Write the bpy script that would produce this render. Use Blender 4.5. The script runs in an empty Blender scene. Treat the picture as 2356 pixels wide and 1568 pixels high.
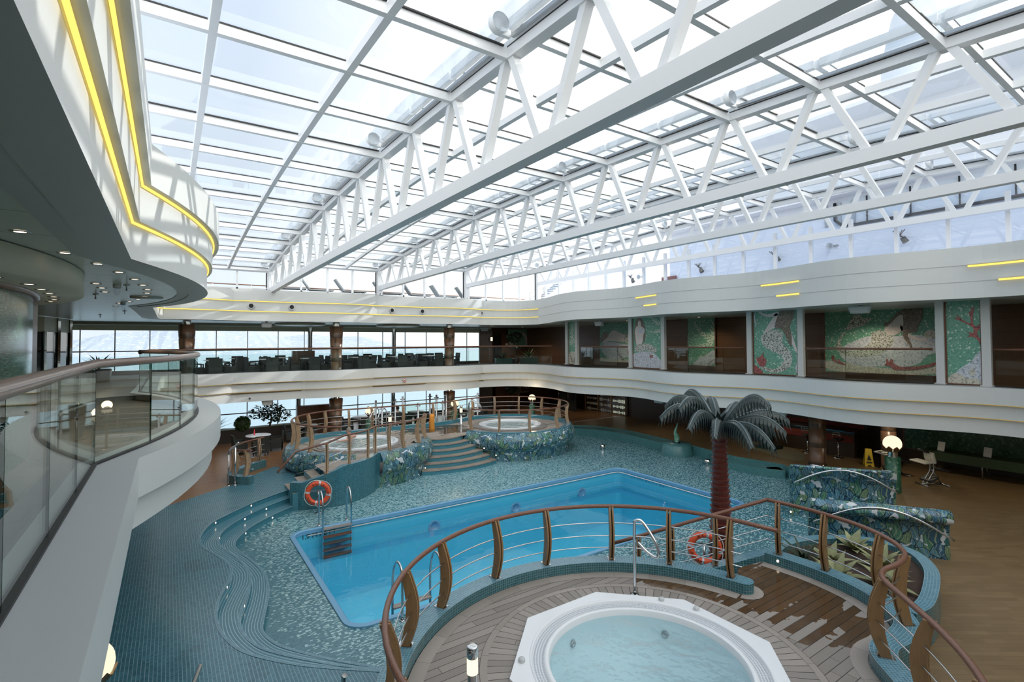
import bpy, bmesh, math, random
from mathutils import Vector, Matrix, Quaternion
random.seed(7)
PI = math.pi
sc = bpy.context.scene
COL = sc.collection

# ------------------------------------------------------------------ materials
MAT = {}
class NT:
    def __init__(s, name):
        m = bpy.data.materials.new(name); m.use_nodes = True
        s.m = m; s.t = m.node_tree; s.n = s.t.nodes; s.l = s.t.links
        s.n.clear(); s.out = s.n.new('ShaderNodeOutputMaterial')
        MAT[name] = m
    def add(s, typ, **kw):
        n = s.n.new(typ)
        for k, v in kw.items():
            if k.startswith('in_'):
                key = k[3:]
                key = int(key) if key.isdigit() else key.replace('_', ' ')
                s.put(n.inputs[key], v)
            else: setattr(n, k, v)
        return n
    def put(s, sock, v):
        if hasattr(v, 'is_output') or isinstance(v, bpy.types.NodeSocket): s.l.new(v, sock)
        else: sock.default_value = v
    def math(s, op, a, b=0.0, c=None, clamp=False):
        n = s.n.new('ShaderNodeMath'); n.operation = op; n.use_clamp = clamp
        s.put(n.inputs[0], a); s.put(n.inputs[1], b)
        if c is not None: s.put(n.inputs[2], c)
        return n.outputs[0]
    def vmath(s, op, a, b=None, scale=None):
        n = s.n.new('ShaderNodeVectorMath'); n.operation = op
        s.put(n.inputs[0], a)
        if b is not None: s.put(n.inputs[1], b)
        if scale is not None: s.put(n.inputs['Scale'], scale)
        return n.outputs[0]
    def mix(s, f, a, b):
        n = s.n.new('ShaderNodeMix'); n.data_type = 'RGBA'
        s.put(n.inputs[0], f); s.put(n.inputs[6], c4(a)); s.put(n.inputs[7], c4(b))
        return n.outputs[2]
    def uv(s): return s.n.new('ShaderNodeUVMap').outputs[0]
    def pos(s): return s.n.new('ShaderNodeNewGeometry').outputs['Position']
    def obj(s): return s.n.new('ShaderNodeTexCoord').outputs['Object']
    def xyz(s, v):
        n = s.n.new('ShaderNodeSeparateXYZ'); s.l.new(v, n.inputs[0]); return n.outputs
    def comb(s, x, y, z=0.0):
        n = s.n.new('ShaderNodeCombineXYZ'); s.put(n.inputs[0], x); s.put(n.inputs[1], y); s.put(n.inputs[2], z); return n.outputs[0]
    def noise(s, v, scale, detail=2.0):
        n = s.n.new('ShaderNodeTexNoise'); s.l.new(v, n.inputs['Vector']); n.inputs['Scale'].default_value = scale; n.inputs['Detail'].default_value = detail
        return n.outputs[0]
    def ramp(s, f, stops, mode='LINEAR'):
        n = s.n.new('ShaderNodeValToRGB'); n.color_ramp.interpolation = mode
        e = n.color_ramp.elements
        while len(e) < len(stops): e.new(0.5)
        for q, (p, c) in zip(e, stops): q.position = p; q.color = c4(c)
        s.put(n.inputs[0], f); return n.outputs[0]
    def bump(s, h, strength=0.3, dist=0.01):
        n = s.n.new('ShaderNodeBump'); n.inputs['Strength'].default_value = strength; n.inputs['Distance'].default_value = dist
        s.l.new(h, n.inputs['Height']); return n.outputs[0]
    def pbr(s, col, rough=0.5, metal=0.0, spec=0.5, normal=None, **kw):
        n = s.n.new('ShaderNodeBsdfPrincipled')
        s.put(n.inputs['Base Color'], c4(col)); s.put(n.inputs['Roughness'], rough); s.put(n.inputs['Metallic'], metal)
        n.inputs['Specular IOR Level'].default_value = spec
        if normal is not None: s.l.new(normal, n.inputs['Normal'])
        for k, v in kw.items(): s.put(n.inputs[k.replace('_', ' ')], v)
        s.l.new(n.outputs[0], s.out.inputs[0]); return n
def c4(c):
    if isinstance(c, (tuple, list)) and len(c) == 3: return (c[0], c[1], c[2], 1.0)
    return c
def plain(name, col, rough=0.5, metal=0.0, spec=0.5, var=0.0):
    t = NT(name)
    if var:
        n = t.noise(t.obj(), 6.0, 3.0)
        col = t.mix(n, tuple(max(0, x*(1-var)) for x in col), tuple(min(1, x*(1+var)) for x in col))
    t.pbr(col, rough, metal, spec)
def glow(name, col, strength):
    t = NT(name); e = t.add('ShaderNodeEmission'); e.inputs[0].default_value = c4(col); e.inputs[1].default_value = strength
    t.l.new(e.outputs[0], t.out.inputs[0])
def glass(name, tint=(0.95, 0.98, 0.97), f0=0.045, rough=0.0, top=0.85):
    t = NT(name)
    lw = t.add('ShaderNodeLayerWeight'); lw.inputs[0].default_value = 0.5
    p = t.math('POWER', lw.outputs['Facing'], 4.0)
    f = t.math('MULTIPLY_ADD', p, top, f0)
    tr = t.add('ShaderNodeBsdfTransparent'); tr.inputs[0].default_value = c4(tint)
    gl = t.add('ShaderNodeBsdfGlossy'); gl.inputs['Roughness'].default_value = rough; gl.inputs[0].default_value = (1, 1, 1, 1)
    mx = t.add('ShaderNodeMixShader'); t.l.new(f, mx.inputs[0]); t.l.new(tr.outputs[0], mx.inputs[1]); t.l.new(gl.outputs[0], mx.inputs[2])
    t.l.new(mx.outputs[0], t.out.inputs[0])
def water(name, tint, bscale, bstr, f0=0.03, top=0.75, dist=0.03, murk=None, murkf=0.0):
    t = NT(name)
    h = t.noise(t.pos(), bscale, 3.0)
    bp = t.bump(h, bstr, dist)
    lw = t.add('ShaderNodeLayerWeight'); lw.inputs[0].default_value = 0.5; t.l.new(bp, lw.inputs['Normal'])
    f = t.math('MULTIPLY_ADD', t.math('POWER', lw.outputs['Facing'], 4.5), top, f0, clamp=True)
    tr = t.add('ShaderNodeBsdfTransparent'); tr.inputs[0].default_value = c4(tint)
    base = tr.outputs[0]
    if murk:
        d = t.add('ShaderNodeBsdfDiffuse'); d.inputs[0].default_value = c4(murk); t.l.new(bp, d.inputs['Normal'])
        m0 = t.add('ShaderNodeMixShader'); m0.inputs[0].default_value = murkf
        t.l.new(base, m0.inputs[1]); t.l.new(d.outputs[0], m0.inputs[2]); base = m0.outputs[0]
    gl = t.add('ShaderNodeBsdfGlossy'); gl.inputs['Roughness'].default_value = 0.02; t.l.new(bp, gl.inputs['Normal'])
    mx = t.add('ShaderNodeMixShader'); t.l.new(f, mx.inputs[0]); t.l.new(base, mx.inputs[1]); t.l.new(gl.outputs[0], mx.inputs[2])
    t.l.new(mx.outputs[0], t.out.inputs[0])

plain('white_panel', (0.66, 0.675, 0.66), 0.35, var=0.02)
plain('ledge_grey', (0.40, 0.43, 0.455), 0.4)  # white ledge toned to grey-blue, shade from the deck above put into its colour
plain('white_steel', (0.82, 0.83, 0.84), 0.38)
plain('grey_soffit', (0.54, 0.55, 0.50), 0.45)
plain('rail_brown', (0.20, 0.135, 0.115), 0.22)
plain('ceiling_grey', (0.58, 0.60, 0.54), 0.3)
plain('cream_ceiling', (0.56, 0.54, 0.40), 0.5)
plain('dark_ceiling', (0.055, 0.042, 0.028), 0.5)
plain('steel', (0.62, 0.63, 0.64), 0.14, 1.0)
plain('dull_steel', (0.42, 0.43, 0.44), 0.3, 1.0)
plain('white_plastic', (0.80, 0.82, 0.84), 0.25)
plain('black', (0.012, 0.012, 0.013), 0.5)
plain('dark_rubber', (0.02, 0.02, 0.022), 0.6)
plain('wicker', (0.025, 0.030, 0.026), 0.6)
plain('table_white', (0.72, 0.73, 0.76), 0.25)
plain('orange_ring', (0.78, 0.10, 0.035), 0.45)
plain('tape_grey', (0.60, 0.62, 0.66), 0.35)
plain('rope_white', (0.72, 0.70, 0.66), 0.7)
plain('palm_leaf_metal', (0.034, 0.052, 0.052), 0.36, 0.2)
plain('palm_rib', (0.13, 0.17, 0.18), 0.3, 0.4)
plain('trunk_red', (0.15, 0.040, 0.030), 0.38, var=0.4)
plain('leaf_dark', (0.020, 0.042, 0.014), 0.5, var=0.4)
plain('leaf_green', (0.05, 0.10, 0.02), 0.5, var=0.4)
plain('leaf_pale', (0.26, 0.27, 0.13), 0.5, var=0.5)
plain('bark', (0.08, 0.05, 0.03), 0.8)
plain('soil', (0.045, 0.025, 0.016), 0.9, var=0.4)
plain('towel_orange', (0.72, 0.27, 0.04), 0.9)
plain('yellow_sign', (0.72, 0.50, 0.03), 0.45)
plain('skin', (0.62, 0.34, 0.25), 0.5)
plain('skin_light', (0.72, 0.44, 0.34), 0.5)
plain('hair_grey', (0.25, 0.22, 0.19), 0.7, var=0.3)
plain('hair_dark', (0.03, 0.02, 0.015), 0.6)
plain('shirt', (0.06, 0.06, 0.07), 0.8)
plain('brass', (0.62, 0.44, 0.16), 0.28, 1.0)
plain('bronze_leaf', (0.22, 0.13, 0.06), 0.35, 0.8)
plain('vinyl_cream', (0.62, 0.60, 0.52), 0.45)
plain('frame_grey', (0.55, 0.57, 0.57), 0.4)
plain('chrome', (0.75, 0.75, 0.74), 0.06, 1.0)
plain('dark_glass', (0.02, 0.03, 0.035), 0.05, 0.0, 0.9)
plain('paper', (0.75, 0.75, 0.72), 0.7)
plain('red_cloth', (0.16, 0.02, 0.012), 0.7)
plain('flag_red', (0.75, 0.06, 0.06), 0.7)
plain('flag_yellow', (0.85, 0.62, 0.05), 0.7)
plain('deck_white', (0.80, 0.82, 0.86), 0.5)
plain('sand_tile', (0.15, 0.14, 0.085), 0.6, var=0.2)
plain('bronze_green', (0.03, 0.07, 0.055), 0.4, 0.5)
plain('lounger_cloth', (0.36, 0.39, 0.40), 0.7)
plain('slipper', (0.015, 0.015, 0.017), 0.7)
plain('door_brown', (0.16, 0.07, 0.03), 0.4)
plain('pot_dark', (0.03, 0.022, 0.018), 0.4)
glow('led_gold', (1.0, 0.72, 0.16), 1.1)
glow('led_dim', (1.0, 0.72, 0.25), 0.30)
glow('lamp_warm', (1.0, 0.86, 0.58), 1.15)
glow('globe_glow', (1.0, 0.85, 0.60), 0.95)
glow('spot_glow', (1.0, 0.82, 0.6), 4.0)
glow('step_glow', (1.0, 0.80, 0.58), 5.0)
glow('green_led', (0.45, 1.0, 0.3), 1.2)
glow('shop_glow', (0.75, 0.80, 0.60), 0.28)
glass('roof_glass', (0.95, 0.975, 0.985), 0.03, top=0.5)
glass('rail_glass', (0.92, 0.962, 0.94), 0.02, top=0.65)
glass('glass_edge', (0.10, 0.22, 0.18), 0.06)
glass('window_glass', (0.97, 0.985, 0.99), 0.03, top=0.4)
glass('frost_tube', (0.93, 0.955, 0.98), 0.05, 0.25, top=0.3)
glass('blue_pane', (0.80, 0.88, 1.0), 0.10, top=0.5)
water('pool_water', (0.88, 0.97, 1.0), 1.2, 0.22, 0.02, 0.75, 0.05)
water('tub_water', (0.78, 0.94, 0.97), 2.6, 1.0, 0.05, 0.8, 0.2, (0.45, 0.70, 0.76), 0.14)
water('sea_water', (0.5, 0.6, 0.7), 0.05, 0.5, 0.05, 0.30, 1.0, (0.36, 0.49, 0.56), 0.9)
plain('pool_blue', (0.10, 0.54, 0.72), 0.35)
plain('pool_blue_dark', (0.05, 0.34, 0.55), 0.35)
plain('pool_rim', (0.17, 0.38, 0.58), 0.3)

def planks(name, a, b, seam, width, length, rough=0.5, angle=0.0, wet=0.0, gap=0.06, spots=()):
    t = NT(name)
    v = t.uv()
    if angle:
        n = t.add('ShaderNodeVectorRotate'); n.rotation_type = 'Z_AXIS'; t.l.new(v, n.inputs[0]); n.inputs['Angle'].default_value = angle; v = n.outputs[0]
    o = t.xyz(v)
    y = t.math('DIVIDE', o[1], width); row = t.math('FLOOR', y); fy = t.math('FRACT', y)
    w1 = t.add('ShaderNodeTexWhiteNoise'); w1.noise_dimensions = '1D'; t.l.new(row, w1.inputs['W'])
    x = t.math('ADD', t.math('DIVIDE', o[0], length), w1.outputs[0]); cx = t.math('FLOOR', x); fx = t.math('FRACT', x)
    w2 = t.add('ShaderNodeTexWhiteNoise'); w2.noise_dimensions = '2D'; t.l.new(t.comb(cx, row), w2.inputs['Vector'])
    gr = t.noise(t.comb(t.math('MULTIPLY', o[0], 3.0), t.math('MULTIPLY', o[1], 60.0)), 1.0, 3.0)
    f = t.math('ADD', t.math('MULTIPLY', w2.outputs[0], 0.65), t.math('MULTIPLY', gr, 0.4), clamp=True)
    c = t.mix(f, a, b)
    sm = t.math('MAXIMUM', t.math('LESS_THAN', fy, gap), t.math('LESS_THAN', fx, gap*width/length*0.6))
    r = rough
    if wet:
        wf = 0.0; jn = t.math('MULTIPLY_ADD', t.noise(t.pos(), 1.6, 4.0), 1.4, -0.7); rn = t.math('MULTIPLY_ADD', w2.outputs[0], 0.7, -0.35)
        for (cx_, cy_, rr_) in spots:
            d = t.vmath('DISTANCE', t.vmath('MULTIPLY', t.pos(), (1, 1, 0)), (cx_, cy_, 0)); d = [q for q in d.node.outputs if q.name == 'Value'][0]
            wf = t.math('MAXIMUM', wf, t.math('LESS_THAN', t.math('ADD', t.math('DIVIDE', d, rr_), t.math('ADD', jn, rn)), 0.85))
        c = t.mix(wf, c, t.mix(f, (0.075, 0.042, 0.022), (0.13, 0.072, 0.034)))
        r = t.math('SUBTRACT', rough, t.math('MULTIPLY', wf, rough-0.12))
    c = t.mix(sm, c, seam)
    t.pbr(c, r, normal=t.bump(sm, -0.4, 0.004))
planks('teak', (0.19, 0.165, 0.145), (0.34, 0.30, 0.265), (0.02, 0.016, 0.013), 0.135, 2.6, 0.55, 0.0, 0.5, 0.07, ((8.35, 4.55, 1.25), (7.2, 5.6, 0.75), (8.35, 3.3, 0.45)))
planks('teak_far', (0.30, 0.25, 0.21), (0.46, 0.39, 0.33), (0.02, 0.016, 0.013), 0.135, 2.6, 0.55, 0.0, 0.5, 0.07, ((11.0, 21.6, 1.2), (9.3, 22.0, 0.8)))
planks('teak_trim', (0.25, 0.215, 0.185), (0.36, 0.315, 0.28), (0.02, 0.016, 0.013), 0.5, 0.62, 0.5, 0, 0, 0.012)
planks('teak_radial', (0.205, 0.18, 0.16), (0.35, 0.31, 0.275), (0.02, 0.016, 0.013), 0.125, 3.0, 0.55, 0, 0, 0.08)
planks('teak_tread', (0.26, 0.21, 0.17), (0.36, 0.30, 0.245), (0.03, 0.022, 0.017), 0.6, 0.5, 0.5, 0, 0, 0.02)
planks('parquet', (0.165, 0.105, 0.046), (0.245, 0.16, 0.078), (0.11, 0.068, 0.032), 0.11, 0.34, 0.33, 0.62, 0, 0.04)
planks('deck_wood', (0.20, 0.095, 0.04), (0.28, 0.145, 0.065), (0.12, 0.06, 0.03), 0.11, 1.8, 0.28, 0.0, 0, 0.05)
planks('wood_wall', (0.12, 0.058, 0.03), (0.165, 0.082, 0.043), (0.05, 0.025, 0.014), 0.42, 4.0, 0.3, 0, 0, 0.02)
planks('wood_dark', (0.032, 0.018, 0.009), (0.05, 0.028, 0.014), (0.02, 0.01, 0.006), 0.6, 3.0, 0.35, 0, 0, 0.02)
planks('column_wood', (0.15, 0.082, 0.045), (0.20, 0.11, 0.065), (0.08, 0.05, 0.03), 3.0, 3.0, 0.32)
planks('gallery_carpet', (0.115, 0.11, 0.105), (0.15, 0.14, 0.13), (0.09, 0.085, 0.08), 0.5, 0.5, 0.7)
planks('ceiling_planks', (0.64, 0.655, 0.56), (0.68, 0.695, 0.60), (0.12, 0.12, 0.11), 1.05, 60.0, 0.28, 0.0, 0, 0.014)
def grain(name, a, b, rough=0.35):
    t = NT(name)
    o = t.xyz(t.obj())
    n = t.noise(t.comb(t.math('MULTIPLY', o[0], 14.0), t.math('MULTIPLY', o[1], 14.0), t.math('MULTIPLY', o[2], 3.0)), 2.0, 4.0)
    t.pbr(t.mix(n, a, b), rough)
grain('rail_wood', (0.13, 0.052, 0.032), (0.22, 0.10, 0.06), 0.28)
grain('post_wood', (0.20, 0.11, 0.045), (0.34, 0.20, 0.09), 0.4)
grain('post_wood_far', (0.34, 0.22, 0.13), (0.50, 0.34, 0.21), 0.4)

def tiles(name, cols, grout, size=0.025, line=0.13, rough=0.25, line_v=None, patch=0.0):
    """small square mosaic in metres of UV; grout line share of a tile"""
    t = NT(name)
    o = t.xyz(t.uv())
    x = t.math('DIVIDE', o[0], size); y = t.math('DIVIDE', o[1], size)
    w = t.add('ShaderNodeTexWhiteNoise'); w.noise_dimensions = '2D'; t.l.new(t.comb(t.math('FLOOR', x), t.math('FLOOR', y)), w.inputs['Vector'])
    n = len(cols); c = t.ramp(w.outputs[0], [(i/n, cc) for i, cc in enumerate(cols)], 'CONSTANT')
    g = t.math('MAXIMUM', t.math('LESS_THAN', t.math('FRACT', x), line), t.math('LESS_THAN', t.math('FRACT', y), line if line_v is None else line_v))
    if patch:
        pn = t.noise(t.pos(), 1.3, 4.0)
        c = t.mix(t.math('MULTIPLY', t.math('GREATER_THAN', pn, 0.6), patch), c, (0.012, 0.035, 0.045))
    t.pbr(t.mix(g, c, grout), rough, spec=0.5)
tiles('walk_tile', [(0.050, 0.165, 0.215), (0.06, 0.185, 0.24), (0.044, 0.145, 0.19)], (0.22, 0.35, 0.40), 0.05, 0.15, 0.22, 0.05, 0.22)
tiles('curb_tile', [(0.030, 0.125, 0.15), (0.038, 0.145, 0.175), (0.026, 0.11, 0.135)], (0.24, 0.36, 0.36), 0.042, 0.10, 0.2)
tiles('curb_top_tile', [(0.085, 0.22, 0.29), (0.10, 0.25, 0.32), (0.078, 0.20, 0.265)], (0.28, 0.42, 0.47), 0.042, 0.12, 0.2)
tiles('wall_tile', [(0.034, 0.145, 0.185), (0.040, 0.165, 0.21), (0.030, 0.125, 0.165)], (0.11, 0.24, 0.26), 0.05, 0.12, 0.22)
tiles('step_riser_tile', [(0.05, 0.20, 0.27), (0.056, 0.22, 0.30)], (0.08, 0.26, 0.30), 0.05, 0.1, 0.2)
tiles('step_tread_tile', [(0.055, 0.17, 0.22), (0.06, 0.18, 0.235)], (0.30, 0.48, 0.54), 0.05, 0.02, 0.2, 0.20)
tiles('bench_tile', [(0.06, 0.19, 0.195), (0.08, 0.22, 0.225), (0.10, 0.26, 0.265)], (0.08, 0.20, 0.21), 0.03, 0.1, 0.3)

def pool_floor_mat():
    t = NT('pool_floor_tile')
    p = t.pos(); o = t.xyz(p)
    # two tile lattices, the tiles are 5 x 2.5 cm and lie at 45 degrees to the pool on the left
    x = t.math('DIVIDE', o[0], 0.052); y = t.math('DIVIDE', o[1], 0.026)
    w = t.add('ShaderNodeTexWhiteNoise'); w.noise_dimensions = '2D'; t.l.new(t.comb(t.math('FLOOR', x), t.math('FLOOR', y)), w.inputs['Vector'])
    # share of pale tiles grows from the steps towards the pool
    du = t.math('MULTIPLY_ADD', o[0], 0.50, -0.70, clamp=True)
    ds = t.math('MULTIPLY_ADD', o[1], 0.33, -2.35, clamp=True)
    sh = t.math('MULTIPLY', t.math('MULTIPLY', du, t.math('MULTIPLY_ADD', ds, 0.75, 0.25)), 0.62)
    back = t.math('SUBTRACT', 1.0, t.math('MULTIPLY_ADD', o[0], 0.11, -1.50, clamp=True))
    sh = t.math('MULTIPLY', sh, t.math('MULTIPLY_ADD', back, 0.7, 0.3))
    pale = t.math('LESS_THAN', w.outputs[0], sh)
    w2 = t.add('ShaderNodeTexWhiteNoise'); w2.noise_dimensions = '2D'; t.l.new(t.comb(t.math('FLOOR', y), t.math('FLOOR', x)), w2.inputs['Vector'])
    dark = t.mix(w2.outputs[0], (0.035, 0.135, 0.175), (0.075, 0.215, 0.265))
    light = t.mix(w2.outputs[0], (0.25, 0.46, 0.49), (0.43, 0.64, 0.67))
    c = t.mix(pale, dark, light)
    g = t.math('MAXIMUM', t.math('LESS_THAN', t.math('FRACT', x), 0.10), t.math('LESS_THAN', t.math('FRACT', y), 0.10))
    t.pbr(t.mix(g, c, (0.10, 0.22, 0.24)), 0.22)
pool_floor_mat()

def leaf_mosaic():
    t = NT('leaf_mosaic')
    v = t.uv()
    nv = t.add('ShaderNodeTexNoise'); t.l.new(v, nv.inputs['Vector']); nv.inputs['Scale'].default_value = 2.5
    v2 = t.vmath('ADD', v, t.vmath('SCALE', t.vmath('SUBTRACT', nv.outputs[1], (0.5, 0.5, 0.5)), scale=0.28))
    mp = t.add('ShaderNodeMapping'); t.l.new(v2, mp.inputs[0]); mp.inputs['Rotation'].default_value = (0, 0, 0.5); mp.inputs['Scale'].default_value = (2.1, 1.25, 1)
    vo = t.add('ShaderNodeTexVoronoi'); vo.inputs['Scale'].default_value = 3.3; t.l.new(mp.outputs[0], vo.inputs['Vector'])
    ve = t.add('ShaderNodeTexVoronoi'); ve.feature = 'DISTANCE_TO_EDGE'; ve.inputs['Scale'].default_value = 3.3; t.l.new(mp.outputs[0], ve.inputs['Vector'])
    cs = t.add('ShaderNodeSeparateColor'); t.l.new(vo.outputs['Color'], cs.inputs[0])
    base = t.ramp(cs.outputs[0], [(0, (0.06, 0.20, 0.30)), (0.22, (0.08, 0.24, 0.15)), (0.40, (0.11, 0.29, 0.38)), (0.55, (0.045, 0.13, 0.21)), (0.70, (0.17, 0.27, 0.14)), (0.80, (0.09, 0.24, 0.34)), (0.92, (0.05, 0.20, 0.17))], 'CONSTANT')
    # veins inside each leaf
    wv = t.add('ShaderNodeTexWave'); t.l.new(v2, wv.inputs[0]); wv.inputs['Scale'].default_value = 5.0; wv.inputs['Distortion'].default_value = 7.0; wv.inputs['Detail'].default_value = 1.0
    c = t.mix(t.math('GREATER_THAN', wv.outputs[1], 0.86), base, t.ramp(cs.outputs[1], [(0, (0.30, 0.40, 0.25)), (0.5, (0.30, 0.45, 0.52)), (0.8, (0.02, 0.06, 0.09))], 'CONSTANT'))
    vs = t.add('ShaderNodeTexVoronoi'); vs.inputs['Scale'].default_value = 38.0; t.l.new(v, vs.inputs['Vector'])
    ss = t.add('ShaderNodeSeparateColor'); t.l.new(vs.outputs['Color'], ss.inputs[0])
    c = t.mix(t.math('MULTIPLY', ss.outputs[0], 0.5), c, (0.03, 0.07, 0.09))
    c = t.mix(t.math('LESS_THAN', ve.outputs[0], 0.03), c, (0.015, 0.035, 0.05))
    # white petals between leaves
    big = t.add('ShaderNodeTexVoronoi'); big.feature = 'DISTANCE_TO_EDGE'; big.inputs['Scale'].default_value = 3.2; t.l.new(v2, big.inputs['Vector'])
    pn = t.noise(v, 4.5, 1.0)
    c = t.mix(t.math('MULTIPLY', t.math('LESS_THAN', big.outputs[0], 0.10), t.math('GREATER_THAN', pn, 0.61)), c, (0.58, 0.62, 0.65))
    t.pbr(c, 0.22)
leaf_mosaic()
def specks(name, a, b, speck, scale, share, rough=0.3):
    t = NT(name)
    vo = t.add('ShaderNodeTexVoronoi'); vo.inputs['Scale'].default_value = scale; t.l.new(t.uv(), vo.inputs['Vector'])
    s = t.add('ShaderNodeSeparateColor'); t.l.new(vo.outputs['Color'], s.inputs[0])
    c = t.mix(s.outputs[0], a, b)
    t.pbr(t.mix(t.math('LESS_THAN', s.outputs[1], share), c, speck), rough)
specks('sea_mosaic', (0.12, 0.33, 0.235), (0.22, 0.47, 0.35), (0.62, 0.74, 0.64), 26, 0.07)
specks('flesh_mosaic', (0.66, 0.57, 0.54), (0.82, 0.75, 0.71), (0.85, 0.8, 0.78), 34, 0.2)
specks('hair_mosaic', (0.12, 0.095, 0.07), (0.26, 0.21, 0.165), (0.38, 0.32, 0.26), 40, 0.2)
specks('tail_mosaic', (0.45, 0.48, 0.43), (0.74, 0.75, 0.68), (0.16, 0.16, 0.15), 30, 0.25)
specks('rock_mosaic', (0.52, 0.56, 0.62), (0.74, 0.77, 0.82), (0.36, 0.4, 0.46), 26, 0.15)
specks('coral_mosaic', (0.32, 0.09, 0.09), (0.48, 0.17, 0.15), (0.16, 0.05, 0.05), 34, 0.2)
specks('frond_mosaic', (0.55, 0.66, 0.56), (0.78, 0.82, 0.70), (0.2, 0.32, 0.24), 34, 0.2)
specks('sand_mosaic', (0.58, 0.56, 0.46), (0.74, 0.71, 0.6), (0.4, 0.38, 0.32), 30, 0.2)
specks('green_marble', (0.015, 0.07, 0.035), (0.035, 0.13, 0.07), (0.10, 0.2, 0.13), 14, 0.1)
specks('hill_mat', (0.36, 0.42, 0.50), (0.40, 0.46, 0.54), (0.62, 0.65, 0.68), 0.22, 0.07, 1.0)  # distance haze is put into the pale blue of the hills
plain('house_far', (0.95, 0.95, 0.95), 1.0)
def drum_mosaic():
    t = NT('drum_mosaic')
    o = t.xyz(t.uv())
    x = t.math('DIVIDE', o[0], 0.06); y = t.math('DIVIDE', o[1], 0.02)
    w = t.add('ShaderNodeTexWhiteNoise'); w.noise_dimensions = '2D'; t.l.new(t.comb(t.math('FLOOR', x), t.math('FLOOR', y)), w.inputs['Vector'])
    c = t.mix(w.outputs[0], (0.03, 0.11, 0.075), (0.11, 0.22, 0.16))
    g = t.math('LESS_THAN', t.math('FRACT', y), 0.22)
    nz = t.bump(t.math('MULTIPLY', w.outputs[0], t.math('GREATER_THAN', w.outputs[0], 0.1)), 0.45, 0.012)
    t.pbr(t.mix(g, c, (0.02, 0.05, 0.035)), 0.16, spec=0.7, normal=nz)
drum_mosaic()

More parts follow.
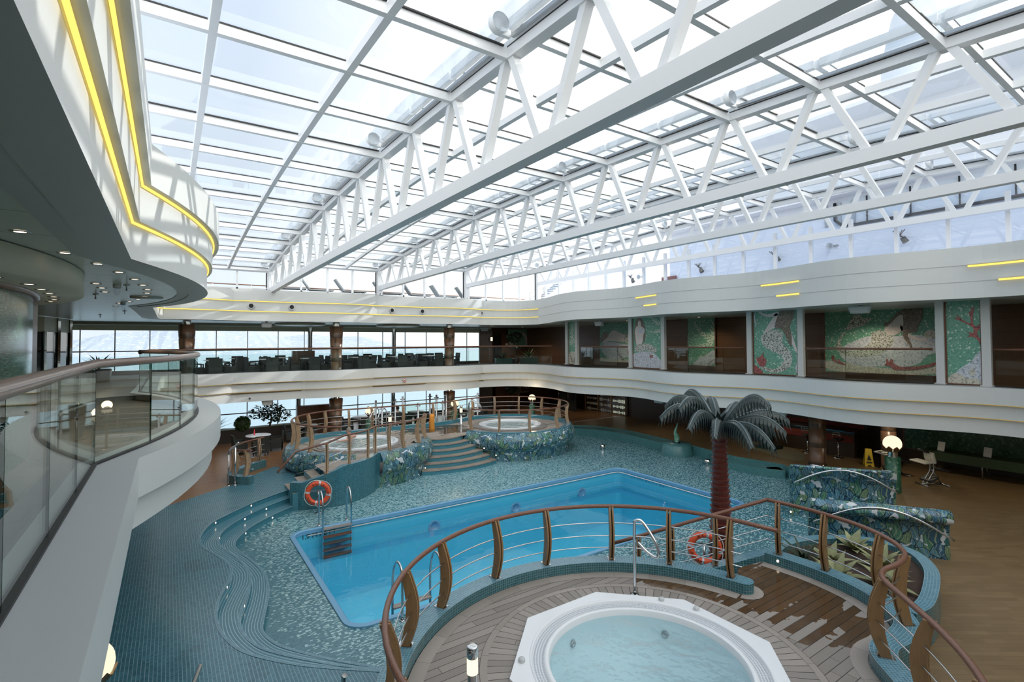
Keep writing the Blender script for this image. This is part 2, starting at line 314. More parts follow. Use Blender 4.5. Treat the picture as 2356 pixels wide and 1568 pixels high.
# ------------------------------------------------------------------ mesh helper
class MB:
    def __init__(s): s.v = []; s.f = []; s.m = []; s.uv = []; s.mats = []; s.sm = []
    def mi(s, mat):
        if mat not in s.mats: s.mats.append(mat)
        return s.mats.index(mat)
    def face(s, pts, mat=None, uv=None, smooth=False):
        b = len(s.v); s.v += [tuple(p) for p in pts]; s.f.append(tuple(range(b, b+len(pts)))); s.m.append(mat); s.uv.append(uv); s.sm.append(smooth)
    def box(s, c, d, mat=None, rz=0.0, M=None):
        x, y, z = d[0]/2, d[1]/2, d[2]/2
        R = M if M is not None else Matrix.Rotation(rz, 3, 'Z')
        P = [Vector(c) + R @ Vector((a*x, b*y, e*z)) for a in (-1, 1) for b in (-1, 1) for e in (-1, 1)]
        for q in ((0, 1, 3, 2), (4, 6, 7, 5), (0, 4, 5, 1), (2, 3, 7, 6), (0, 2, 6, 4), (1, 5, 7, 3)): s.face([P[i] for i in q], mat)
    def bar(s, a, b, w, h, mat=None, up=(0, 0, 1)):
        a = Vector(a); b = Vector(b); d = (b-a); L = d.length; d.normalize()
        u = Vector(up); r = d.cross(u)
        if r.length < 1e-4: r = d.cross(Vector((1, 0, 0)))
        r.normalize(); u = r.cross(d).normalized()
        M = Matrix((d, r, u)).transposed()
        s.box((a+b)/2, (L, w, h), mat, M=M)
    def tube(s, pts, r, n=8, mat=None, closed=False, caps=True, smooth=True, flat=1.0):
        pts = [Vector(p) for p in pts]; N = len(pts)
        rr = r if isinstance(r, (list, tuple)) else [r]*N
        rings = []; prev = None
        for i, p in enumerate(pts):
            if closed: t = pts[(i+1) % N]-pts[i-1]
            else: t = pts[min(i+1, N-1)]-pts[max(i-1, 0)]
            t.normalize()
            if prev is None:
                a = Vector((0, 0, 1)) if abs(t.z) < 0.9 else Vector((1, 0, 0))
                nrm = t.cross(a).normalized()
            else:
                nrm = prev - t*prev.dot(t)
                if nrm.length < 1e-5: nrm = t.cross(Vector((0, 0, 1)))
                nrm.normalize()
            prev = nrm; bn = t.cross(nrm)
            rings.append([p + (nrm*math.cos(2*PI*k/n) + bn*math.sin(2*PI*k/n)*flat)*rr[i] for k in range(n)])
        b = len(s.v)
        for g in rings: s.v += [tuple(q) for q in g]
        M = N if closed else N-1
        for i in range(M):
            j = (i+1) % N
            for k in range(n):
                k2 = (k+1) % n
                s.f.append((b+i*n+k, b+i*n+k2, b+j*n+k2, b+j*n+k)); s.m.append(mat); s.uv.append(None); s.sm.append(smooth)
        if caps and not closed:
            for i in (0, N-1):
                s.f.append(tuple(b+i*n+k for k in range(n))); s.m.append(mat); s.uv.append(None); s.sm.append(False)
    def lathe(s, prof, c=(0, 0, 0), n=24, mat=None, smooth=True, a0=0.0, a1=2*PI, axis=None):
        full = abs(a1-a0-2*PI) < 1e-6; K = n if full else n+1
        Q = axis if axis is not None else Matrix.Identity(3)
        b = len(s.v)
        for (r, z) in prof:
            for k in range(K):
                a = a0+(a1-a0)*k/n
                s.v.append(tuple(Vector(c)+Q @ Vector((r*math.cos(a), r*math.sin(a), z))))
        acc = 0.0; L = [0.0]
        for i in range(1, len(prof)): acc += math.dist(prof[i], prof[i-1]); L.append(acc)
        R = max(p[0] for p in prof)
        for i in range(len(prof)-1):
            for k in range(n):
                k2 = (k+1) % K
                s.f.append((b+i*K+k, b+i*K+k2, b+(i+1)*K+k2, b+(i+1)*K+k)); s.m.append(mat); s.sm.append(smooth)
                ua, ub = (a0+(a1-a0)*k/n)*R, (a0+(a1-a0)*(k+1)/n)*R
                s.uv.append([(ua, L[i]), (ub, L[i]), (ub, L[i+1]), (ua, L[i+1])])
    def fill(s, loops, z, mat=None):
        bm = bmesh.new(); ed = []
        for lp in loops:
            vs = [bm.verts.new((p[0], p[1], z)) for p in lp]
            ed += [bm.edges.new((vs[i], vs[(i+1) % len(vs)])) for i in range(len(vs))]
        bmesh.ops.triangle_fill(bm, use_beauty=True, use_dissolve=False, edges=ed, normal=(0, 0, 1))
        for f in bm.faces: s.face([v.co for v in f.verts], mat)
        bm.free()
    def prism(s, poly, z0, z1, mat=None, matside=None, bottom=False):
        s.fill([poly], z1, mat)
        if bottom: s.fill([poly], z0, mat)
        acc = 0
        for i in range(len(poly)):
            p, q = poly[i], poly[(i+1) % len(poly)]; L = math.dist(p[:2], q[:2])
            s.face([(p[0], p[1], z0), (q[0], q[1], z0), (q[0], q[1], z1), (p[0], p[1], z1)], matside or mat, [(acc, z0), (acc+L, z0), (acc+L, z1), (acc, z1)]); acc += L
    def wall(s, path, z0, z1, mat=None, closed=False, smooth=False):
        acc = 0; N = len(path)
        for i in range(N if closed else N-1):
            p, q = path[i], path[(i+1) % N]; L = math.dist(p[:2], q[:2])
            d0 = p[2] if len(p) > 2 else 0; d1 = q[2] if len(q) > 2 else 0
            s.face([(p[0], p[1], z0+d0), (q[0], q[1], z0+d1), (q[0], q[1], z1+d1), (p[0], p[1], z1+d0)], mat, [(acc, z0), (acc+L, z0), (acc+L, z1), (acc, z1)], smooth); acc += L
    def strip(s, A, B, z, mat=None, zb=None, path_uv=False, closed=False):
        acc = 0; N = len(A)
        zb = z if zb is None else zb
        for i in range(N if closed else N-1):
            j = (i+1) % N
            d = [(A[k][2] if len(A[k]) > 2 else 0) for k in (i, j)]
            L = math.dist(A[i][:2], A[j][:2]); W = math.dist(A[i][:2], B[i][:2])
            uv = [(acc, 0), (acc+L, 0), (acc+L, W), (acc, W)] if path_uv else None
            s.face([(A[i][0], A[i][1], z+d[0]), (A[j][0], A[j][1], z+d[1]), (B[j][0], B[j][1], zb+d[1]), (B[i][0], B[i][1], zb+d[0])], mat, uv); acc += L
    def build(s, name, mat, parent=None, merge=0.0, bevel=0.0):
        me = bpy.data.meshes.new(name)
        me.from_pydata(s.v, [], s.f)
        order = [mat] + [m for m in dict.fromkeys(s.m) if m and m != mat]
        for m in order: me.materials.append(MAT[m])
        ul = me.uv_layers.new(name='UVMap')
        for p in me.polygons:
            p.material_index = order.index(s.m[p.index]) if s.m[p.index] else 0
            p.use_smooth = s.sm[p.index]
            u = s.uv[p.index]
            if u is None:
                n = p.normal; a = (abs(n.x), abs(n.y), abs(n.z))
                for li in p.loop_indices:
                    co = me.vertices[me.loops[li].vertex_index].co
                    if a[2] >= a[0] and a[2] >= a[1]: ul.data[li].uv = (co.x, co.y)
                    elif a[0] >= a[1]: ul.data[li].uv = (co.y, co.z)
                    else: ul.data[li].uv = (co.x, co.z)
            else:
                for li, c in zip(p.loop_indices, u): ul.data[li].uv = c
        bm = bmesh.new(); bm.from_mesh(me)
        bmesh.ops.remove_doubles(bm, verts=bm.verts, dist=merge or 1e-5)
        bmesh.ops.recalc_face_normals(bm, faces=bm.faces)
        bm.to_mesh(me); bm.free()
        o = bpy.data.objects.new(name, me); COL.objects.link(o)
        if parent is not None: o.parent = parent
        if bevel:
            b = o.modifiers.new('b', 'BEVEL'); b.width = bevel; b.segments = 2; b.limit_method = 'ANGLE'
        return o

def tag(o, label=None, cat=None, group=None, kind=None):
    if label: o['label'] = label
    if cat: o['category'] = cat
    if group: o['group'] = group
    if kind: o['kind'] = kind
    return o
def thing(name, loc, label, cat, group=None, rz=0.0):
    o = bpy.data.objects.new(name, None); o.empty_display_size = 0.1; COL.objects.link(o)
    o.location = loc; o.rotation_euler = (0, 0, rz)
    return tag(o, label, cat, group)
def struct(o, label=None): return tag(o, label, None, None, 'structure')
KIDS = {}
def dup(root, loc, rz, label, group=None):
    r = root.copy(); COL.objects.link(r); r.location = loc; r.rotation_euler = (0, 0, rz); r['label'] = label
    if group: r['group'] = group
    def rec(src, dst):
        for ch in src.children:
            c = ch.copy(); COL.objects.link(c); c.parent = dst
            rec(ch, c)
    rec(root, r)
    return r
def at(o, loc, rz=0.0): o.location = loc; o.rotation_euler = (0, 0, rz); return o
ORD = ['first', 'second', 'third', 'fourth', 'fifth', 'sixth', 'seventh', 'eighth', 'ninth', 'tenth', 'eleventh', 'twelfth', 'thirteenth', 'fourteenth', 'fifteenth', 'sixteenth', 'seventeenth', 'eighteenth']
def crom(P, k=8, closed=False):
    """Catmull-Rom through the points"""
    P = [Vector(p) for p in P]; N = len(P); out = []
    for i in range(N if closed else N-1):
        p1, p2 = P[i], P[(i+1) % N]
        p0 = P[i-1] if (i > 0 or closed) else p1*2-p2
        p3 = P[(i+2) % N] if (i+2 < N or closed) else p2*2-p1
        for j in range(k):
            t = j/k
            out.append(0.5*((2*p1)+(p2-p0)*t+(2*p0-5*p1+4*p2-p3)*t*t+(3*p1-p0-3*p2+p3)*t**3))
    if not closed: out.append(P[-1])
    return out
def arc(c, r, a0, a1, n): return [(c[0]+r*math.cos(math.radians(a0+(a1-a0)*i/n)), c[1]+r*math.sin(math.radians(a0+(a1-a0)*i/n))) for i in range(n+1)]
def offset(path, d):
    """parallel path, d to the left of travel"""
    out = []; N = len(path)
    for i in range(N):
        a = Vector(path[max(i-1, 0)][:2]); b = Vector(path[min(i+1, N-1)][:2]); t = (b-a).normalized()
        n = Vector((-t.y, t.x)); p = path[i]
        k = 1.0
        if 0 < i < N-1:
            t1 = (Vector(path[i][:2])-a).normalized()
            cs = max(0.6, abs(t1.dot(t))); k = 1/cs
        q = (p[0]+n.x*d*k, p[1]+n.y*d*k)
        out.append(q if len(p) < 3 else q+(p[2],))
    return out
def lofted(name, loops, mat, parent=None, caps=True, smooth=True):
    m = MB(); n = len(loops[0]); b = 0
    for lp in loops: m.v += [tuple(p) for p in lp]
    for i in range(len(loops)-1):
        for k in range(n):
            k2 = (k+1) % n
            m.f.append((i*n+k, i*n+k2, (i+1)*n+k2, (i+1)*n+k)); m.m.append(None); m.uv.append(None); m.sm.append(smooth)
    if caps:
        for i in (0, len(loops)-1): m.f.append(tuple(i*n+k for k in range(n))); m.m.append(None); m.uv.append(None); m.sm.append(False)
    return m.build(name, mat, parent)
def text_mb(txt, size, mat, M, extrude=0.004, align='CENTER'):
    """lettering as mesh in an MB, M maps the text plane to the world or parent"""
    cu = bpy.data.curves.new('t', 'FONT'); cu.body = txt; cu.size = size; cu.extrude = extrude; cu.align_x = align; cu.align_y = 'CENTER'; cu.resolution_u = 2
    o = bpy.data.objects.new('t', cu); COL.objects.link(o)
    dg = bpy.context.evaluated_depsgraph_get(); me = bpy.data.meshes.new_from_object(o.evaluated_get(dg))
    m = MB()
    for p in me.polygons: m.face([M @ me.vertices[i].co for i in p.vertices], mat)
    bpy.data.objects.remove(o); bpy.data.curves.remove(cu); bpy.data.meshes.remove(me)
    return m
def merge(a, b):
    n = len(a.v); a.v += b.v; a.f += [tuple(i+n for i in f) for f in b.f]; a.m += b.m; a.uv += b.uv; a.sm += b.sm
SKY = 1.0; SUN = 2.6; EXPO = 0.38
# ------------------------------------------------------------------ camera, sky, sun
cam = bpy.data.cameras.new('camera'); co = bpy.data.objects.new('camera', cam); COL.objects.link(co); sc.camera = co
A0 = math.radians(34.07); TH = math.atan(30/1165.0); RL = -0.0048
fw = Vector((math.sin(A0), math.cos(A0), 0)); rt = Vector((math.cos(A0), -math.sin(A0), 0)); up = Vector((0, 0, 1))
f2 = fw*math.cos(TH)+up*math.sin(TH); u2 = -fw*math.sin(TH)+up*math.cos(TH)
Rv = rt*math.cos(RL)+u2*math.sin(RL); Uv = -rt*math.sin(RL)+u2*math.cos(RL)
Mc = Matrix((Rv, Uv, -f2)).transposed().to_4x4(); Mc.translation = Vector((0, 0, 5.2)); co.matrix_world = Mc
cam.sensor_width = 36.0; cam.lens = 36.0*1165/2356; cam.shift_y = -28/2356.0; cam.clip_start = 0.05; cam.clip_end = 6000

w = bpy.data.worlds.new('sky'); sc.world = w; w.use_nodes = True
nt = w.node_tree; bg = nt.nodes['Background']
tc = nt.nodes.new('ShaderNodeTexCoord'); sp = nt.nodes.new('ShaderNodeSeparateXYZ'); nt.links.new(tc.outputs['Generated'], sp.inputs[0])
def wm(op, a, b, clamp=False):
    n = nt.nodes.new('ShaderNodeMath'); n.operation = op; n.use_clamp = clamp
    for i, q in enumerate((a, b)):
        if isinstance(q, bpy.types.NodeSocket): nt.links.new(q, n.inputs[i])
        else: n.inputs[i].default_value = q
    return n.outputs[0]
zz = wm('POWER', wm('MAXIMUM', sp.outputs[2], 0.0), 0.55)
r1 = nt.nodes.new('ShaderNodeMix'); r1.data_type = 'RGBA'; nt.links.new(zz, r1.inputs[0])
r1.inputs[6].default_value = (0.74, 0.80, 0.84, 1); r1.inputs[7].default_value = (0.56, 0.66, 0.82, 1)
# whiter hazy sky on the right, the brightest part of the sky lies behind the camera
sd = wm('MULTIPLY', wm('ADD', sp.outputs[0], -0.10), 1.7, True)
r0 = nt.nodes.new('ShaderNodeMix'); r0.data_type = 'RGBA'; nt.links.new(sd, r0.inputs[0]); nt.links.new(r1.outputs[2], r0.inputs[6]); r0.inputs[7].default_value = (1.28, 1.27, 1.22, 1)
sb = wm('MULTIPLY', wm('ADD', wm('MULTIPLY', sp.outputs[1], -1.0), -0.02), 1.5, True)
r2 = nt.nodes.new('ShaderNodeMix'); r2.data_type = 'RGBA'; nt.links.new(sb, r2.inputs[0]); nt.links.new(r0.outputs[2], r2.inputs[6]); r2.inputs[7].default_value = (2.4, 2.36, 2.26, 1)
nt.links.new(r2.outputs[2], bg.inputs[0]); bg.inputs[1].default_value = SKY
sun = bpy.data.lights.new('sun', 'SUN'); so = bpy.data.objects.new('sun', sun); COL.objects.link(so)
sun.energy = SUN; sun.angle = math.radians(0.55); sun.color = (1.0, 0.95, 0.88)
EL = math.radians(20.8); AZ = -0.20
so.rotation_euler = Vector((math.cos(EL)*math.cos(AZ), math.cos(EL)*math.sin(AZ), math.sin(EL))).to_track_quat('Z', 'Y').to_euler(); so.location = (60, -10, 40)
sc.view_settings.view_transform = 'Standard'; sc.view_settings.look = 'None'; sc.view_settings.gamma = 1.0; sc.view_settings.use_curve_mapping = False
sc.view_settings.exposure = EXPO
cy = sc.cycles; cy.max_bounces = 7; cy.diffuse_bounces = 4; cy.glossy_bounces = 3; cy.transmission_bounces = 3; cy.transparent_max_bounces = 40
cy.sample_clamp_indirect = 6.0; cy.caustics_reflective = False; cy.caustics_refractive = False

# ------------------------------------------------------------------ plan paths (u to the right wall, v to the sea windows)
def bulge(x0, peak, va, vb, n=22):
    h = (vb-va)/2; s = peak-x0; R = (h*h+s*s)/(2*s); c = (peak-R, (va+vb)/2); a = math.degrees(math.asin(h/R))
    return arc(c, R, -a, a, n)
def win_side(v0, amp, u0=0.35, u1=15.2, n=90):
    out = []
    for i in range(n+1):
        u = u0+(u1-u0)*i/n; v = v0
        for uc in (0.62, 6.96, 13.3):
            d = abs(u-uc)
            if d < 1.75: v -= amp*(1-(d/1.75)**2)
        out.append((u, v))
    return out
def mer_side(base, slope, amp, va=23.0, vb=-4.0, n=90):
    out = []
    for i in range(n+1):
        v = va+(vb-va)*i/n
        out.append((base-slope*(v-10)-amp*math.cos(2*PI*(v-13.5)/6.35), v))
    return out
def full_path(x0, peak, va, vb, wv, wamp, mb, ms, ma, vend=-4.0):
    P = [(x0, vend), (x0, 1.0), (x0, 4.0)] + bulge(x0, peak, va, vb) + [(x0, 19.0), (x0, 22.0), (x0, wv-0.75), (x0+0.12, wv-0.3)]
    P += win_side(wv, wamp)
    M = mer_side(mb, ms, ma, 23.0, vend)
    a = Vector((15.2, wv)); b = Vector(M[0])
    c1 = Vector((17.0, wv)); c2 = Vector((M[0][0]+0.02, 24.2))
    for i in range(1, 10):
        t = i/10; q = a*(1-t)**3+c1*3*t*(1-t)**2+c2*3*t*t*(1-t)+b*t**3
        P.append((q.x, q.y))
    return P + M
LOW = full_path(-0.28, 0.87, 7.3, 17.1, 25.3, 0.40, 17.95, 0.06, 0.40)
UPP = full_path(-0.20, 0.81, 7.42, 17.0, 25.15, 0.38, 17.42, 0.03, 0.32)
def outer(P, ul=-9.0, vw=31.25, ur=24.2):
    out = []
    for (u, v) in P:
        if v > 24.7 and u < 0.3: out.append((ul, vw))
        elif u < 2.0 and v < 24.7: out.append((ul, v))
        elif v > 24.9: out.append((u if u < 16.2 else u+(ur-u)*min(1, (u-16.2)/1.2), vw))
        else: out.append((ur, min(v, vw) if v < 23 else v+(vw-v)*min(1, (v-23)/1.6)))
    return out

# fascias: three stepped bands with a gold light line in the recess under each
def fascia(name, path, zs, offs, leds=True, label=None, ledm='led_gold', start=0):
    root = struct(thing(name, (0, 0, 0), label, None))
    for i in range(3):
        m = MB(); P = offset(path, offs[i])[start if i == 2 else 0:]; B = offset(path, offs[i]+0.5)[start if i == 2 else 0:]
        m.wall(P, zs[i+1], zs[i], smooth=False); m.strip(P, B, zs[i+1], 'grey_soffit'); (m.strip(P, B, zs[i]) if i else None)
        m.build('band', 'white_panel', root)
    for i in ((1, 2) if leds else ()):
        m = MB(); s0 = start if i == 2 else 0; P = offset(path, offs[i]-0.010)[s0:]; Q = offset(path, offs[i]-0.032)[s0:]
        hh = 0.034 if ledm == 'led_gold' else 0.03; m.wall(Q, zs[i]-hh, zs[i]-0.006); m.strip(P, Q, zs[i]-hh)
        m.build('led_strip', ledm, root)
    return root
NB = min(i for i, p in enumerate(LOW) if p[1] > 18.5 and p[0] < 0)
fascia('trim_1', LOW, (3.88, 3.42, 3.02, 2.56), (0.0, 0.14, 0.27), label='white stepped edge band round the gallery floor', ledm='led_dim', start=NB)
KM = min(i for i, p in enumerate(UPP) if p[0] > 16 and p[1] < 23.2)
fascia('trim_2', UPP[:KM+1], (7.60, 7.10, 6.65, 6.20), (0.0, 0.105, 0.195), label='white stepped edge band with gold light lines under the skylight')

UPM = [(a, b, 0.12*min(1, max(0, (23.0-b)/4))) for a, b in UPP[KM:]]
fm = fascia('trim_2', UPM, (7.60, 7.10, 6.65, 6.20), (0.0, 0.012, 0.024), False, label='white edge band above the mermaid gallery')
for (va, vb, z) in ((15.9, 14.3, 7.13), (15.3, 14.2, 6.74), (10.1, 8.5, 7.16), (9.6, 8.6, 6.74), (4.5, 1.0, 7.16), (4.1, 0.8, 6.74)):
    seg = [p[:2] for p in UPM if vb <= p[1] <= va]; seg = offset(seg, -0.02)
    m = MB(); m.wall(seg, z, z+0.05); m.build('led_strip', 'led_gold', fm)
    m = MB(); Q = offset(seg, -0.10); m.strip(seg, Q, z+0.055, 'grey_soffit'); m.wall(Q, z+0.055, z+0.075); m.strip(seg, Q, z+0.075); m.build('lip', 'white_panel', fm)

# gallery floor with its white ledge, lower ceiling, gallery ceiling, top deck
GL = [(-0.67, -4.0), (-0.67, 1.0), (-0.67, 4.0), (-0.67, 7.14)] + bulge(-0.67, 0.47, 7.2, 17.2)[1:-1] + [(-0.67, 17.2), (-0.67, 19.0), (-0.67, 22), (-0.67, 25.0), (-0.3, 25.62)]
GLW = win_side(25.68, 0.34, 0.35, 15.2); GLC = [(15.9, 25.65), (16.6, 25.4), (17.3, 24.8), (17.9, 24.0), (18.35, 23.0)]
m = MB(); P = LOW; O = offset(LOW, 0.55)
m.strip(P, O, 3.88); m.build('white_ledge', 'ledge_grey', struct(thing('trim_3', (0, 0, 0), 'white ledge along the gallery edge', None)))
m = MB(); P = offset(LOW, 0.45); m.strip(P, outer(P), 3.68); m.wall(P, 3.68, 3.87, 'white_panel'); struct(m.build('floor_gallery', 'gallery_carpet'))
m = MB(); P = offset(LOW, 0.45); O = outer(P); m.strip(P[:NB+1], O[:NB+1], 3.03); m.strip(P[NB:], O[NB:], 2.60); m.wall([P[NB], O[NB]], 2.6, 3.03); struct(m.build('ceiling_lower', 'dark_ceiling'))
m = MB(); P = offset(UPP, 0.20); Q = outer(P)
k0 = max(i for i, p in enumerate(P) if p[0] < 2 and p[1] < 24.7)+2
m.strip(P[:k0+1], Q[:k0+1], 6.21, 'ceiling_planks'); m.strip(P[k0:KM+1], Q[k0:KM+1], 6.21); m.strip(P[KM:], Q[KM:], 6.335); m.wall([P[KM], Q[KM]], 6.21, 6.335)
struct(m.build('ceiling', 'ceiling_grey'))
m = MB(); P = offset(UPP, 0.05); m.strip(P, outer(P, -9, 34.5, 23.0), 7.60); m.strip(P, outer(P, -9, 34.5, 23.0), 7.45)
struct(m.build('floor_top_deck', 'deck_white'))
# flat grey border on the near gallery ceiling, beside the edge band
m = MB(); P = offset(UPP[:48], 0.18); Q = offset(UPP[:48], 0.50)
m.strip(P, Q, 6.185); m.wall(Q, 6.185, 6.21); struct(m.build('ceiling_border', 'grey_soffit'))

# ------------------------------------------------------------------ lower floors
PU0, PU1, PV0, PV1 = 2.80, 15.30, 9.35, 14.90
def rrect(u0, u1, v0, v1, r, n=6):
    return arc((u1-r, v1-r), r, 0, 90, n)+arc((u0+r, v1-r), r, 90, 180, n)+arc((u0+r, v0+r), r, 180, 270, n)+arc((u1-r, v0+r), r, 270, 360, n)
m = MB(); m.fill([[(0.3, -4), (24, -4), (24, 23), (0.3, 23)], rrect(PU0, PU1, PV0, PV1, 0.35)], 0.0)
struct(m.build('floor', 'pool_floor_tile'))
ST = [[(3.6, 18.0), (2.77, 17.45), (2.05, 16.88), (1.39, 16.19), (0.94, 15.62), (0.67, 14.75), (0.68, 14.0), (0.95, 13.15), (1.12, 12.4), (1.06, 11.8), (0.9, 11.3), (0.77, 10.79), (0.71, 10.18), (0.76, 9.61), (0.94, 9.0), (1.2, 8.57), (1.59, 8.11), (2.06, 7.67), (2.62, 7.2), (3.1, 6.7)],
      [(3.6, 17.6), (3.07, 17.28), (2.33, 16.72), (1.72, 16.1), (1.26, 15.44), (1.06, 14.8), (1.07, 14.2), (1.29, 13.37), (1.45, 12.4), (1.42, 11.75), (1.30, 11.2), (1.14, 10.6), (1.06, 10.17), (1.08, 9.7), (1.24, 9.18), (1.48, 8.8), (1.8, 8.4), (2.2, 7.95), (2.68, 7.5), (3.1, 7.1)],
      [(3.6, 17.2), (3.3, 16.95), (2.66, 16.48), (2.03, 15.85), (1.64, 15.25), (1.42, 14.7), (1.41, 14.2), (1.60, 13.39), (1.76, 12.5), (1.76, 11.9), (1.68, 11.26), (1.50, 10.5), (1.40, 10.05), (1.42, 9.75), (1.55, 9.35), (1.76, 9.0), (2.04, 8.62), (2.38, 8.2), (2.8, 7.75), (3.15, 7.4)]]
STC = [[(p.x, p.y) for p in crom([(a, b, 0) for a, b in S], 6)] for S in ST]
# left walkway (blue tile) and wood behind it
rim = STC[0]
wood_b = [(-9, 13.2), (-2.5, 16.2), (0.26, 18.27), (0.96, 18.84), (1.67, 19.41), (2.84, 20.79), (3.4, 21.4), (3.9, 20.4)]
m = MB(); m.fill([[(-9, -4)] + wood_b[:1] + wood_b[1:] + [(3.6, 18.5)] + rim + [(3.4, 5.5), (2.2, 3.5), (1.9, -4)]], 0.45)
struct(m.build('floor_walkway', 'walk_tile'))
m = MB(); m.fill([wood_b[::-1] + [(-9, 31.2), (24.2, 31.2), (24.2, 23.0), (18.4, 22.9), (16.5, 22.5), (10, 22.0), (4.4, 22.5)]], 0.448)
struct(m.build('floor_wood', 'deck_wood'))
steps = struct(thing('floor_steps', (0, 0, 0), 'three curved blue tiled steps down to the pool', None))
zz_ = (0.45, 0.30, 0.15, 0.0)
for i in range(3):
    m = MB(); m.wall(STC[i], zz_[i+1], zz_[i], 'step_riser_tile')
    if i < 2: m.strip(STC[i], STC[i+1], zz_[i+1], 'step_tread_tile', path_uv=True)
    E1 = offset(STC[i], -0.018); E2 = offset(STC[i], 0.03)
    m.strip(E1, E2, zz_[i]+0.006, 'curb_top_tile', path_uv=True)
    m.build('step', 'step_riser_tile', steps)
# right floors
rb = [(18.3, 22.9), (20.0, 21.2), (20.4, 19.0), (20.1, 16.6), (19.75, 14.4), (19.35, 12.3), (19.6, 10.4), (17.3, 6.9), (14.5, 4.6), (12.2, 4.3), (10.9, 3.5), (9.6, 3.3), (8.6, 3.0), (7.6, 2.9), (6.9, 2.3), (6.1, 1.6), (5.3, 1.2), (4.2, 1.0), (3.4, -4)]
m = MB(); m.fill([rb[::-1] + [(24.2, 23.0), (24.2, -4)]][:1], 0.447); m.wall(rb, 0, 0.447, 'bench_tile')
struct(m.build('floor_parquet', 'parquet'))
# ------------------------------------------------------------------ pool
pool = struct(thing('floor_pool_basin', (0, 0, 0), 'blue rectangular pool', None))
R1 = rrect(PU0, PU1, PV0, PV1, 0.35); R2 = rrect(PU0+0.45, PU1-0.45, PV0+0.45, PV1-0.45, 0.2)
m = MB()
m.wall(R1, -1.9, 0.0, 'pool_blue', True); m.fill([R1], -1.9)
m.strip(R1, R2, -0.78, 'pool_blue_dark', closed=True); m.wall(R2, -1.9, -0.78, 'pool_blue', True)
m.build('liner', 'pool_blue', pool)
m = MB(); R3 = rrect(PU0-0.09, PU1+0.09, PV0-0.09, PV1+0.09, 0.42); R4 = rrect(PU0+0.03, PU1-0.03, PV0+0.03, PV1-0.03, 0.33)
m.strip(R3, R1, 0.03, zb=0.045, closed=True); m.strip(R1, R4, 0.045, zb=0.02, closed=True); m.wall(R3, 0, 0.03, closed=True); m.wall(R4, -0.08, 0.02, closed=True)
m.build('rim', 'pool_rim', pool)
m = MB(); m.fill([R1], -0.32); m.build('water', 'pool_water', pool)
# white life line just under the rim, on the far and right sides
m = MB()
m.tube([(PU0+0.4, PV1-0.05, -0.12), (PU1-0.35, PV1-0.05, -0.12), (PU1-0.12, PV1-0.12, -0.12), (PU1-0.05, PV1-0.35, -0.12), (PU1-0.05, PV0+0.4, -0.12)], 0.018)
m.build('grab_rail', 'rope_white', pool)
m = MB()
for u in (4.0, 7.05, 10.2, 13.3): m.lathe([(0.0, 0), (0.13, 0.0), (0.13, 0.012), (0.19, 0.02), (0.21, 0.0)], (u, PV1-0.012, -0.66), 20, 'pool_rim', axis=Matrix.Rotation(PI/2, 3, 'X'))
m.build('inlet', 'dull_steel', pool)
for (u0, u1) in ((6.1, 6.9), (13.0, 13.9)):
    m = MB(); m.box(((u0+u1)/2, PV1-0.012, -0.055), (u1-u0, 0.02, 0.07)); m.build('skimmer_slot', 'black', pool)
Mt = Matrix.Translation((PU0+0.72, PV1-0.012, -0.15)) @ Matrix.Rotation(PI/2, 4, 'X')
text_mb('1.9 M / 6 FT', 0.19, 'black', Mt).build('depth_marking', 'black', pool)
Mt = Matrix.Translation((PU1-0.012, PV1-1.5, -0.17)) @ Matrix.Rotation(-PI/2, 4, 'Z') @ Matrix.Rotation(PI/2, 4, 'X')
text_mb('1.7 M / 5 FT 7 IN', 0.24, 'pool_blue_dark', Mt).build('depth_marking', 'black', pool)
# ------------------------------------------------------------------ outer walls and windows
def win_wall(name, z0, z1, zsill, label):
    r = struct(thing(name, (0, 31.0, 0), label, None))
    us = [-9.0+0.0, -7.9, -6.4, -4.95, -3.47, -2.18, -0.81, 0.62, 2.05, 3.53, 5.06, 6.45, 8.0, 9.55, 11.11, 12.6, 14.08, 15.71, 17.13, 18.14]
    m = MB(); m.box(((us[0]+us[-1])/2, 0, (zsill+z1)/2), (us[-1]-us[0], 0.02, z1-zsill)); m.build('pane', 'window_glass', r)
    m = MB()
    for u in us: m.box((u, -0.03, (zsill+z1)/2), (0.045, 0.07, z1-zsill))
    m.box(((us[0]+us[-1])/2, -0.02, zsill), (us[-1]-us[0], 0.12, 0.06))
    m.build('mullion', 'dull_steel', r)
    m = MB(); m.box(((us[0]+us[-1])/2, 0.1, (z0+zsill)/2), (us[-1]-us[0], 0.15, zsill-z0)); m.build('sill_wall', 'wood_dark', r)
    m = MB(); zr = z0+(0.98 if z0 < 1 else 1.16)
    m.tube([(us[0], -0.2, zr), (us[-1], -0.2, zr)], 0.03, 6)
    for u in us[::2]: m.tube([(u, -0.2, zr), (u, -0.02, zr-0.06)], 0.015, 5)
    m.build('rail', 'door_brown', r)
    return r
win_wall('window_1', 0.45, 2.6, 0.62, 'sea windows of the lower deck')
wu = win_wall('window_2', 3.67, 6.21, 3.86, 'sea windows of the gallery deck')
m = MB(); m.box((4.5, -0.06, 6.03), (27.3, 0.04, 0.36)); m.build('blind', 'cream_ceiling', wu)
m = MB(); m.box((4.5, -1.5, 6.14), (27.3, 0.25, 0.14)); m.build('ceiling_beam', 'cream_ceiling', wu)
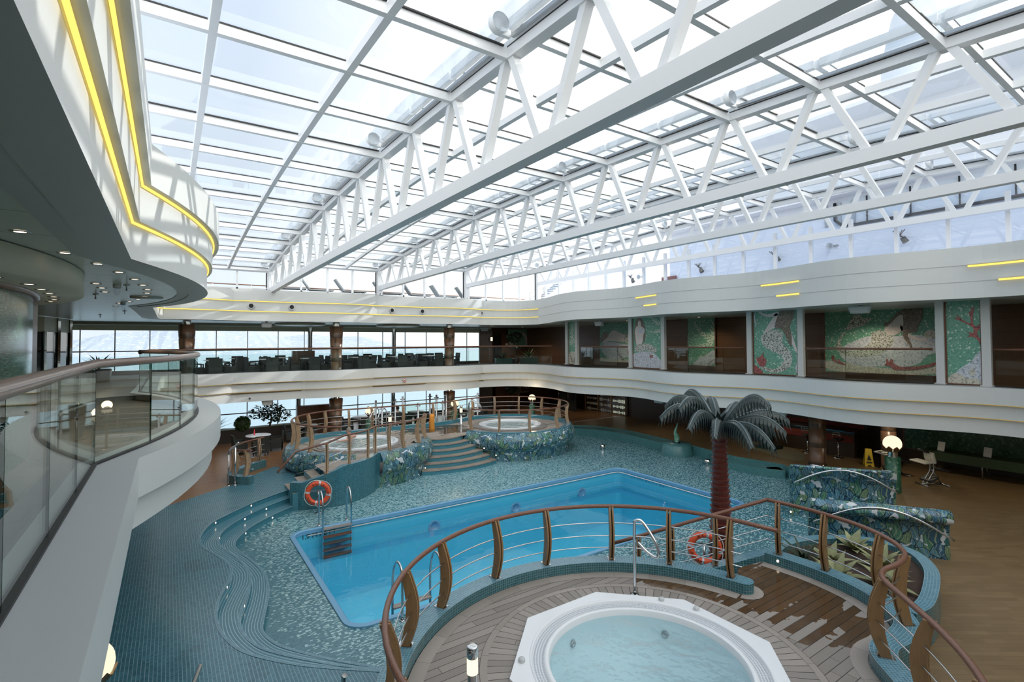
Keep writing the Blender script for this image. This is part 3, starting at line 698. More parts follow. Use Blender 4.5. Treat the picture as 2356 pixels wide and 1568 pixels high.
# wood walls at the right of the windows, and the back wall of the right galleries
m = MB(); m.wall([(18.14, 31.0), (19.0, 30.6), (19.0, 31.1), (24.2, 31.1)], 0.45, 2.6); m.wall([(18.14, 31.0), (19.0, 30.6), (19.0, 31.1), (24.2, 31.1)], 3.67, 6.21, 'wood_wall')
struct(m.build('wall_far', 'wood_dark'))
m = MB(); m.wall([(24.15, 31.2), (24.15, -4)], 0.447, 2.6); struct(m.build('wall_right_lower', 'wood_dark'))
m = MB(); m.wall([(22.3, 31.2), (22.3, -4.3)], 3.67, 6.5); struct(m.build('wall_right', 'wood_wall'))
m = MB(); m.wall([(-8.9, -4), (-8.9, 31.2)], 0.447, 2.6); m.wall([(-8.9, -4), (-8.9, 31.2)], 3.67, 6.21); struct(m.build('wall_left', 'wood_wall'))
m = MB(); m.wall([(-9, -4.3), (24.2, -4.3)], 0.0, 7.6); struct(m.build('wall_back', 'white_panel'))
# ------------------------------------------------------------------ skylight: four stepped bays, each hung from its own lattice truss
UT = [-1.32, 3.9, 9.12, 14.34, 19.56]
def zt(k, v): return 9.26+0.40*(k-1)-0.0037*(v-11.9)**2
def zb(k, v): return 7.60+0.43*(k-1)-0.0005*(v-11.9)**2
VJ = [25.85-1.672*j for j in range(19)]
TL = {1: 'nearest white lattice roof truss, the lowest and longest in view', 2: 'second white lattice roof truss, behind the nearest one', 3: 'third white lattice roof truss, between the second and the one above the mermaid gallery', 4: 'farthest white lattice roof truss, standing over the window posts of the mermaid gallery'}
for k in (1, 2, 3, 4):
    u = UT[k]; T = thing('roof_truss', (u, 25.85, zb(k, 25.85)), TL[k], 'truss', 'white lattice roof trusses'); o = Vector((u, 25.85, zb(k, 25.85)))
    m = MB()
    for a, b in zip(VJ[:-1], VJ[1:]): m.bar(Vector((u, a, zt(k, a)+0.11))-o, Vector((u, b, zt(k, b)+0.11))-o, 0.17, 0.24)
    m.build('top_chord', 'white_steel', T)
    m = MB(); n = 18
    for i in range(n):
        a = 25.75+(VJ[-1]-25.75)*i/n; b = 25.75+(VJ[-1]-25.75)*(i+1)/n
        m.bar(Vector((u, a, zb(k, a)+0.11))-o, Vector((u, b, zb(k, b)+0.11))-o, 0.20, 0.22)
    m.build('bottom_chord', 'white_steel', T)
    for i, v in enumerate(VJ[:-1]):
        for s, vb in ((1, v-0.70), (0, v-0.97)):
            vt = v if s else VJ[i+1]
            m = MB(); m.bar(Vector((u, vt-(0.07 if s else -0.07), zt(k, vt)+0.05))-o, Vector((u, vb, zb(k, vb)+0.2))-o, 0.11, 0.12, up=(1, 0, 0)); m.build('brace', 'white_steel', T)
    m = MB(); m.bar(Vector((0, 0.08, 0.0)), Vector((0, 0.08, zt(k, 25.85)+0.1-o.z)), 0.22, 0.22, up=(1, 0, 0)); m.bar((0, 0.08, 7.66-o.z), (0, 0.08, 0.1), 0.30, 0.26, up=(1, 0, 0)); m.build('end_post', 'white_steel', T)
    m = MB()
    for dv in (-0.14, 0.14): m.lathe([(0, -0.04), (0.085, -0.04), (0.085, 0.04), (0, 0.04)], (0.02, -0.05, 7.70-o.z), 12, axis=Matrix.Rotation(PI/2, 3, 'X')) if dv < 0 else m.box((dv, -0.06, 7.69-o.z), (0.05, 0.06, 0.10))
    m.build('wheel', 'dull_steel', T)
sky = []
for k in (1, 2, 3, 4):
    R = struct(thing('window_%d' % (k+2), (0, 0, 0), 'skylight bay of glass panes in white bars, roof level %d' % k, None))
    ua, ub = UT[k-1]+0.02, UT[k]-0.085
    um = [UT[k-1]+5.22/3, UT[k-1]+5.22*2/3]
    m = MB()
    for a, b in zip(VJ[:-1], VJ[1:]): m.face([(ua, a, zt(k, a)+0.15), (ub, a, zt(k, a)+0.15), (ub, b, zt(k, b)+0.15), (ua, b, zt(k, b)+0.15)])
    m.build('pane', 'roof_glass', R)
    m = MB()
    for j, v in enumerate(VJ):
        m.bar((ua-0.05, v, zt(k, v)+0.065), (ub, v, zt(k, v)+0.065), 0.09, 0.14)
    m.build('purlin', 'white_steel', R)
    m = MB()
    for uu in um+[ua-0.05]:
        for a, b in zip(VJ[:-1], VJ[1:]): m.bar((uu, a-0.045, zt(k, a-0.045)+0.067), (uu, b+0.045, zt(k, b+0.045)+0.067), 0.10, 0.13)
    m.build('mullion', 'white_steel', R)
    # black gaskets along the panes, heavier on every third bar
    m = MB()
    for j, v in enumerate(VJ):
        h = 0.032 if j % 3 == 0 else 0.009
        cuts = [ua]+um+[ub]
        for a, b in zip(cuts[:-1], cuts[1:]):
            m.bar((a+0.06, v-0.047-h/2, zt(k, v)+0.14), (b-0.06, v-0.047-h/2, zt(k, v)+0.14), h, 0.02)
    for a, b in zip(VJ[:-1], VJ[1:]): m.bar((ub+0.004, a-0.06, zt(k, a)+0.14), (ub+0.004, b+0.06, zt(k, b)+0.14), 0.012, 0.02)
    m.build('gasket', 'black', R)
    # end beam on the window side
    m = MB(); m.bar((ua, 25.95, zt(k, 25.85)+0.06), (ub, 25.95, zt(k, 25.85)+0.06), 0.12, 0.22); m.build('end_beam', 'white_steel', R)
# roller blind tubes lying on the glass beside each truss
for k in (1, 2, 3, 4):
    for q, j in enumerate((0, 3, 6, 9, 12, 15)):
        a, b = VJ[j]-0.17, VJ[j+3]+0.03
        u = UT[k]-0.33; za = zt(k, a)+0.30; zb_ = zt(k, b)+0.30
        B = thing('roller_blind', (u, a, za), 'translucent roller blind tube on the glass along the %s truss, %s from the sea windows' % (('nearest', 'second', 'third', 'farthest')[k-1], ORD[q]), 'blind', 'roller blind tubes on the skylight')
        m = MB(); m.tube([(0, -0.1, 0), (0, b-a, zb_-za)], 0.135, 14); m.build('tube', 'frost_tube', B)
        m = MB(); ax = Matrix.Rotation(PI/2, 3, 'X')
        m.lathe([(0.0, 0.0), (0.13, 0.0), (0.142, 0.02), (0.142, 0.10), (0.13, 0.12)], (0, 0, 0), 18, axis=ax); m.lathe([(0.0, -0.03), (0.05, -0.03), (0.05, 0.0)], (0, 0, 0), 10, 'dull_steel', axis=ax)
        m.box((0.10, -0.05, -0.09), (0.16, 0.06, 0.1)); m.build('end_bracket', 'white_steel', B)
        m = MB(); m.bar((0.19, -0.1, -0.12), (0.19, b-a, zb_-za-0.12), 0.05, 0.05); m.build('tray', 'dull_steel', B)
# ------------------------------------------------------------------ glazing between the top deck and the skylight
for k in (1, 2, 3, 4):
    R = struct(thing('window_%d' % (k+6), (0, 26.0, 0), 'upright glazing under the skylight edge, facing the sea', None))
    ua, ub = UT[k-1]+0.12, UT[k]-0.15; zt_ = zt(k, 25.85)-0.05
    m = MB(); m.face([(ua, 0, 7.72), (ub, 0, 7.72), (ub, 0, zt_), (ua, 0, zt_)]); m.build('pane', 'window_glass', R)
    m = MB()
    for i in range(5):
        x = ua+(ub-ua)*i/4; m.box((x, 0, (7.62+zt_)/2), (0.085, 0.10, zt_-7.62))
    m.box(((ua+ub)/2, 0, 7.70), (ub-ua, 0.10, 0.07)); m.build('mullion', 'white_steel', R)
    m = MB(); m.box(((ua+ub)/2, -0.30, 7.625), (ub-ua+0.4, 0.05, 0.05)); m.box((ub-0.03, -0.03, (7.75+zt_)/2), (0.04, 0.06, zt_-7.8)); m.build('track', 'black', R)
R = struct(thing('window_11', (19.85, 0, 0), 'upright glazing over the mermaid gallery', None))
ps = [21.45+1.34*i for i in range(4)]+[21.45-1.345*i for i in range(1, 20)]
ps = sorted(ps)
m = MB(); m.face([(0, ps[0], 7.66), (0, ps[-1], 7.66), (0, ps[-1], 9.75), (0, ps[0], 9.75)]); m.build('pane', 'blue_pane', R)
m = MB()
for v in ps: m.box((0, v, 8.5), (0.14, 0.11, 1.9))
m.box((0, (ps[0]+ps[-1])/2, 7.66), (0.14, ps[-1]-ps[0], 0.08)); m.build('post', 'white_steel', R)
# ------------------------------------------------------------------ sea, coast, outer decks, deckhouse
m = MB(); m.face([(-3000, 40, -14), (3000, 40, -14), (3000, 1400, -14), (-3000, 1400, -14)]); tag(m.build('sea', 'sea_water'), 'pale blue sea outside the left windows', 'sea', None, 'stuff')
random.seed(11)
def hz(x): return max(4.0, 40+13*math.sin(x*0.0062+0.6)+7*math.sin(x*0.017+1)+3*math.sin(x*0.05)-max(0, (x-60))*0.045)
m = MB(); nx, ny = 90, 2
def hp(i, j):
    x = -950+1750*i/nx; t = j/(ny-1); y = 975+t*300
    return (x, y, -14+hz(x+30*math.sin(t*3))*t)
for i in range(nx):
    for j in range(ny-1): m.face([hp(i, j), hp(i+1, j), hp(i+1, j+1), hp(i, j+1)])
struct(m.build('coast', 'hill_mat'), 'hazy blue hills along the far coast')
# top deck on the sea side: rail, loungers
T = thing('deck_railing', (0, 33.6, 7.6), 'white outer deck railing with dark top rail beyond the upright glazing', 'railing')
m = MB(); m.tube([(-6, 0, 1.05), (24, 0, 1.05)], 0.035, 6); m.build('handrail', 'door_brown', T)
for i in range(16):
    m = MB(); m.box((-6+2*i, 0, 0.52), (0.06, 0.05, 1.04)); m.build('post', 'white_steel', T)
def lounger():
    r = thing('sun_lounger', (0, 0, 0), 'x', 'sun lounger', 'sun loungers behind the upright glazing')
    m = MB(); m.bar((-0.9, 0, 0.36), (0.3, 0, 0.36), 0.62, 0.06); m.build('seat', 'lounger_cloth', r)
    m = MB(); m.bar((0.28, 0, 0.36), (0.72, 0, 0.98), 0.62, 0.06); m.build('backrest', 'lounger_cloth', r)
    for x in (-0.8, 0.4):
        for y in (-0.25, 0.25):
            m = MB(); m.bar((x, y, 0), (x, y, 0.34), 0.05, 0.05, up=(1, 0, 0)); m.build('leg', 'dull_steel', r)
    return r
lo = lounger()
for i, (u, v) in enumerate(((4.9, 27.6), (6.3, 27.7), (8.0, 27.6), (10.1, 27.6), (11.9, 27.7), (13.6, 27.6), (15.3, 27.6))):
    lb = '%s sun lounger from the left behind the upright glazing, on the outer deck' % ORD[i]
    if i == 0: at(lo, (u, v, 7.6), PI*0.93); lo['label'] = lb
    else: dup(lo, (u, v, 7.6), PI*(0.93+0.02*(i % 3)), lb)
# deckhouse behind the mermaid gallery
D = thing('deckhouse', (22.6, 10, 7.6), 'white deckhouse wall with a dark framed window band behind the right glazing', 'building')
m = MB()
m.box((0.5, -7, 1.75), (1.0, 30, 3.5)); m.box((2.2, -9, 5.0), (3.2, 26, 3.2)); m.box((0.1, -7, 3.45), (1.6, 30.5, 0.14)); m.box((1.2, -9, 6.65), (4.2, 26.5, 0.14))
m.build('wall', 'deck_white', D)
m = MB(); m.box((-0.05, -4.0, 2.75), (0.06, 7.4, 1.0)); m.build('window_band', 'window_glass', D)
m = MB(); P = [(-0.09, y, z) for (y, z) in [(-0.35, 3.2), (-0.35, 2.5), (-0.6, 2.25), (-1.0, 2.2), (-6.6, 2.2), (-7.2, 2.4), (-7.5, 2.75), (-7.6, 3.2)]]
m.tube(P, 0.06, 6)
for y in (-1.5, -2.9, -4.3, -5.7): m.box((-0.09, y, 2.75), (0.03, 0.05, 1.0))
m.build('window_frame', 'black', D)
for y in (-0.0, -9.3):
    m = MB()
    for i in range(3): m.box((-0.03, y-0.5*i, 2.75), (0.05, 0.12, 0.9))
    m.build('louvre', 'dull_steel', D)
m = MB()
for i in range(22): m.box((0.0, 6.5-1.4*i, 4.0), (0.05, 0.05, 1.0))
m.box((0, -8.2, 4.5), (0.06, 30, 0.06)); m.build('upper_railing', 'white_steel', D)
Dr = thing('porthole_door', (22.52, 18.0, 7.62), 'dark red panel with a round porthole behind the right glazing', 'door')
m = MB(); m.box((0, 0, 0.55), (0.08, 0.95, 1.1)); m.build('leaf', 'red_cloth', Dr)
m = MB(); m.lathe([(0.22, -0.02), (0.30, -0.02), (0.30, 0.05), (0.22, 0.05), (0.22, -0.02)], (-0.05, -0.05, 0.42), 20, axis=Matrix.Rotation(-PI/2, 3, 'Y')); m.build('porthole_ring', 'white_steel', Dr)
m = MB(); m.lathe([(0, 0), (0.22, 0)], (-0.06, -0.05, 0.42), 20, axis=Matrix.Rotation(-PI/2, 3, 'Y')); m.build('porthole_glass', 'dark_glass', Dr)
def floodlight():
    r = thing('floodlight', (0, 0, 0), 'x', 'floodlight', 'floodlights on the deckhouse wall')
    m = MB(); m.tube([(0, 0, 0), (-0.25, 0, 0)], 0.03, 6)
    for i in range(5):
        a = -0.9+0.45*i; m.tube([(-0.25, 0, 0), (-0.3, 0.13*math.sin(a), 0.08+0.05*math.cos(a)), (-0.32, 0.24*math.sin(a), 0.2)], 0.016, 5)
    m.build('bracket', 'black', r)
    m = MB(); m.lathe([(0, 0), (0.09, 0), (0.11, 0.2), (0, 0.2)], (-0.22, -0.08, -0.08), 12, axis=Matrix.Rotation(-0.5, 3, 'X') @ Matrix.Rotation(PI, 3, 'X')); m.build('lamp_head', 'black', r)
    return r
fl = floodlight()
for i, (v, z) in enumerate(((20.6, 8.9), (16.0, 8.95), (12.1, 9.0), (7.4, 9.05))):
    lb = '%s black floodlight from the left on the white deckhouse wall' % ORD[i]
    if i == 0: at(fl, (22.6, v, z)); fl['label'] = lb
    else: dup(fl, (22.6, v, z), 0, lb)
def spk():
    r = thing('deck_speaker', (0, 0, 0), 'x', 'loudspeaker', 'horn speakers on the deckhouse wall')
    m = MB(); m.lathe([(0.04, 0), (0.06, 0.1), (0.14, 0.28), (0.13, 0.28), (0.0, 0.12)], (0, 0, 0), 14, axis=Matrix.Rotation(-PI/2, 3, 'Y')); m.build('horn', 'frame_grey', r)
    m = MB(); m.box((-0.02, -0.12, 0.03), (0.06, 0.2, 0.05)); m.build('bracket', 'dull_steel', r)
    return r
sp0 = spk()
for i, (v, z) in enumerate(((20.0, 8.9), (9.8, 9.05))):
    lb = ('small grey horn speaker beside the leftmost floodlight on the deckhouse wall', 'grey horn speaker between the third and fourth floodlights on the deckhouse wall')[i]
    if i == 0: at(sp0, (22.6, v, z)); sp0['label'] = lb
    else: dup(sp0, (22.6, v, z), 0, lb)
# open stair on the top deck
S = thing('deck_stair', (20.6, 27.6, 7.6), 'open metal stair with handrails rising behind the far truss ends', 'stairs')
for i in range(9):
    m = MB(); m.box((0.25*i, 0, 0.18*(i+1)), (0.28, 0.9, 0.04)); m.build('tread', 'dull_steel', S)
for y in (-0.47, 0.47):
    m = MB(); m.bar((-0.1, y, 0.0), (2.3, y, 1.75), 0.04, 0.2); m.build('stringer', 'deck_white', S)
    m = MB(); m.tube([(-0.1, y, 0), (-0.1, y, 0.95), (2.3, y, 2.65), (2.3, y, 1.7)], 0.025, 6); m.tube([(-0.1, y, 0.5), (2.3, y, 2.2)], 0.015, 5); m.tube([(1.1, y, 0.9), (1.1, y, 1.8)], 0.02, 5); m.build('handrail', 'dull_steel', S)
# funnel dome, mast and flags above the skylight on the right
F = thing('funnel', (34, 8.5, 14.3), 'pale rounded funnel casing seen through the skylight at top right', 'funnel')
m = MB(); m.lathe([(3.2, -3), (3.4, 2), (3.3, 6), (2.8, 8.5), (1.8, 10.0), (0.6, 10.7), (0, 10.8)], (0, 0, 0), 28); m.build('casing', 'deck_white', F)
m = MB(); m.lathe([(0.7, -4), (0.55, 6), (0, 6)], (4.0, -6.2, 0), 16); m.box((4, -6.2, 3.2), (0.5, 3.6, 0.4)); m.build('mast', 'deck_white', F)
R = thing('radar_dome', (30, 14.8, 13.2), 'small white dome on a stalk behind the skylight bars', 'dome')
m = MB(); m.lathe([(0.12, -2), (0.12, 0), (0.5, 0.1), (0.62, 0.5), (0.4, 0.95), (0, 1.1)], (0, 0, 0), 18); m.build('dome', 'deck_white', R)
fg = thing('flag', (31.0, 1.2, 17.2), 'red and yellow flag flying beyond the skylight at top right', 'flag')
for i, c in enumerate(('flag_red', 'flag_yellow', 'flag_red')):
    m = MB()
    for j in range(8):
        def q(a, b): return (0.15*a, -0.26*a+0.1*math.sin(a), 0.3*(b)-0.16*a+0.07*math.sin(a*1.3))
        m.face([q(j, i), q(j+1, i), q(j+1, i+1), q(j, i+1)], None, None, True)
    m.build('stripe', c, fg)
m = MB(); m.tube([(0, 0, 1.1), (0, 0, -4)], 0.03, 6); m.build('staff', 'dull_steel', fg)
for i, (u, v, z) in enumerate(((28.0, 7.2, 13.0), (28.2, 6.6, 12.6))):
    m = MB(); m.face([(0, 0, 0), (0, -0.16, -0.02), (0.02, -0.17, -0.6), (0, 0, -0.6)]); m.tube([(0, 0, 0.05), (0, 0, -3.4)], 0.015, 5, 'dull_steel'); o = m.build('pennant', 'flag_red', None); o.location = (u, v, z)
    tag(o, ('narrow red pennant on a line behind the skylight, the longer of two', 'short red pennant on a line to the right of the longer one')[i], 'flag', 'red pennants')
# ------------------------------------------------------------------ glass balustrades of the gallery
def resample(path, step):
    P = [Vector((p[0], p[1])) for p in path]; out = [P[0]]; acc = 0
    for a, b in zip(P[:-1], P[1:]):
        L = (b-a).length; d = step-acc
        while d <= L:
            out.append(a+(b-a)*(d/L)); d += step
        acc = L-(d-step)
    if (out[-1]-P[-1]).length > step*0.3: out.append(P[-1])
    else: out[-1] = P[-1]
    return out
def balustrade(name, path, z0, h, pane, label, rail='rail_wood', r=0.035, cuts=None):
    root = thing(name, (path[0][0], path[0][1], z0), label, 'balustrade'); o = Vector((path[0][0], path[0][1], z0))
    pts = cuts or resample(path, pane)
    for a, b in zip(pts[:-1], pts[1:]):
        a = Vector((a[0], a[1])); b = Vector((b[0], b[1])); t = (b-a).normalized(); n = Vector((-t.y, t.x))*0.008
        a2 = a+t*0.006; b2 = b-t*0.006
        m = MB(); c = [a2-n, b2-n, b2+n, a2+n]
        lo = [(p.x-o.x, p.y-o.y, -0.02) for p in c]; hi = [(p.x-o.x, p.y-o.y, h-0.02) for p in c]
        m.face([lo[0], lo[1], hi[1], hi[0]]); m.face([lo[2], lo[3], hi[3], hi[2]])
        m.face([lo[1], lo[2], hi[2], hi[1]], 'glass_edge'); m.face([lo[3], lo[0], hi[0], hi[3]], 'glass_edge'); m.face([hi[0], hi[1], hi[2], hi[3]], 'glass_edge')
        m.build('glass_pane', 'rail_glass', root)
    m = MB(); m.tube([(p[0]-o.x, p[1]-o.y, h) for p in path], r, 10); m.build('handrail', rail, root)
    m = MB(); A = offset([p[:2] for p in path], -0.03); B = offset([p[:2] for p in path], 0.03)
    A = [(p[0]-o.x, p[1]-o.y) for p in A]; B = [(p[0]-o.x, p[1]-o.y) for p in B]
    m.strip(A, B, 0.02); m.wall(A, -0.01, 0.02); m.wall(B, -0.01, 0.02); m.build('base_channel', 'black', root)
    return root
near = [p for p in GL if p[1] < 17.25]
straight = [(-0.67, v) for v in (-4.0, -2.75, -1.5, -0.25, 1.0, 2.25, 3.45, 4.6, 5.85, 7.14)]
bul = resample(bulge(-0.67, 0.47, 7.2, 17.2, 60), 1.22)
balustrade('glass_balustrade', near, 3.88, 1.10, 1.2, 'nearest glass balustrade with a brown handrail, curving out with the white ledge on the left', rail='rail_brown', r=0.05, cuts=[Vector(p) for p in straight]+bul[1:])
balustrade('glass_balustrade', [(-0.67, 17.2), (-0.67, 19), (-0.67, 22), (-0.67, 25.0), (-0.3, 25.62)] + GLW + GLC, 3.88, 1.06, 1.55, 'long glass balustrade in front of the sea window gallery, with thin brown handrail')
UP = 19.2
def arcrail(va, vb, sag):
    n = 14; return [(UP-sag*math.sin(PI*i/n)**0.8 if 0 < i < n else UP, va+(vb-va)*i/n) for i in range(n+1)]
for (va, vb, sag, lb) in ((21.55, 17.95, 0.45, 'bowed glass balustrade in front of the reclining mermaid mosaic'), (15.5, 11.65, 0.5, 'bowed glass balustrade between the seated and the swimming mermaid panels'), (9.3, 5.6, 0.5, 'bowed glass balustrade in front of the largest mermaid mosaic'), (4.2, -3.5, 0.5, 'glass balustrade at the right edge, beside the coral panel')):
    balustrade('glass_balustrade', arcrail(va, vb, sag), 3.88, 1.04, 1.6, lb)
# white posts of the mermaid gallery
pv_ = [22.65, 21.8, 17.73, 15.70, 11.43, 9.45, 5.40, 4.36]
nm = ['left of the frond panel', 'right of the frond panel', 'left of the seated mermaid', 'right of the seated mermaid', 'left of the swimming mermaid', 'right of the swimming mermaid', 'left of the coral panel', 'right of the coral panel']
for v, s in zip(pv_, nm):
    m = MB(); m.box((0, 0, 1.32), (0.16, 0.20, 2.64)); m.box((-0.03, 0, 0.015), (0.24, 0.26, 0.03)); o = m.build('gallery_post', 'white_panel'); o.location = (UP, v, 3.88)
    tag(o, 'white square gallery post standing %s' % s, 'post', 'white gallery posts')
# ------------------------------------------------------------------ mermaid mosaics
from mathutils.geometry import tessellate_polygon
def smooth2(P, k=3):
    for _ in range(2):
        P = [q for i in range(len(P)) for q in ((P[i][0]*.78+P[(i+1) % len(P)][0]*.22, P[i][1]*.78+P[(i+1) % len(P)][1]*.22), (P[i][0]*.22+P[(i+1) % len(P)][0]*.78, P[i][1]*.22+P[(i+1) % len(P)][1]*.78))]
    return P
def mosaic(name, label, box, org, shapes, frame=True, back='sea_mosaic', M=None):
    """box: zoom-pixel rectangle (x0,y0,x1,y1) of the picture; org: (u, vl, vr, z0, z1) in the room"""
    u, vl, vr, z0, z1 = org; x0, y0, x1, y1 = box
    root = thing(name, (u, (vl+vr)/2, z0), label, 'mosaic', 'mermaid gallery mosaics'); cy = (vl+vr)/2
    def mp(x, y, d): return (-d, vl+(vr-vl)*(x-x0)/(x1-x0)-cy, (z1-z0)*(1-(y-y0)/(y1-y0)))
    if M: mp0 = mp; mp = lambda x, y, d: M(mp0(x, y, d))
    m = MB(); c = [mp(x0, y0, 0.02), mp(x1, y0, 0.02), mp(x1, y1, 0.02), mp(x0, y1, 0.02)]; b = [mp(x0, y0, -0.03), mp(x1, y0, -0.03), mp(x1, y1, -0.03), mp(x0, y1, -0.03)]
    m.face(c)
    for i in range(4): m.face([c[i], c[(i+1) % 4], b[(i+1) % 4], b[i]])
    m.build('ground', back, root)
    for k, (pn, mat, polys) in enumerate(shapes):
        m = MB(); d = 0.024+0.003*k
        for P in polys:
            P = [(min(max(x, x0), x1), min(max(y, y0), y1)) for x, y in smooth2(P)]
            for tri in tessellate_polygon([[Vector((x, y, 0)) for x, y in P]]):
                m.face([mp(P[i][0], P[i][1], d) for i in tri])
        m.build(pn, mat, root)
    if frame:
        m = MB(); w_ = abs(vr-vl); h_ = z1-z0
        for (a, bb) in ((c[0], c[1]), (c[1], c[2]), (c[2], c[3]), (c[3], c[0])): m.bar(a, bb, 0.05, 0.035)
        m.build('frame', 'rail_wood', root)
    return root
def frond(x, y, L, a, n=7, w=26):
    """a bending frond drawn as leaflets"""
    out = []; px, py = x, y
    for i in range(n):
        t = i/n; ang = a+0.9*t; qx = px+L/n*math.cos(ang); qy = py+L/n*math.sin(ang)
        for s in (-1, 1):
            lx = qx+w*(1.2-t)*math.cos(ang+s*0.9); ly = qy+w*(1.2-t)*math.sin(ang+s*0.9)
            out.append([(px, py), ((px+lx)/2-4*s, (py+ly)/2+3), (lx, ly), (qx, qy)])
        px, py = qx, qy
    return out
def star(x, y, r):
    return [[(x+(r if i % 2 else r*0.3)*math.cos(i*PI/5), y+(r if i % 2 else r*0.3)*math.sin(i*PI/5)) for i in range(10)]]
ZT = 6.62
mosaic('mosaic', 'narrow mosaic panel of pale fronds on green, leftmost of the mermaid gallery', (8, 770, 105, 1200), (19.24, 22.55, 21.9, 3.9, 6.45),
       [('frond', 'frond_mosaic', frond(70, 1000, 230, -1.9, 7, 40)+frond(70, 1000, 120, -2.9, 5, 26)+frond(75, 1000, 150, -1.1, 5, 26)), ('ground_strip', 'sand_mosaic', [[(8, 1100), (50, 1070), (105, 1090), (105, 1200), (8, 1200)]]), ('plant', 'hair_mosaic', frond(70, 1190, 160, -2.2, 6, 24)+frond(75, 1190, 150, -1.4, 6, 24))])
mosaic('mosaic', 'mosaic panel of a seated long-haired mermaid holding a shell', (670, 715, 947, 1240), (19.24, 17.62, 15.82, 3.9, ZT),
       [('rock', 'rock_mosaic', [[(668, 1110), (720, 1095), (780, 1085), (860, 1090), (910, 1130), (940, 1170), (948, 1240), (800, 1245), (668, 1240)]]),
        ('hair', 'hair_mosaic', [[(740, 748), (770, 785), (793, 850), (797, 940), (785, 1000), (760, 1010), (720, 1000), (690, 1010), (683, 950), (690, 850), (708, 775)]]),
        ('body', 'flesh_mosaic', [[(738, 785), (756, 815), (750, 842), (778, 862), (795, 885), (775, 925), (768, 1000), (752, 1026), (705, 1028), (697, 960), (692, 890), (704, 850), (727, 842), (720, 815)]]),
        ('shell', 'rock_mosaic', [[(722, 885), (750, 865), (790, 880), (775, 910), (740, 912)]]),
        ('tail', 'tail_mosaic', [[(690, 1028), (750, 1015), (830, 1008), (890, 1050), (907, 1090), (860, 1098), (800, 1072), (740, 1092), (690, 1085)]]),
        ('frond', 'frond_mosaic', frond(945, 830, 190, -2.7, 7, 34)+frond(945, 880, 130, -3.6, 6, 26)), ('starfish', 'coral_mosaic', star(850, 1130, 26))])
mosaic('mosaic', 'mosaic panel of a swimming mermaid seen from behind with a curling tail', (1848, 640, 2285, 1290), (19.24, 11.30, 9.58, 3.9, ZT),
       [('tail', 'tail_mosaic', [[(1930, 930), (2000, 885), (2100, 880), (2155, 910), (2140, 970), (2150, 1020), (2205, 1060), (2237, 1130), (2215, 1210), (2140, 1262), (2040, 1277), (1940, 1250), (1890, 1200), (1862, 1130), (1905, 1180), (1960, 1225), (2060, 1245), (2135, 1200), (2155, 1150), (2120, 1110), (2040, 1080), (1960, 1040), (1925, 980)]]),
        ('body', 'flesh_mosaic', [[(2080, 720), (2120, 755), (2080, 860), (2010, 885), (1950, 915), (1985, 860), (2040, 790)], [(1860, 662), (1910, 695), (1990, 742), (2110, 712), (2110, 750), (2000, 768), (1905, 722)], [(2180, 820), (2232, 920), (2283, 1080), (2268, 1092), (2212, 970)]]),
        ('hair', 'hair_mosaic', [[(2195, 658), (2250, 678), (2262, 760), (2210, 850), (2232, 930), (2226, 1055), (2190, 985), (2150, 890), (2110, 862), (2080, 880), (2065, 840), (2105, 740), (2150, 680)]]),
        ('ribbon', 'rock_mosaic', [[(1880, 690), (1850, 760), (1880, 830), (1856, 870), (1892, 830), (1868, 765)], [(2260, 1090), (2280, 1160), (2255, 1220), (2275, 1280), (2282, 1225), (2290, 1150)]]),
        ('coral', 'coral_mosaic', [[(1868, 1110), (1885, 1145), (1920, 1130), (1960, 1075), (1945, 1130), (1985, 1155), (1970, 1215), (1930, 1225), (1890, 1190)], [(1850, 1200), (1900, 1230), (1960, 1285), (1850, 1290)]])])
mosaic('mosaic', 'narrow mosaic panel of a red branching coral above pale rocks', (1588, 490, 1955, 1355), (19.24, 5.28, 4.47, 3.9, ZT),
       [('rock', 'rock_mosaic', [[(1945, 1020), (1880, 1100), (1840, 1150), (1740, 1200), (1650, 1280), (1600, 1355), (1955, 1355), (1955, 1180)]]), ('sand', 'sand_mosaic', [[(1600, 1300), (1680, 1240), (1800, 1300), (1900, 1290), (1955, 1340), (1955, 1355), (1600, 1355)]]),
        ('coral', 'coral_mosaic', [[(1945, 1000), (1918, 940), (1860, 910), (1800, 925), (1850, 890), (1790, 860), (1880, 885), (1880, 830), (1760, 770), (1660, 735), (1730, 740), (1680, 685), (1780, 765), (1860, 800), (1840, 700), (1825, 680), (1860, 690), (1855, 625), (1875, 665), (1900, 620), (1880, 700), (1870, 780), (1900, 830), (1950, 790), (1955, 830), (1910, 870), (1920, 910), (1955, 950)]]),
        ('starfish', 'sand_mosaic', star(1855, 1240, 58))])
mosaic('mosaic', 'mosaic of a reclining long-haired mermaid on the back wall, behind the leftmost bowed balustrade', (348, 745, 640, 1188), (22.2, 23.08, 20.5, 3.95, 6.55),
       [('rock', 'rock_mosaic', [[(380, 1000), (440, 975), (560, 1000), (640, 1010), (640, 1120), (560, 1150), (480, 1170), (420, 1150), (360, 1060)]]), ('sand', 'sand_mosaic', [[(348, 1140), (450, 1160), (560, 1150), (640, 1160), (640, 1188), (348, 1188)]]),
        ('body', 'flesh_mosaic', [[(362, 992), (400, 950), (432, 915), (480, 852), (520, 870), (560, 898), (590, 905), (590, 985), (500, 975), (440, 968), (400, 990)]]), ('tail', 'tail_mosaic', [[(585, 900), (640, 898), (640, 1000), (580, 990)]]),
        ('hair', 'hair_mosaic', [[(400, 868), (435, 880), (442, 920), (405, 955), (370, 995), (356, 980), (365, 920)]]), ('weed', 'hair_mosaic', frond(590, 1170, 170, -2.4, 6, 16)), ('coral', 'coral_mosaic', [[(620, 1110), (612, 1080), (630, 1050), (640, 1080), (640, 1110)]])])
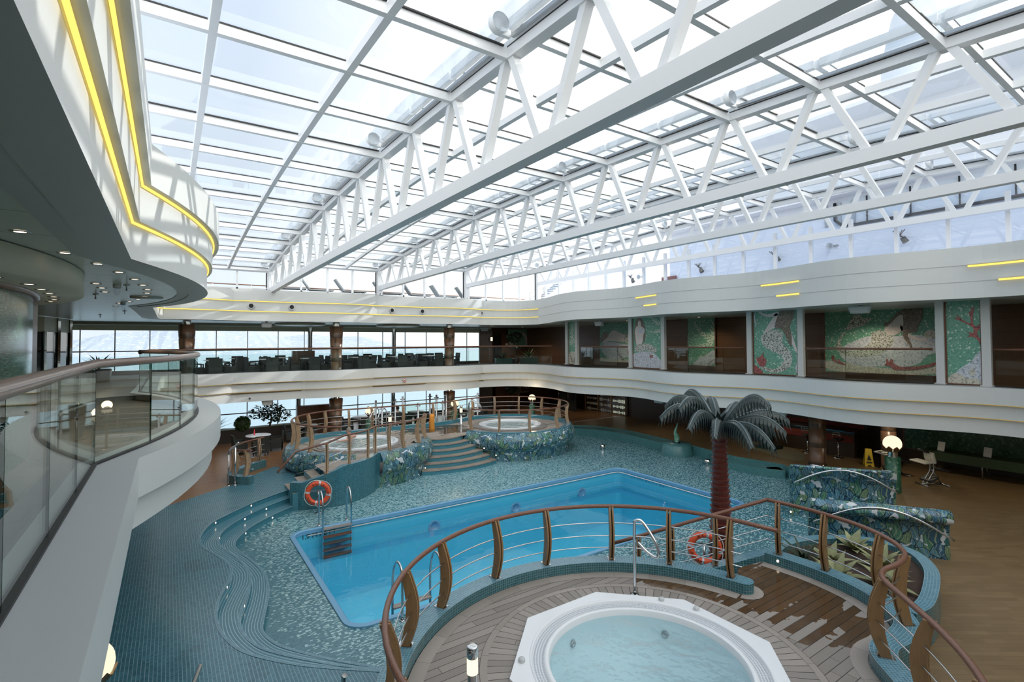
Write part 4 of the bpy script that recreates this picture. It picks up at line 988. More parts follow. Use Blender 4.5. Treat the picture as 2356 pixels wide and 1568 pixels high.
mosaic('mosaic', 'tall narrow mosaic of pale palm fronds on the dark back wall', (1210, 705, 1470, 1212), (22.2, 16.63, 15.0, 3.95, 6.55),
       [('frond', 'frond_mosaic', frond(1465, 960, 330, -1.75, 8, 60)+frond(1465, 960, 260, -2.75, 7, 45)+frond(1460, 970, 240, -3.7, 6, 40)+frond(1350, 1100, 120, 1.9, 5, 30)), ('rock', 'rock_mosaic', [[(1470, 1040), (1400, 1090), (1320, 1150), (1240, 1205), (1470, 1212)]]), ('plant', 'hair_mosaic', frond(1400, 1210, 90, -1.2, 5, 20))])
mosaic('mosaic', 'largest mosaic, a mermaid lying on rocks with her tail fin raised', (415, 545, 1505, 1285), (22.2, 10.0, 6.3, 3.93, 6.6),
       [('sand', 'sand_mosaic', [[(415, 1150), (600, 1170), (900, 1215), (1200, 1230), (1505, 1170), (1505, 1285), (415, 1285)]]), ('rock', 'rock_mosaic', [[(555, 1050), (640, 990), (760, 930), (900, 880), (1100, 895), (1350, 880), (1505, 920), (1505, 1050), (1400, 1090), (1340, 1180), (1150, 1215), (1000, 1205), (850, 1222), (640, 1180)]]),
        ('tail', 'tail_mosaic', [[(640, 828), (585, 900), (548, 975), (540, 1040), (600, 1092), (720, 1115), (860, 1112), (1000, 1080), (1100, 1000), (1132, 930), (1092, 868), (1020, 825), (930, 838), (895, 885), (920, 930), (860, 1000), (760, 1045), (650, 1045), (590, 1000), (595, 925), (655, 845)], [(740, 645), (805, 660), (825, 705), (935, 690), (855, 770), (720, 812), (640, 835), (690, 740)]]),
        ('body', 'flesh_mosaic', [[(1028, 822), (1080, 760), (1130, 688), (1195, 660), (1222, 720), (1228, 800), (1195, 850), (1122, 892), (1060, 872)], [(1195, 780), (1235, 850), (1300, 898), (1420, 928), (1425, 948), (1300, 932), (1200, 865), (1178, 800)]]),
        ('hair', 'hair_mosaic', [[(1290, 588), (1360, 590), (1392, 640), (1380, 720), (1340, 790), (1330, 862), (1240, 862), (1272, 960), (1292, 1020), (1248, 1032), (1275, 1008), (1220, 930), (1200, 868), (1215, 760), (1208, 668), (1160, 690), (1100, 760), (1060, 795), (1033, 788), (1040, 738), (1062, 760), (1120, 700), (1160, 645), (1230, 620)]]),
        ('shell', 'sand_mosaic', [[(1380, 905), (1400, 850), (1450, 830), (1495, 860), (1505, 905), (1440, 915)]]), ('coral', 'coral_mosaic', [[(1018, 1195), (1050, 1170), (1045, 1125), (1065, 1130), (1070, 1165), (1092, 1120), (1112, 1140), (1115, 1175), (1180, 1208), (1300, 1198), (1400, 1180), (1480, 1145), (1505, 1165), (1400, 1212), (1240, 1238), (1110, 1238), (1090, 1205)], [(490, 1100), (520, 1110), (530, 1150), (560, 1165), (570, 1130), (590, 1170), (660, 1205), (600, 1200), (500, 1165)]])])
cm = mosaic('mosaic', 'pale arched mosaic on the far wood wall behind the potted tree', (0, 0, 100, 100), (30.98, 20.55, 22.65, 4.8, 6.15),
       [('arch', 'flesh_mosaic', [[(25, 100), (30, 40), (50, 12), (72, 20), (85, 50), (88, 100), (80, 100), (74, 45), (58, 24), (42, 40), (36, 100)]]), ('rock', 'sand_mosaic', [[(5, 60), (20, 50), (25, 70), (22, 100), (5, 100)]])], M=lambda p: Vector((p[1], p[0], p[2])))
cm.location = (21.6, 30.98, 4.8)
# ------------------------------------------------------------------ wood columns on the window side
def column(loc, z0, h, lb, tapered=True):
    T = thing('column', (loc[0], loc[1], z0), lb, 'column', 'wood clad columns')
    m = MB(); seg = 4
    for i in range(seg):
        a = i/seg; b = (i+1)/seg-0.012; hh = h-0.18
        ra = 0.255+0.10*max(0, a-0.25); rb_ = 0.255+0.10*max(0, b-0.25)
        m.lathe([(ra, hh*a), (rb_, hh*b), (rb_-0.015, hh*b), (rb_-0.015, hh*(i+1)/seg)], (0, 0, 0), 24)
    m.lathe([(0.30, h-0.18), (0, h-0.18)], (0, 0, 0), 24); m.build('cladding', 'column_wood', T)
    m = MB(); m.lathe([(0.17, h-0.2), (0.17, h)], (0, 0, 0), 20); m.build('collar', 'chrome', T)
for i, u in enumerate((0.62, 6.96, 13.3)):
    column((u, 26.1), 3.68, 2.52, '%s wood clad column of the sea window gallery' % ('left', 'middle', 'right')[i])
    if i: column((u, 26.1), 0.45, 2.14, '%s wood clad column of the lower deck, under the sea window gallery' % ('', 'left', 'right')[i])
for i, (u, z0, h) in enumerate(((6.6, 3.68, 2.5), (11.55, 3.68, 2.5), (6.0, 0.45, 2.14), (11.5, 0.45, 2.14))):
    m = MB(); m.lathe([(0.14, 0), (0.14, h)], (0, 0, 0), 16); m.lathe([(0.2, 0), (0.2, 0.06), (0.14, 0.07)], (0, 0, 0), 16); o = m.build('steel_column', 'chrome'); o.location = (u, 30.2, z0)
    tag(o, ('polished steel column by the gallery windows, left of two', 'polished steel column by the gallery windows, right of two', 'polished steel column by the lower windows, left of two', 'polished steel column by the lower windows, right of two')[i], 'column', 'steel columns')
# ------------------------------------------------------------------ small fittings on the white bands
for i, u in enumerate((1.84, 3.0, 4.69, 5.87, 8.37, 9.54, 11.24, 12.37, 14.9, 16.06)):
    T = thing('air_nozzle', (u, 25.235, 6.86 if i < 8 else 6.86), '%s round black air nozzle from the left on the upper white band' % ORD[i], 'nozzle', 'round air nozzles')
    ax = Matrix.Rotation(PI/2, 3, 'X')
    m = MB(); m.lathe([(0.10, 0.0), (0.135, 0.0), (0.135, 0.05), (0.10, 0.05), (0.10, 0.0)], (0, 0, 0), 20, axis=ax); m.build('ring', 'white_panel', T)
    m = MB(); m.lathe([(0, 0.02), (0.10, 0.02)], (0, 0, 0), 20, axis=ax); m.build('core', 'black', T)
Ns = thing('no_smoking_sign', (10.3, 25.41, 3.20), 'round no smoking sign on the white gallery band', 'sign'); ax = Matrix.Rotation(PI/2, 3, 'X')
m = MB(); m.lathe([(0, 0.025), (0.10, 0.025), (0.10, -0.02)], (0, 0, 0), 24, axis=ax); m.build('plate', 'paper', Ns)
m = MB(); m.lathe([(0.085, 0.027), (0.105, 0.027)], (0, 0, 0), 24, axis=ax); m.bar((-0.065, -0.03, 0.065), (0.065, -0.03, -0.065), 0.018, 0.004); m.build('red_ring', 'flag_red', Ns)
m = MB(); m.box((-0.005, -0.028, 0), (0.10, 0.003, 0.022)); m.bar((0.05, -0.028, 0.02), (0.06, -0.028, 0.055), 0.01, 0.003); m.build('cigarette', 'black', Ns)
for i, (u, v, z, lb) in enumerate(((3.02, 25.56, 2.72, 'leftmost of the spots on the lowest white band over the left plants'), (8.37, 25.56, 2.75, 'spot on the lowest white band over the left hot tub'), (14.6, 25.50, 2.77, 'spot on the lowest white band left of the shop sign'), (17.95, 19.3, 2.70, 'spot on the lowest white band right of the shop sign'), (17.95, 13.4, 2.70, 'spot on the lowest white band left of the palm'), (18.45, 7.4, 2.74, 'spot on the lowest white band right of the palm'))):
    T = thing('spot_lamp', (u, v, z), 'small round %s' % lb, 'spotlight', 'small spots on the lowest band')
    d = Vector((0, -1, 0)) if v > 25 else Vector((-1, 0, 0)); q = d.to_track_quat('Z', 'Y').to_matrix()
    m = MB(); m.lathe([(0.045, -0.05), (0.045, 0.05), (0.03, 0.06)], (0, 0, 0), 12, axis=q); m.build('housing', 'dull_steel', T)
    m = MB(); m.lathe([(0, 0.055), (0.03, 0.055)], (0, 0, 0), 12, axis=q); m.build('lens', 'dark_glass', T)
def hangspeaker(loc, rz, lb, w=0.42):
    T = thing('ceiling_speaker', loc, lb, 'loudspeaker', 'white speakers under the bands', rz)
    m = MB(); P = [(-w, -0.12), (w, -0.12), (w*0.8, 0.12), (-w*0.8, 0.12)]
    lo_ = [(x*0.78, y, -0.26) for x, y in P]; hi_ = [(x, y, -0.02) for x, y in P]
    m.face(lo_); m.face(hi_)
    for i in range(4): m.face([lo_[i], lo_[(i+1) % 4], hi_[(i+1) % 4], hi_[i]])
    m.build('cabinet', 'frame_grey', T, bevel=0.03)
    m = MB(); m.face([(-w*0.62, -0.122, -0.22), (w*0.62, -0.122, -0.22), (w*0.75, -0.122, -0.06), (-w*0.75, -0.122, -0.06)]); m.build('grille', 'white_panel', T)
    m = MB(); m.box((0, 0, 0.0), (0.1, 0.08, 0.06)); m.build('bracket', 'dull_steel', T)
hangspeaker((3.78, 25.9, 2.58), 0, 'boxy speaker hanging under the lower band by the left windows', 0.26)
hangspeaker((3.74, 26.0, 6.18), 0, 'boxy grey speaker under the gallery ceiling by the left windows', 0.26)
hangspeaker((19.0, 19.75, 6.28), -PI/2, 'white speaker over the reclining mermaid mosaic', 0.3)
hangspeaker((18.6, 7.26, 6.33), -PI/2, 'white speaker over the largest mermaid mosaic', 0.36)
hangspeaker((18.95, 15.77, 2.58), -PI/2, 'white speaker under the lower band left of the palm', 0.3)
hangspeaker((19.1, 10.28, 2.58), -PI/2, 'white speaker under the lower band behind the palm fronds', 0.36)
hangspeaker((17.6, 29.0, 2.58), -0.5, 'white speaker under the lower ceiling beside the shop', 0.3)
hangspeaker((17.4, 29.0, 6.18), -0.5, 'white speaker under the gallery ceiling by the far door', 0.3)
# ------------------------------------------------------------------ near gallery: ceiling drum, mosaic drum wall, lights
m = MB(); C0 = (-7.6, 8.9); R0 = 6.6
m.lathe([(0, 5.9), (R0, 5.9), (R0, 6.2)], (C0[0], C0[1], 0), 80, 'cream_ceiling', True); o = m.build('ceiling_drum', 'cream_ceiling'); struct(o)
m = MB(); m.lathe([(6.05, 3.68), (6.05, 5.9)], (C0[0], C0[1], 0), 80, None, True, -1.1, 0.375); o = m.build('wall_drum', 'drum_mosaic'); struct(o)
m = MB(); m.lathe([(6.05, 5.84), (6.12, 5.84), (6.12, 5.9)], (C0[0], C0[1], 0), 80, None, True, -1.1, 0.375); struct(m.build('trim_4', 'rail_wood'))
m = MB(); m.box((-1.985, 11.65, 4.79), (0.10, 0.9, 2.22)); m.box((-2.45, 11.9, 4.79), (0.9, 0.12, 2.22)); struct(m.build('wall_pier', 'wood_wall'))
DL = [(-1.12, 6.21), (-0.97, 7.4), (-0.76, 8.2), (-0.60, 9.02), (-0.46, 9.89), (-0.39, 10.78), (-0.35, 11.64), (-0.38, 12.45), (-0.45, 13.41), (-0.60, 14.28), (-0.80, 15.12)]
def downlight(loc, lb, grp):
    T = thing('ceiling_light', loc, lb, 'downlight', grp)
    m = MB(); m.lathe([(0.045, -0.004), (0.072, -0.008), (0.078, 0.0)], (0, 0, 0), 18); m.build('ring', 'dull_steel', T)
    m = MB(); m.lathe([(0, -0.002), (0.045, -0.002)], (0, 0, 0), 14); m.build('lens', 'spot_glow', T)
for i, (u, v) in enumerate(DL): downlight((u, v, 6.208), '%s downlight of the long outer row in the near gallery ceiling, counted from the camera' % ORD[i].capitalize(), 'outer row of downlights')
for i, (u, v) in enumerate(((-1.03, 10.9), (-1.02, 11.69), (-1.05, 12.55), (-1.05, 15.92), (-1.21, 17.27))): downlight((u, v, 6.208), '%s downlight of the short inner row beside the round dropped ceiling' % ORD[i].capitalize(), 'inner row of downlights')
for i, (u, v) in enumerate(((-1.5, 7.3), (-1.36, 8.0), (-1.36, 8.7), (-1.38, 9.35), (-1.42, 9.95), (-1.5, 10.55), (-1.62, 11.1))): downlight((u, v, 5.898), '%s downlight under the round dropped ceiling over the green mosaic drum' % ORD[i].capitalize(), 'drum downlights')
for i, (u, v, s) in enumerate(((-0.75, 10.9, 0.085), (-0.95, 15.6, 0.08))):
    T = thing('dome_camera', (u, v, 6.208), ('larger glass dome camera on the near gallery ceiling', 'smaller dome camera farther along the near gallery ceiling')[i], 'camera', 'ceiling dome cameras')
    m = MB(); m.lathe([(s*0.7, 0), (s*0.72, -0.05), (s*0.6, -0.06)], (0, 0, 0), 16); m.build('base', 'frame_grey', T)
    m = MB(); m.lathe([(s*0.6, -0.06), (s*0.55, -0.13), (s*0.3, -0.18), (0, -0.195)], (0, 0, 0), 16); m.build('dome', 'frost_tube', T)
for i, (u, v) in enumerate(((-0.62, 10.9), (-1.25, 13.2), (-1.15, 19.5), (-2.0, 22.5))):
    T = thing('sprinkler', (u, v, 6.208), ('sprinkler head beside the larger dome camera', 'sprinkler head over the end of the green drum', 'sprinkler head beyond the smaller dome camera', 'farthest sprinkler head on the near gallery ceiling')[i], 'sprinkler', 'ceiling sprinklers')
    m = MB(); m.lathe([(0.05, 0), (0.05, -0.01), (0.012, -0.02), (0.012, -0.09), (0.03, -0.095), (0, -0.1)], (0, 0, 0), 10); m.build('head', 'dull_steel', T)
m = MB(); m.lathe([(0.30, -0.004), (0.30, -0.03), (0, -0.035)], (0, 0, 0), 24); o = m.build('ceiling_speaker_disc', 'ceiling_grey'); o.location = (-0.42, 13.6, 6.208); tag(o, 'flat round speaker disc in the near gallery ceiling', 'ceiling disc')
# flat round ceiling lamps over the window gallery
for i, u in enumerate((5.6, 10.9)):
    T = thing('ceiling_lamp', (u, 27.8, 6.2), '%s wide round flat ceiling lamp over the window gallery seats' % ('left', 'right')[i], 'ceiling lamp', 'round gallery lamps')
    m = MB(); m.lathe([(1.2, 0), (1.25, -0.05), (1.2, -0.10), (1.1, -0.11)], (0, 0, 0), 40); m.build('rim', 'cream_ceiling', T)
    m = MB(); m.lathe([(0, -0.10), (1.1, -0.11)], (0, 0, 0), 40); m.build('diffuser', 'white_panel', T)
# mirrored glass lift lobby behind the drum
G = struct(thing('wall_lobby', (0, 0, 0), 'glass and steel doors at the end of the near gallery', None))
m = MB(); m.wall([(-6.2, 21.5), (-3.75, 24.6), (-3.35, 27.0)], 3.68, 5.65); m.build('glass', 'dark_glass', G)
m = MB(); m.wall([(-6.2, 21.5), (-3.75, 24.6), (-3.35, 27.0)], 5.65, 6.2); m.build('header', 'cream_ceiling', G)
m = MB()
for t in (0, 0.2, 0.35, 0.5, 0.66, 0.82, 1.0): p = Vector((-6.2, 21.5)).lerp(Vector((-3.75, 24.6)), t); m.box((p.x+0.03, p.y-0.03, 4.78), (0.07, 0.07, 1.8), None, 0.7)
for t in (0.5, 1.0): p = Vector((-3.75, 24.6)).lerp(Vector((-3.35, 27.0)), t); m.box((p.x+0.03, p.y-0.03, 5.03), (0.09, 0.09, 2.3), None, 0.7)
m.build('frame', 'chrome', G)

# dark air slots in the lower window-side band
for i, (a, b) in enumerate(((1.9, 5.2), (8.6, 11.6), (14.75, 15.25))):
    for j, (z, off) in enumerate(((3.385, 0.14), (2.945, 0.27))):
        m = MB(); m.box(((a+b)/2, 25.3+off-0.012, z), (b-a, 0.03, 0.035)); o = m.build('air_slot', 'bronze_leaf')
        tag(o, '%s air slot in the %s step of the white band below the window gallery' % (('left', 'middle', 'right short')[i], ('upper', 'lower')[j]), 'air slot', 'dark air slots')
# working light of the downlights
def spot(loc, watts, cone, col=(1, 0.86, 0.62), blend=0.6):
    L = bpy.data.lights.new('downlight_bulb', 'SPOT'); L.energy = watts; L.spot_size = math.radians(cone); L.spot_blend = blend; L.color = col; L.shadow_soft_size = 0.04
    o = bpy.data.objects.new('downlight_bulb', L); COL.objects.link(o); o.location = loc; return o
for (u, v) in ((-1.5, 7.3), (-1.36, 8.7), (-1.42, 9.95), (-1.62, 11.1)): spot((u, v, 5.86), 14, 70)
for (u, v) in ((-0.46, 9.89), (-0.35, 11.64), (-0.60, 14.28), (-1.05, 15.92)): spot((u, v, 6.17), 60, 100)

for i, (u, v, z, wt, lb) in enumerate(((20.9, 19.6, 6.33, 110, 'facing the reclining mermaid mosaic'), (20.9, 15.0, 6.33, 90, 'facing the tall palm frond mosaic'), (20.9, 8.2, 6.33, 130, 'facing the largest mermaid mosaic'), (20.9, 1.5, 6.33, 90, 'right of the coral panel'), (20.0, 28.3, 6.205, 130, 'over the potted tree in the far corner'))):
    downlight((u, v, z), 'Recessed downlight in the right gallery ceiling, %s' % lb, 'right gallery downlights'); spot((u, v, z-0.04), wt*0.55, 140)  # lamps brighten the gallery; the far corner fixture is added as fill
for i, (u, v, wt, lb) in enumerate(((21.2, 7.4, 60, 'over the yellow floor sign'), (22.0, 12.0, 50, 'over the dolphin sculpture'), (21.4, 3.6, 60, 'in front of the long cloth table'), (20.6, 27.6, 70, 'in front of the shop'), (22.6, 24.3, 40, 'in front of the lit shop window'), (21.3, 17.5, 40, 'behind the round tiled pedestal'))):
    downlight((u, v, 2.596), 'Recessed downlight in the dark lower ceiling, %s' % lb, 'lower deck downlights'); spot((u, v, 2.55), wt*0.5, 140)  # fixtures and lamps added to brighten the dark lower deck
# ------------------------------------------------------------------ railings with curved wooden posts
def lerp3(P, s):
    i = min(int(s), len(P)-2); return P[i].lerp(P[i+1], s-i)
def railing(name, label, base, inward, h, posts, wood='post_wood', rods=3, ext0=None, ext1=None, bow=0.10, r=0.035, lean=0.0, htop=None):
    """base: smooth list of Vector on the curb top; inward: function(point) -> unit vector; posts: list of indices into base"""
    o = base[0].copy(); T = thing(name, o, label, 'railing')
    iv = [inward(p) for p in base]
    def at_f(i, f):
        i0 = int(i); p = lerp3(base, i); d = iv[min(i0, len(iv)-1)]
        hh = h if htop is None else htop[min(i0, len(htop)-1)]
        return p+Vector((0, 0, hh*f))+d*(bow*math.sin(PI*min(1, f))+lean*f)
    H = [at_f(i, 1.0)-o for i in range(len(base))]
    if ext0: H = [Vector(q)-o for q in ext0]+H
    if ext1: H = H+[Vector(q)-o for q in ext1]
    m = MB(); m.tube(H, r, 12); m.build('handrail', 'rail_wood', T)
    for k in range(rods):
        f = (k+1)/(rods+1)*0.92+0.02
        m = MB(); m.tube([at_f(i, f)-o for i in range(len(base))], 0.010, 6); m.build('rod', 'steel', T)
    for i in posts:
        d = iv[min(int(i), len(iv)-1)]; t = Vector((-d.y, d.x, 0)); m = MB(); N = 9
        for s in (-1, 1):
            L = []
            for q in range(N):
                f = q/(N-1); c = at_f(i, f)-o; wdt = 0.045+0.035*math.sin(PI*(0.15+0.75*f)); off = t*s*0.026; th = t*0.014
                L.append([c+off-th-d*wdt, c+off+th-d*wdt, c+off+th+d*wdt, c+off-th+d*wdt])
            for q in range(N-1):
                for e in range(4): m.face([L[q][e], L[q][(e+1) % 4], L[q+1][(e+1) % 4], L[q+1][e]])
            m.face(L[0]); m.face(L[-1])
        P = m.build('post', wood, T)
        m = MB(); N = 8
        for q in range(N-1):
            a = at_f(i, 0.03+0.9*q/(N-1))-o; b = at_f(i, 0.03+0.9*(q+1)/(N-1))-o; m.bar(a, b, 0.03, 0.03, up=tuple(t))
        m.build('core', 'dark_rubber', P)
        m = MB(); M3 = Matrix((t, d, Vector((0, 0, 1)))).transposed(); m.box(at_f(i, 0)-o+Vector((0, 0, 0.006)), (0.12, 0.19, 0.012), M=M3); m.build('base_plate', 'steel', P)
    return T
def toward(cx, cy): return lambda p: (Vector((cx, cy, 0))-Vector((p.x, p.y, 0))).normalized()
def curb(m, path, wd, z0, z1, top='curb_top_tile', side='curb_tile', closed=False, end_caps=True, zfun=None):
    A = offset(path, wd/2); B = offset(path, -wd/2)
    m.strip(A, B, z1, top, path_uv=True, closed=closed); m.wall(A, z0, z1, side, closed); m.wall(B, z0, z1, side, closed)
    if end_caps and not closed:
        for k in (0, -1): m.wall([A[k], B[k]], z0, z1, side)
KZ, DZ = 1.25, 1.08
# ------------------------------------------------------------------ near hot tub platform
CA = (4.85, 4.20); RA = 3.12; TB = (5.1, 4.5)
Apath = arc(CA, RA, 12.5, 215, 54)
SB = [(p.x, p.y) for p in crom([(9.38, 5.30, 0), (9.42, 4.9, 0), (9.42, 4.4, 0), (9.30, 3.75, 0), (9.0, 3.2, 0), (8.6, 2.88, 0), (8.15, 2.80, 0), (7.75, 2.83, 0), (7.45, 2.72, 0), (7.1, 2.38, 0), (6.6, 1.9, 0), (6.05, 1.5, 0), (5.3, 1.15, 0), (4.4, 1.05, 0)], 6)]
NP = struct(thing('floor_near_platform', (0, 0, 0), 'raised teak deck round the nearest hot tub', None))
Ain = arc(CA, RA-0.16, 12.5, 215, 54); Bin = offset(SB, -0.15)
octo = [(TB[0]+1.78*math.cos(math.radians(22.5+45*i)), TB[1]+1.78*math.sin(math.radians(22.5+45*i))) for i in range(8)]
ringo = arc(TB, 2.14, 0, 360, 72)[:-1]; ringi = arc(TB, 2.04, 0, 360, 72)[:-1]
deckpoly = Ain + [(2.6, 1.6), (3.6, 1.1)] + Bin[::-1] + [(9.25, 5.32), (8.6, 5.42), (7.95, 5.05)]
m = MB(); m.fill([deckpoly, ringo[::-1]], DZ); m.build('planking', 'teak', NP)
m = MB()
for i in range(72):
    j = (i+1) % 72; a = ringo[i]; b = ringo[j]; c = ringi[j]; d = ringi[i]
    m.face([(a[0], a[1], DZ+.003), (b[0], b[1], DZ+.003), (c[0], c[1], DZ+.003), (d[0], d[1], DZ+.003)], None, [(i*0.185, 0), (i*0.185+.185, 0), (i*0.185+.185, .1), (i*0.185, .1)])
At = arc(CA, RA-0.155, 12.5, 215, 54); At2 = arc(CA, RA-0.36, 12.5, 215, 54); m.strip(At, At2, DZ+0.004, path_uv=True)
Bt = offset(SB, -0.16); Bt2 = offset(SB, -0.36); m.strip(Bt, Bt2, DZ+0.004, path_uv=True)
e0 = Vector(Apath[0]); m.strip([(e0.x+0.30*math.cos(a), e0.y+0.30*math.sin(a)) for a in [math.radians(-160+20*i) for i in range(13)]], [(e0.x+0.08*math.cos(a), e0.y+0.08*math.sin(a)) for a in [math.radians(-160+20*i) for i in range(13)]], DZ+0.004, path_uv=True)
m.build('trim_boards', 'teak_trim', NP)
m = MB(); N = 96
for i in range(N):
    a0 = 2*PI*i/N; a1 = 2*PI*(i+1)/N
    def orad(a): 
        q = (a-math.radians(22.5)) % (PI/4); return 1.76*math.cos(PI/8)/math.cos(q-PI/8)
    P = [(2.04, a0), (2.04, a1), (orad(a1), a1), (orad(a0), a0)]
    m.face([(TB[0]+r*math.cos(a), TB[1]+r*math.sin(a), DZ) for r, a in P], None, [(r, a*1.9) for r, a in P])
m.build('radial_boards', 'teak_radial', NP)
cu = MB(); curb(cu, Apath, 0.30, 0.0, KZ)
endc = arc(Apath[0], 0.15, -167.5, 12.5, 10); cu.prism(endc, 0.6, KZ, 'curb_top_tile', 'curb_tile')
cu.build('curb', 'curb_tile', NP)
cu = MB(); curb(cu, SB, 0.30, 0.40, KZ); cu.build('curb', 'curb_tile', NP)
# stairs from the near platform down to the pool floor, with outer stepped curb
S0 = Vector((9.38, 5.30)); S1 = Vector((7.55, 7.05))
m = MB()
for i in range(6):
    z = DZ-0.18*(i+1); ang = [math.radians(12.5+7.2*i), math.radians(12.5+7.2*(i+1.15))]
    q = [Vector((CA[0]+(RA+0.15)*math.cos(a), CA[1]+(RA+0.15)*math.sin(a))) for a in ang]
    s = [S0.lerp(S1, i/6), S0.lerp(S1, (i+1.05)/6)]
    if z > 0.05: m.prism([q[0], s[0], s[1], q[1]], max(0, z-0.18), z, 'teak_tread', 'step_riser_tile')
m.build('stair', 'teak_tread', NP)
m = MB()
for i in range(8):
    a = S0.lerp(S1, i/8); b = S0.lerp(S1, (i+1)/8); z0 = KZ-0.11*i; z1 = KZ-0.11*(i+1); n = Vector((0.69, 0.72))*0.13
    A = (a.x+n.x, a.y+n.y); B = (b.x+n.x, b.y+n.y); C_ = (b.x-n.x, b.y-n.y); D_ = (a.x-n.x, a.y-n.y)
    m.face([A+(z0,), B+(z1,), C_+(z1,), D_+(z0,)], 'curb_top_tile'); m.face([A+(0,), B+(0,), B+(z1,), A+(z0,)]); m.face([D_+(0,), C_+(0,), C_+(z1,), D_+(z0,)])
m.build('stair_curb', 'curb_tile', NP)
pA = [Vector((p[0], p[1], KZ)) for p in Apath]
def idx(path, u, v): return min(range(len(path)), key=lambda i: (path[i].x-u)**2+(path[i].y-v)**2)
railing('curved_railing', 'nearest curved wooden railing between the pool and the big hot tub', pA, toward(*CA), 0.95, [idx(pA, u, v) for u, v in ((7.84, 4.98), (7.37, 5.96), (6.61, 6.75), (5.61, 7.2), (4.51, 7.28), (3.44, 6.96), (2.56, 6.3), (1.95, 5.35), (1.75, 4.3), (1.95, 3.2))], ext0=[(7.98, 4.35, 2.2)], bow=0.10)
pB = [Vector((p[0], p[1], KZ)) for p in SB]
def inB(p): return (Vector((6.6, 4.0, 0))-Vector((p.x, p.y, 0))).normalized()
railing('curved_railing', 'winding wooden railing beside the planter and parquet, right of the big hot tub', pB, inB, 0.95, [idx(pB, u, v) for u, v in ((9.42, 5.1), (9.42, 4.25), (9.1, 3.35), (8.55, 2.86), (7.43, 2.70), (6.75, 2.05), (5.9, 1.42))], bow=0.10)
pS = [Vector((S0.x+(S1.x-S0.x)*i/16, S0.y+(S1.y-S0.y)*i/16, KZ-0.88*i/16)) for i in range(17)]
railing('stair_railing', 'sloping wooden stair railing in front of the palm trunk', pS, lambda p: Vector((-0.69, -0.72, 0)), 0.95, [6, 11, 15], ext0=[(9.42, 5.02, 2.2)], ext1=[(7.3, 7.3, 1.2)], bow=0.05)
def steplight(loc, d, lb, grp):
    q = Vector(d).to_track_quat('Z', 'Y').to_matrix(); T = thing('step_light', loc, lb, 'step light', grp)
    m = MB(); m.lathe([(0.022, 0.006), (0.034, 0.006), (0.034, -0.005)], (0, 0, 0), 14, axis=q); m.build('bezel', 'steel', T)
    m = MB(); m.lathe([(0, 0.007), (0.022, 0.007)], (0, 0, 0), 14, axis=q); m.build('lens', 'step_glow', T)
for i, (u, v, z, d) in enumerate(((8.95, 5.50, 0.95, (-.69, -.72, 0)), (9.262, 5.05, 1.17, (-1, 0, 0)), (9.26, 4.1, 1.17, (-1, 0.1, 0)))):
    steplight((u, v, z), d, ('glowing light low in the curb at the head of the near stair', 'glowing curb light at the corner of the near platform', 'glowing curb light beside the planter')[i], 'near platform curb lights')
# hot tub builder
def grate():
    t = NT('grate'); o = t.xyz(t.uv())
    g = t.math('MAXIMUM', t.math('LESS_THAN', t.math('FRACT', t.math('DIVIDE', o[0], 0.022)), 0.4), t.math('LESS_THAN', t.math('FRACT', t.math('DIVIDE', o[1], 0.035)), 0.4))
    t.pbr(t.mix(g, (0.30, 0.33, 0.36), (0.66, 0.68, 0.71)), 0.4)
grate()
def hot_tub(c, z, ro, octagon, label, ri, rw, zw):
    T = thing('hot_tub', (c[0], c[1], z), label, 'hot tub')
    m = MB()
    outer_ = [(ro*math.cos(math.radians(22.5+45*i)), ro*math.sin(math.radians(22.5+45*i))) for i in range(8)] if octagon else arc((0, 0), ro, 0, 360, 48)[:-1]
    inner = arc((0, 0), ri, 0, 360, 64)[:-1]
    m.fill([outer_, inner[::-1]], 0.045); m.wall(outer_, -0.1, 0.045, closed=True)
    m.lathe([(ri, 0.045), (ri-0.01, 0.06), (ri-0.03, 0.045), (ri-0.035, 0.012)], (0, 0, 0), 64)
    m.lathe([(rw+0.075, 0.0), (rw+0.06, 0.03), (rw+0.01, 0.03), (rw, 0.02), (rw-0.02, zw-z-0.05), (rw-0.06, -0.45), (rw-0.42, -0.5), (rw-0.48, -0.95), (0, -1.0)], (0, 0, 0), 64)
    m.build('shell', 'white_plastic', T)
    m = MB(); m.lathe([(ri-0.035, 0.012), (rw+0.075, 0.0)], (0, 0, 0), 64); m.build('overflow_grate', 'grate', T)
    m = MB(); m.lathe([(rw-0.005, zw-z), (0, zw-z)], (0, 0, 0), 48, None, False); m.build('water', 'tub_water', T)
    for q in range(5):
        a = 0.5+q*1.2566; m = MB(); m.lathe([(0.04, 0.02), (0.055, 0.0), (0, 0.0)], ((rw-0.05)*math.cos(a), (rw-0.05)*math.sin(a), -0.25), 10, axis=Vector((-math.cos(a), -math.sin(a), 0.1)).to_track_quat('Z', 'Y').to_matrix()); m.build('jet', 'dull_steel', T)
    return T
tb = hot_tub(TB, DZ+0.01, 1.79, True, 'large octagonal white hot tub full of pale water, in front', 1.50, 1.25, 1.03)
for a in (147, 33, 14):
    m = MB(); rr = 1.60; m.lathe([(0.045, 0), (0.045, 0.03), (0.035, 0.045), (0, 0.045)], (rr*math.cos(math.radians(a)), rr*math.sin(math.radians(a)), 0.045), 14); m.build('valve_cap', 'frame_grey', tb)
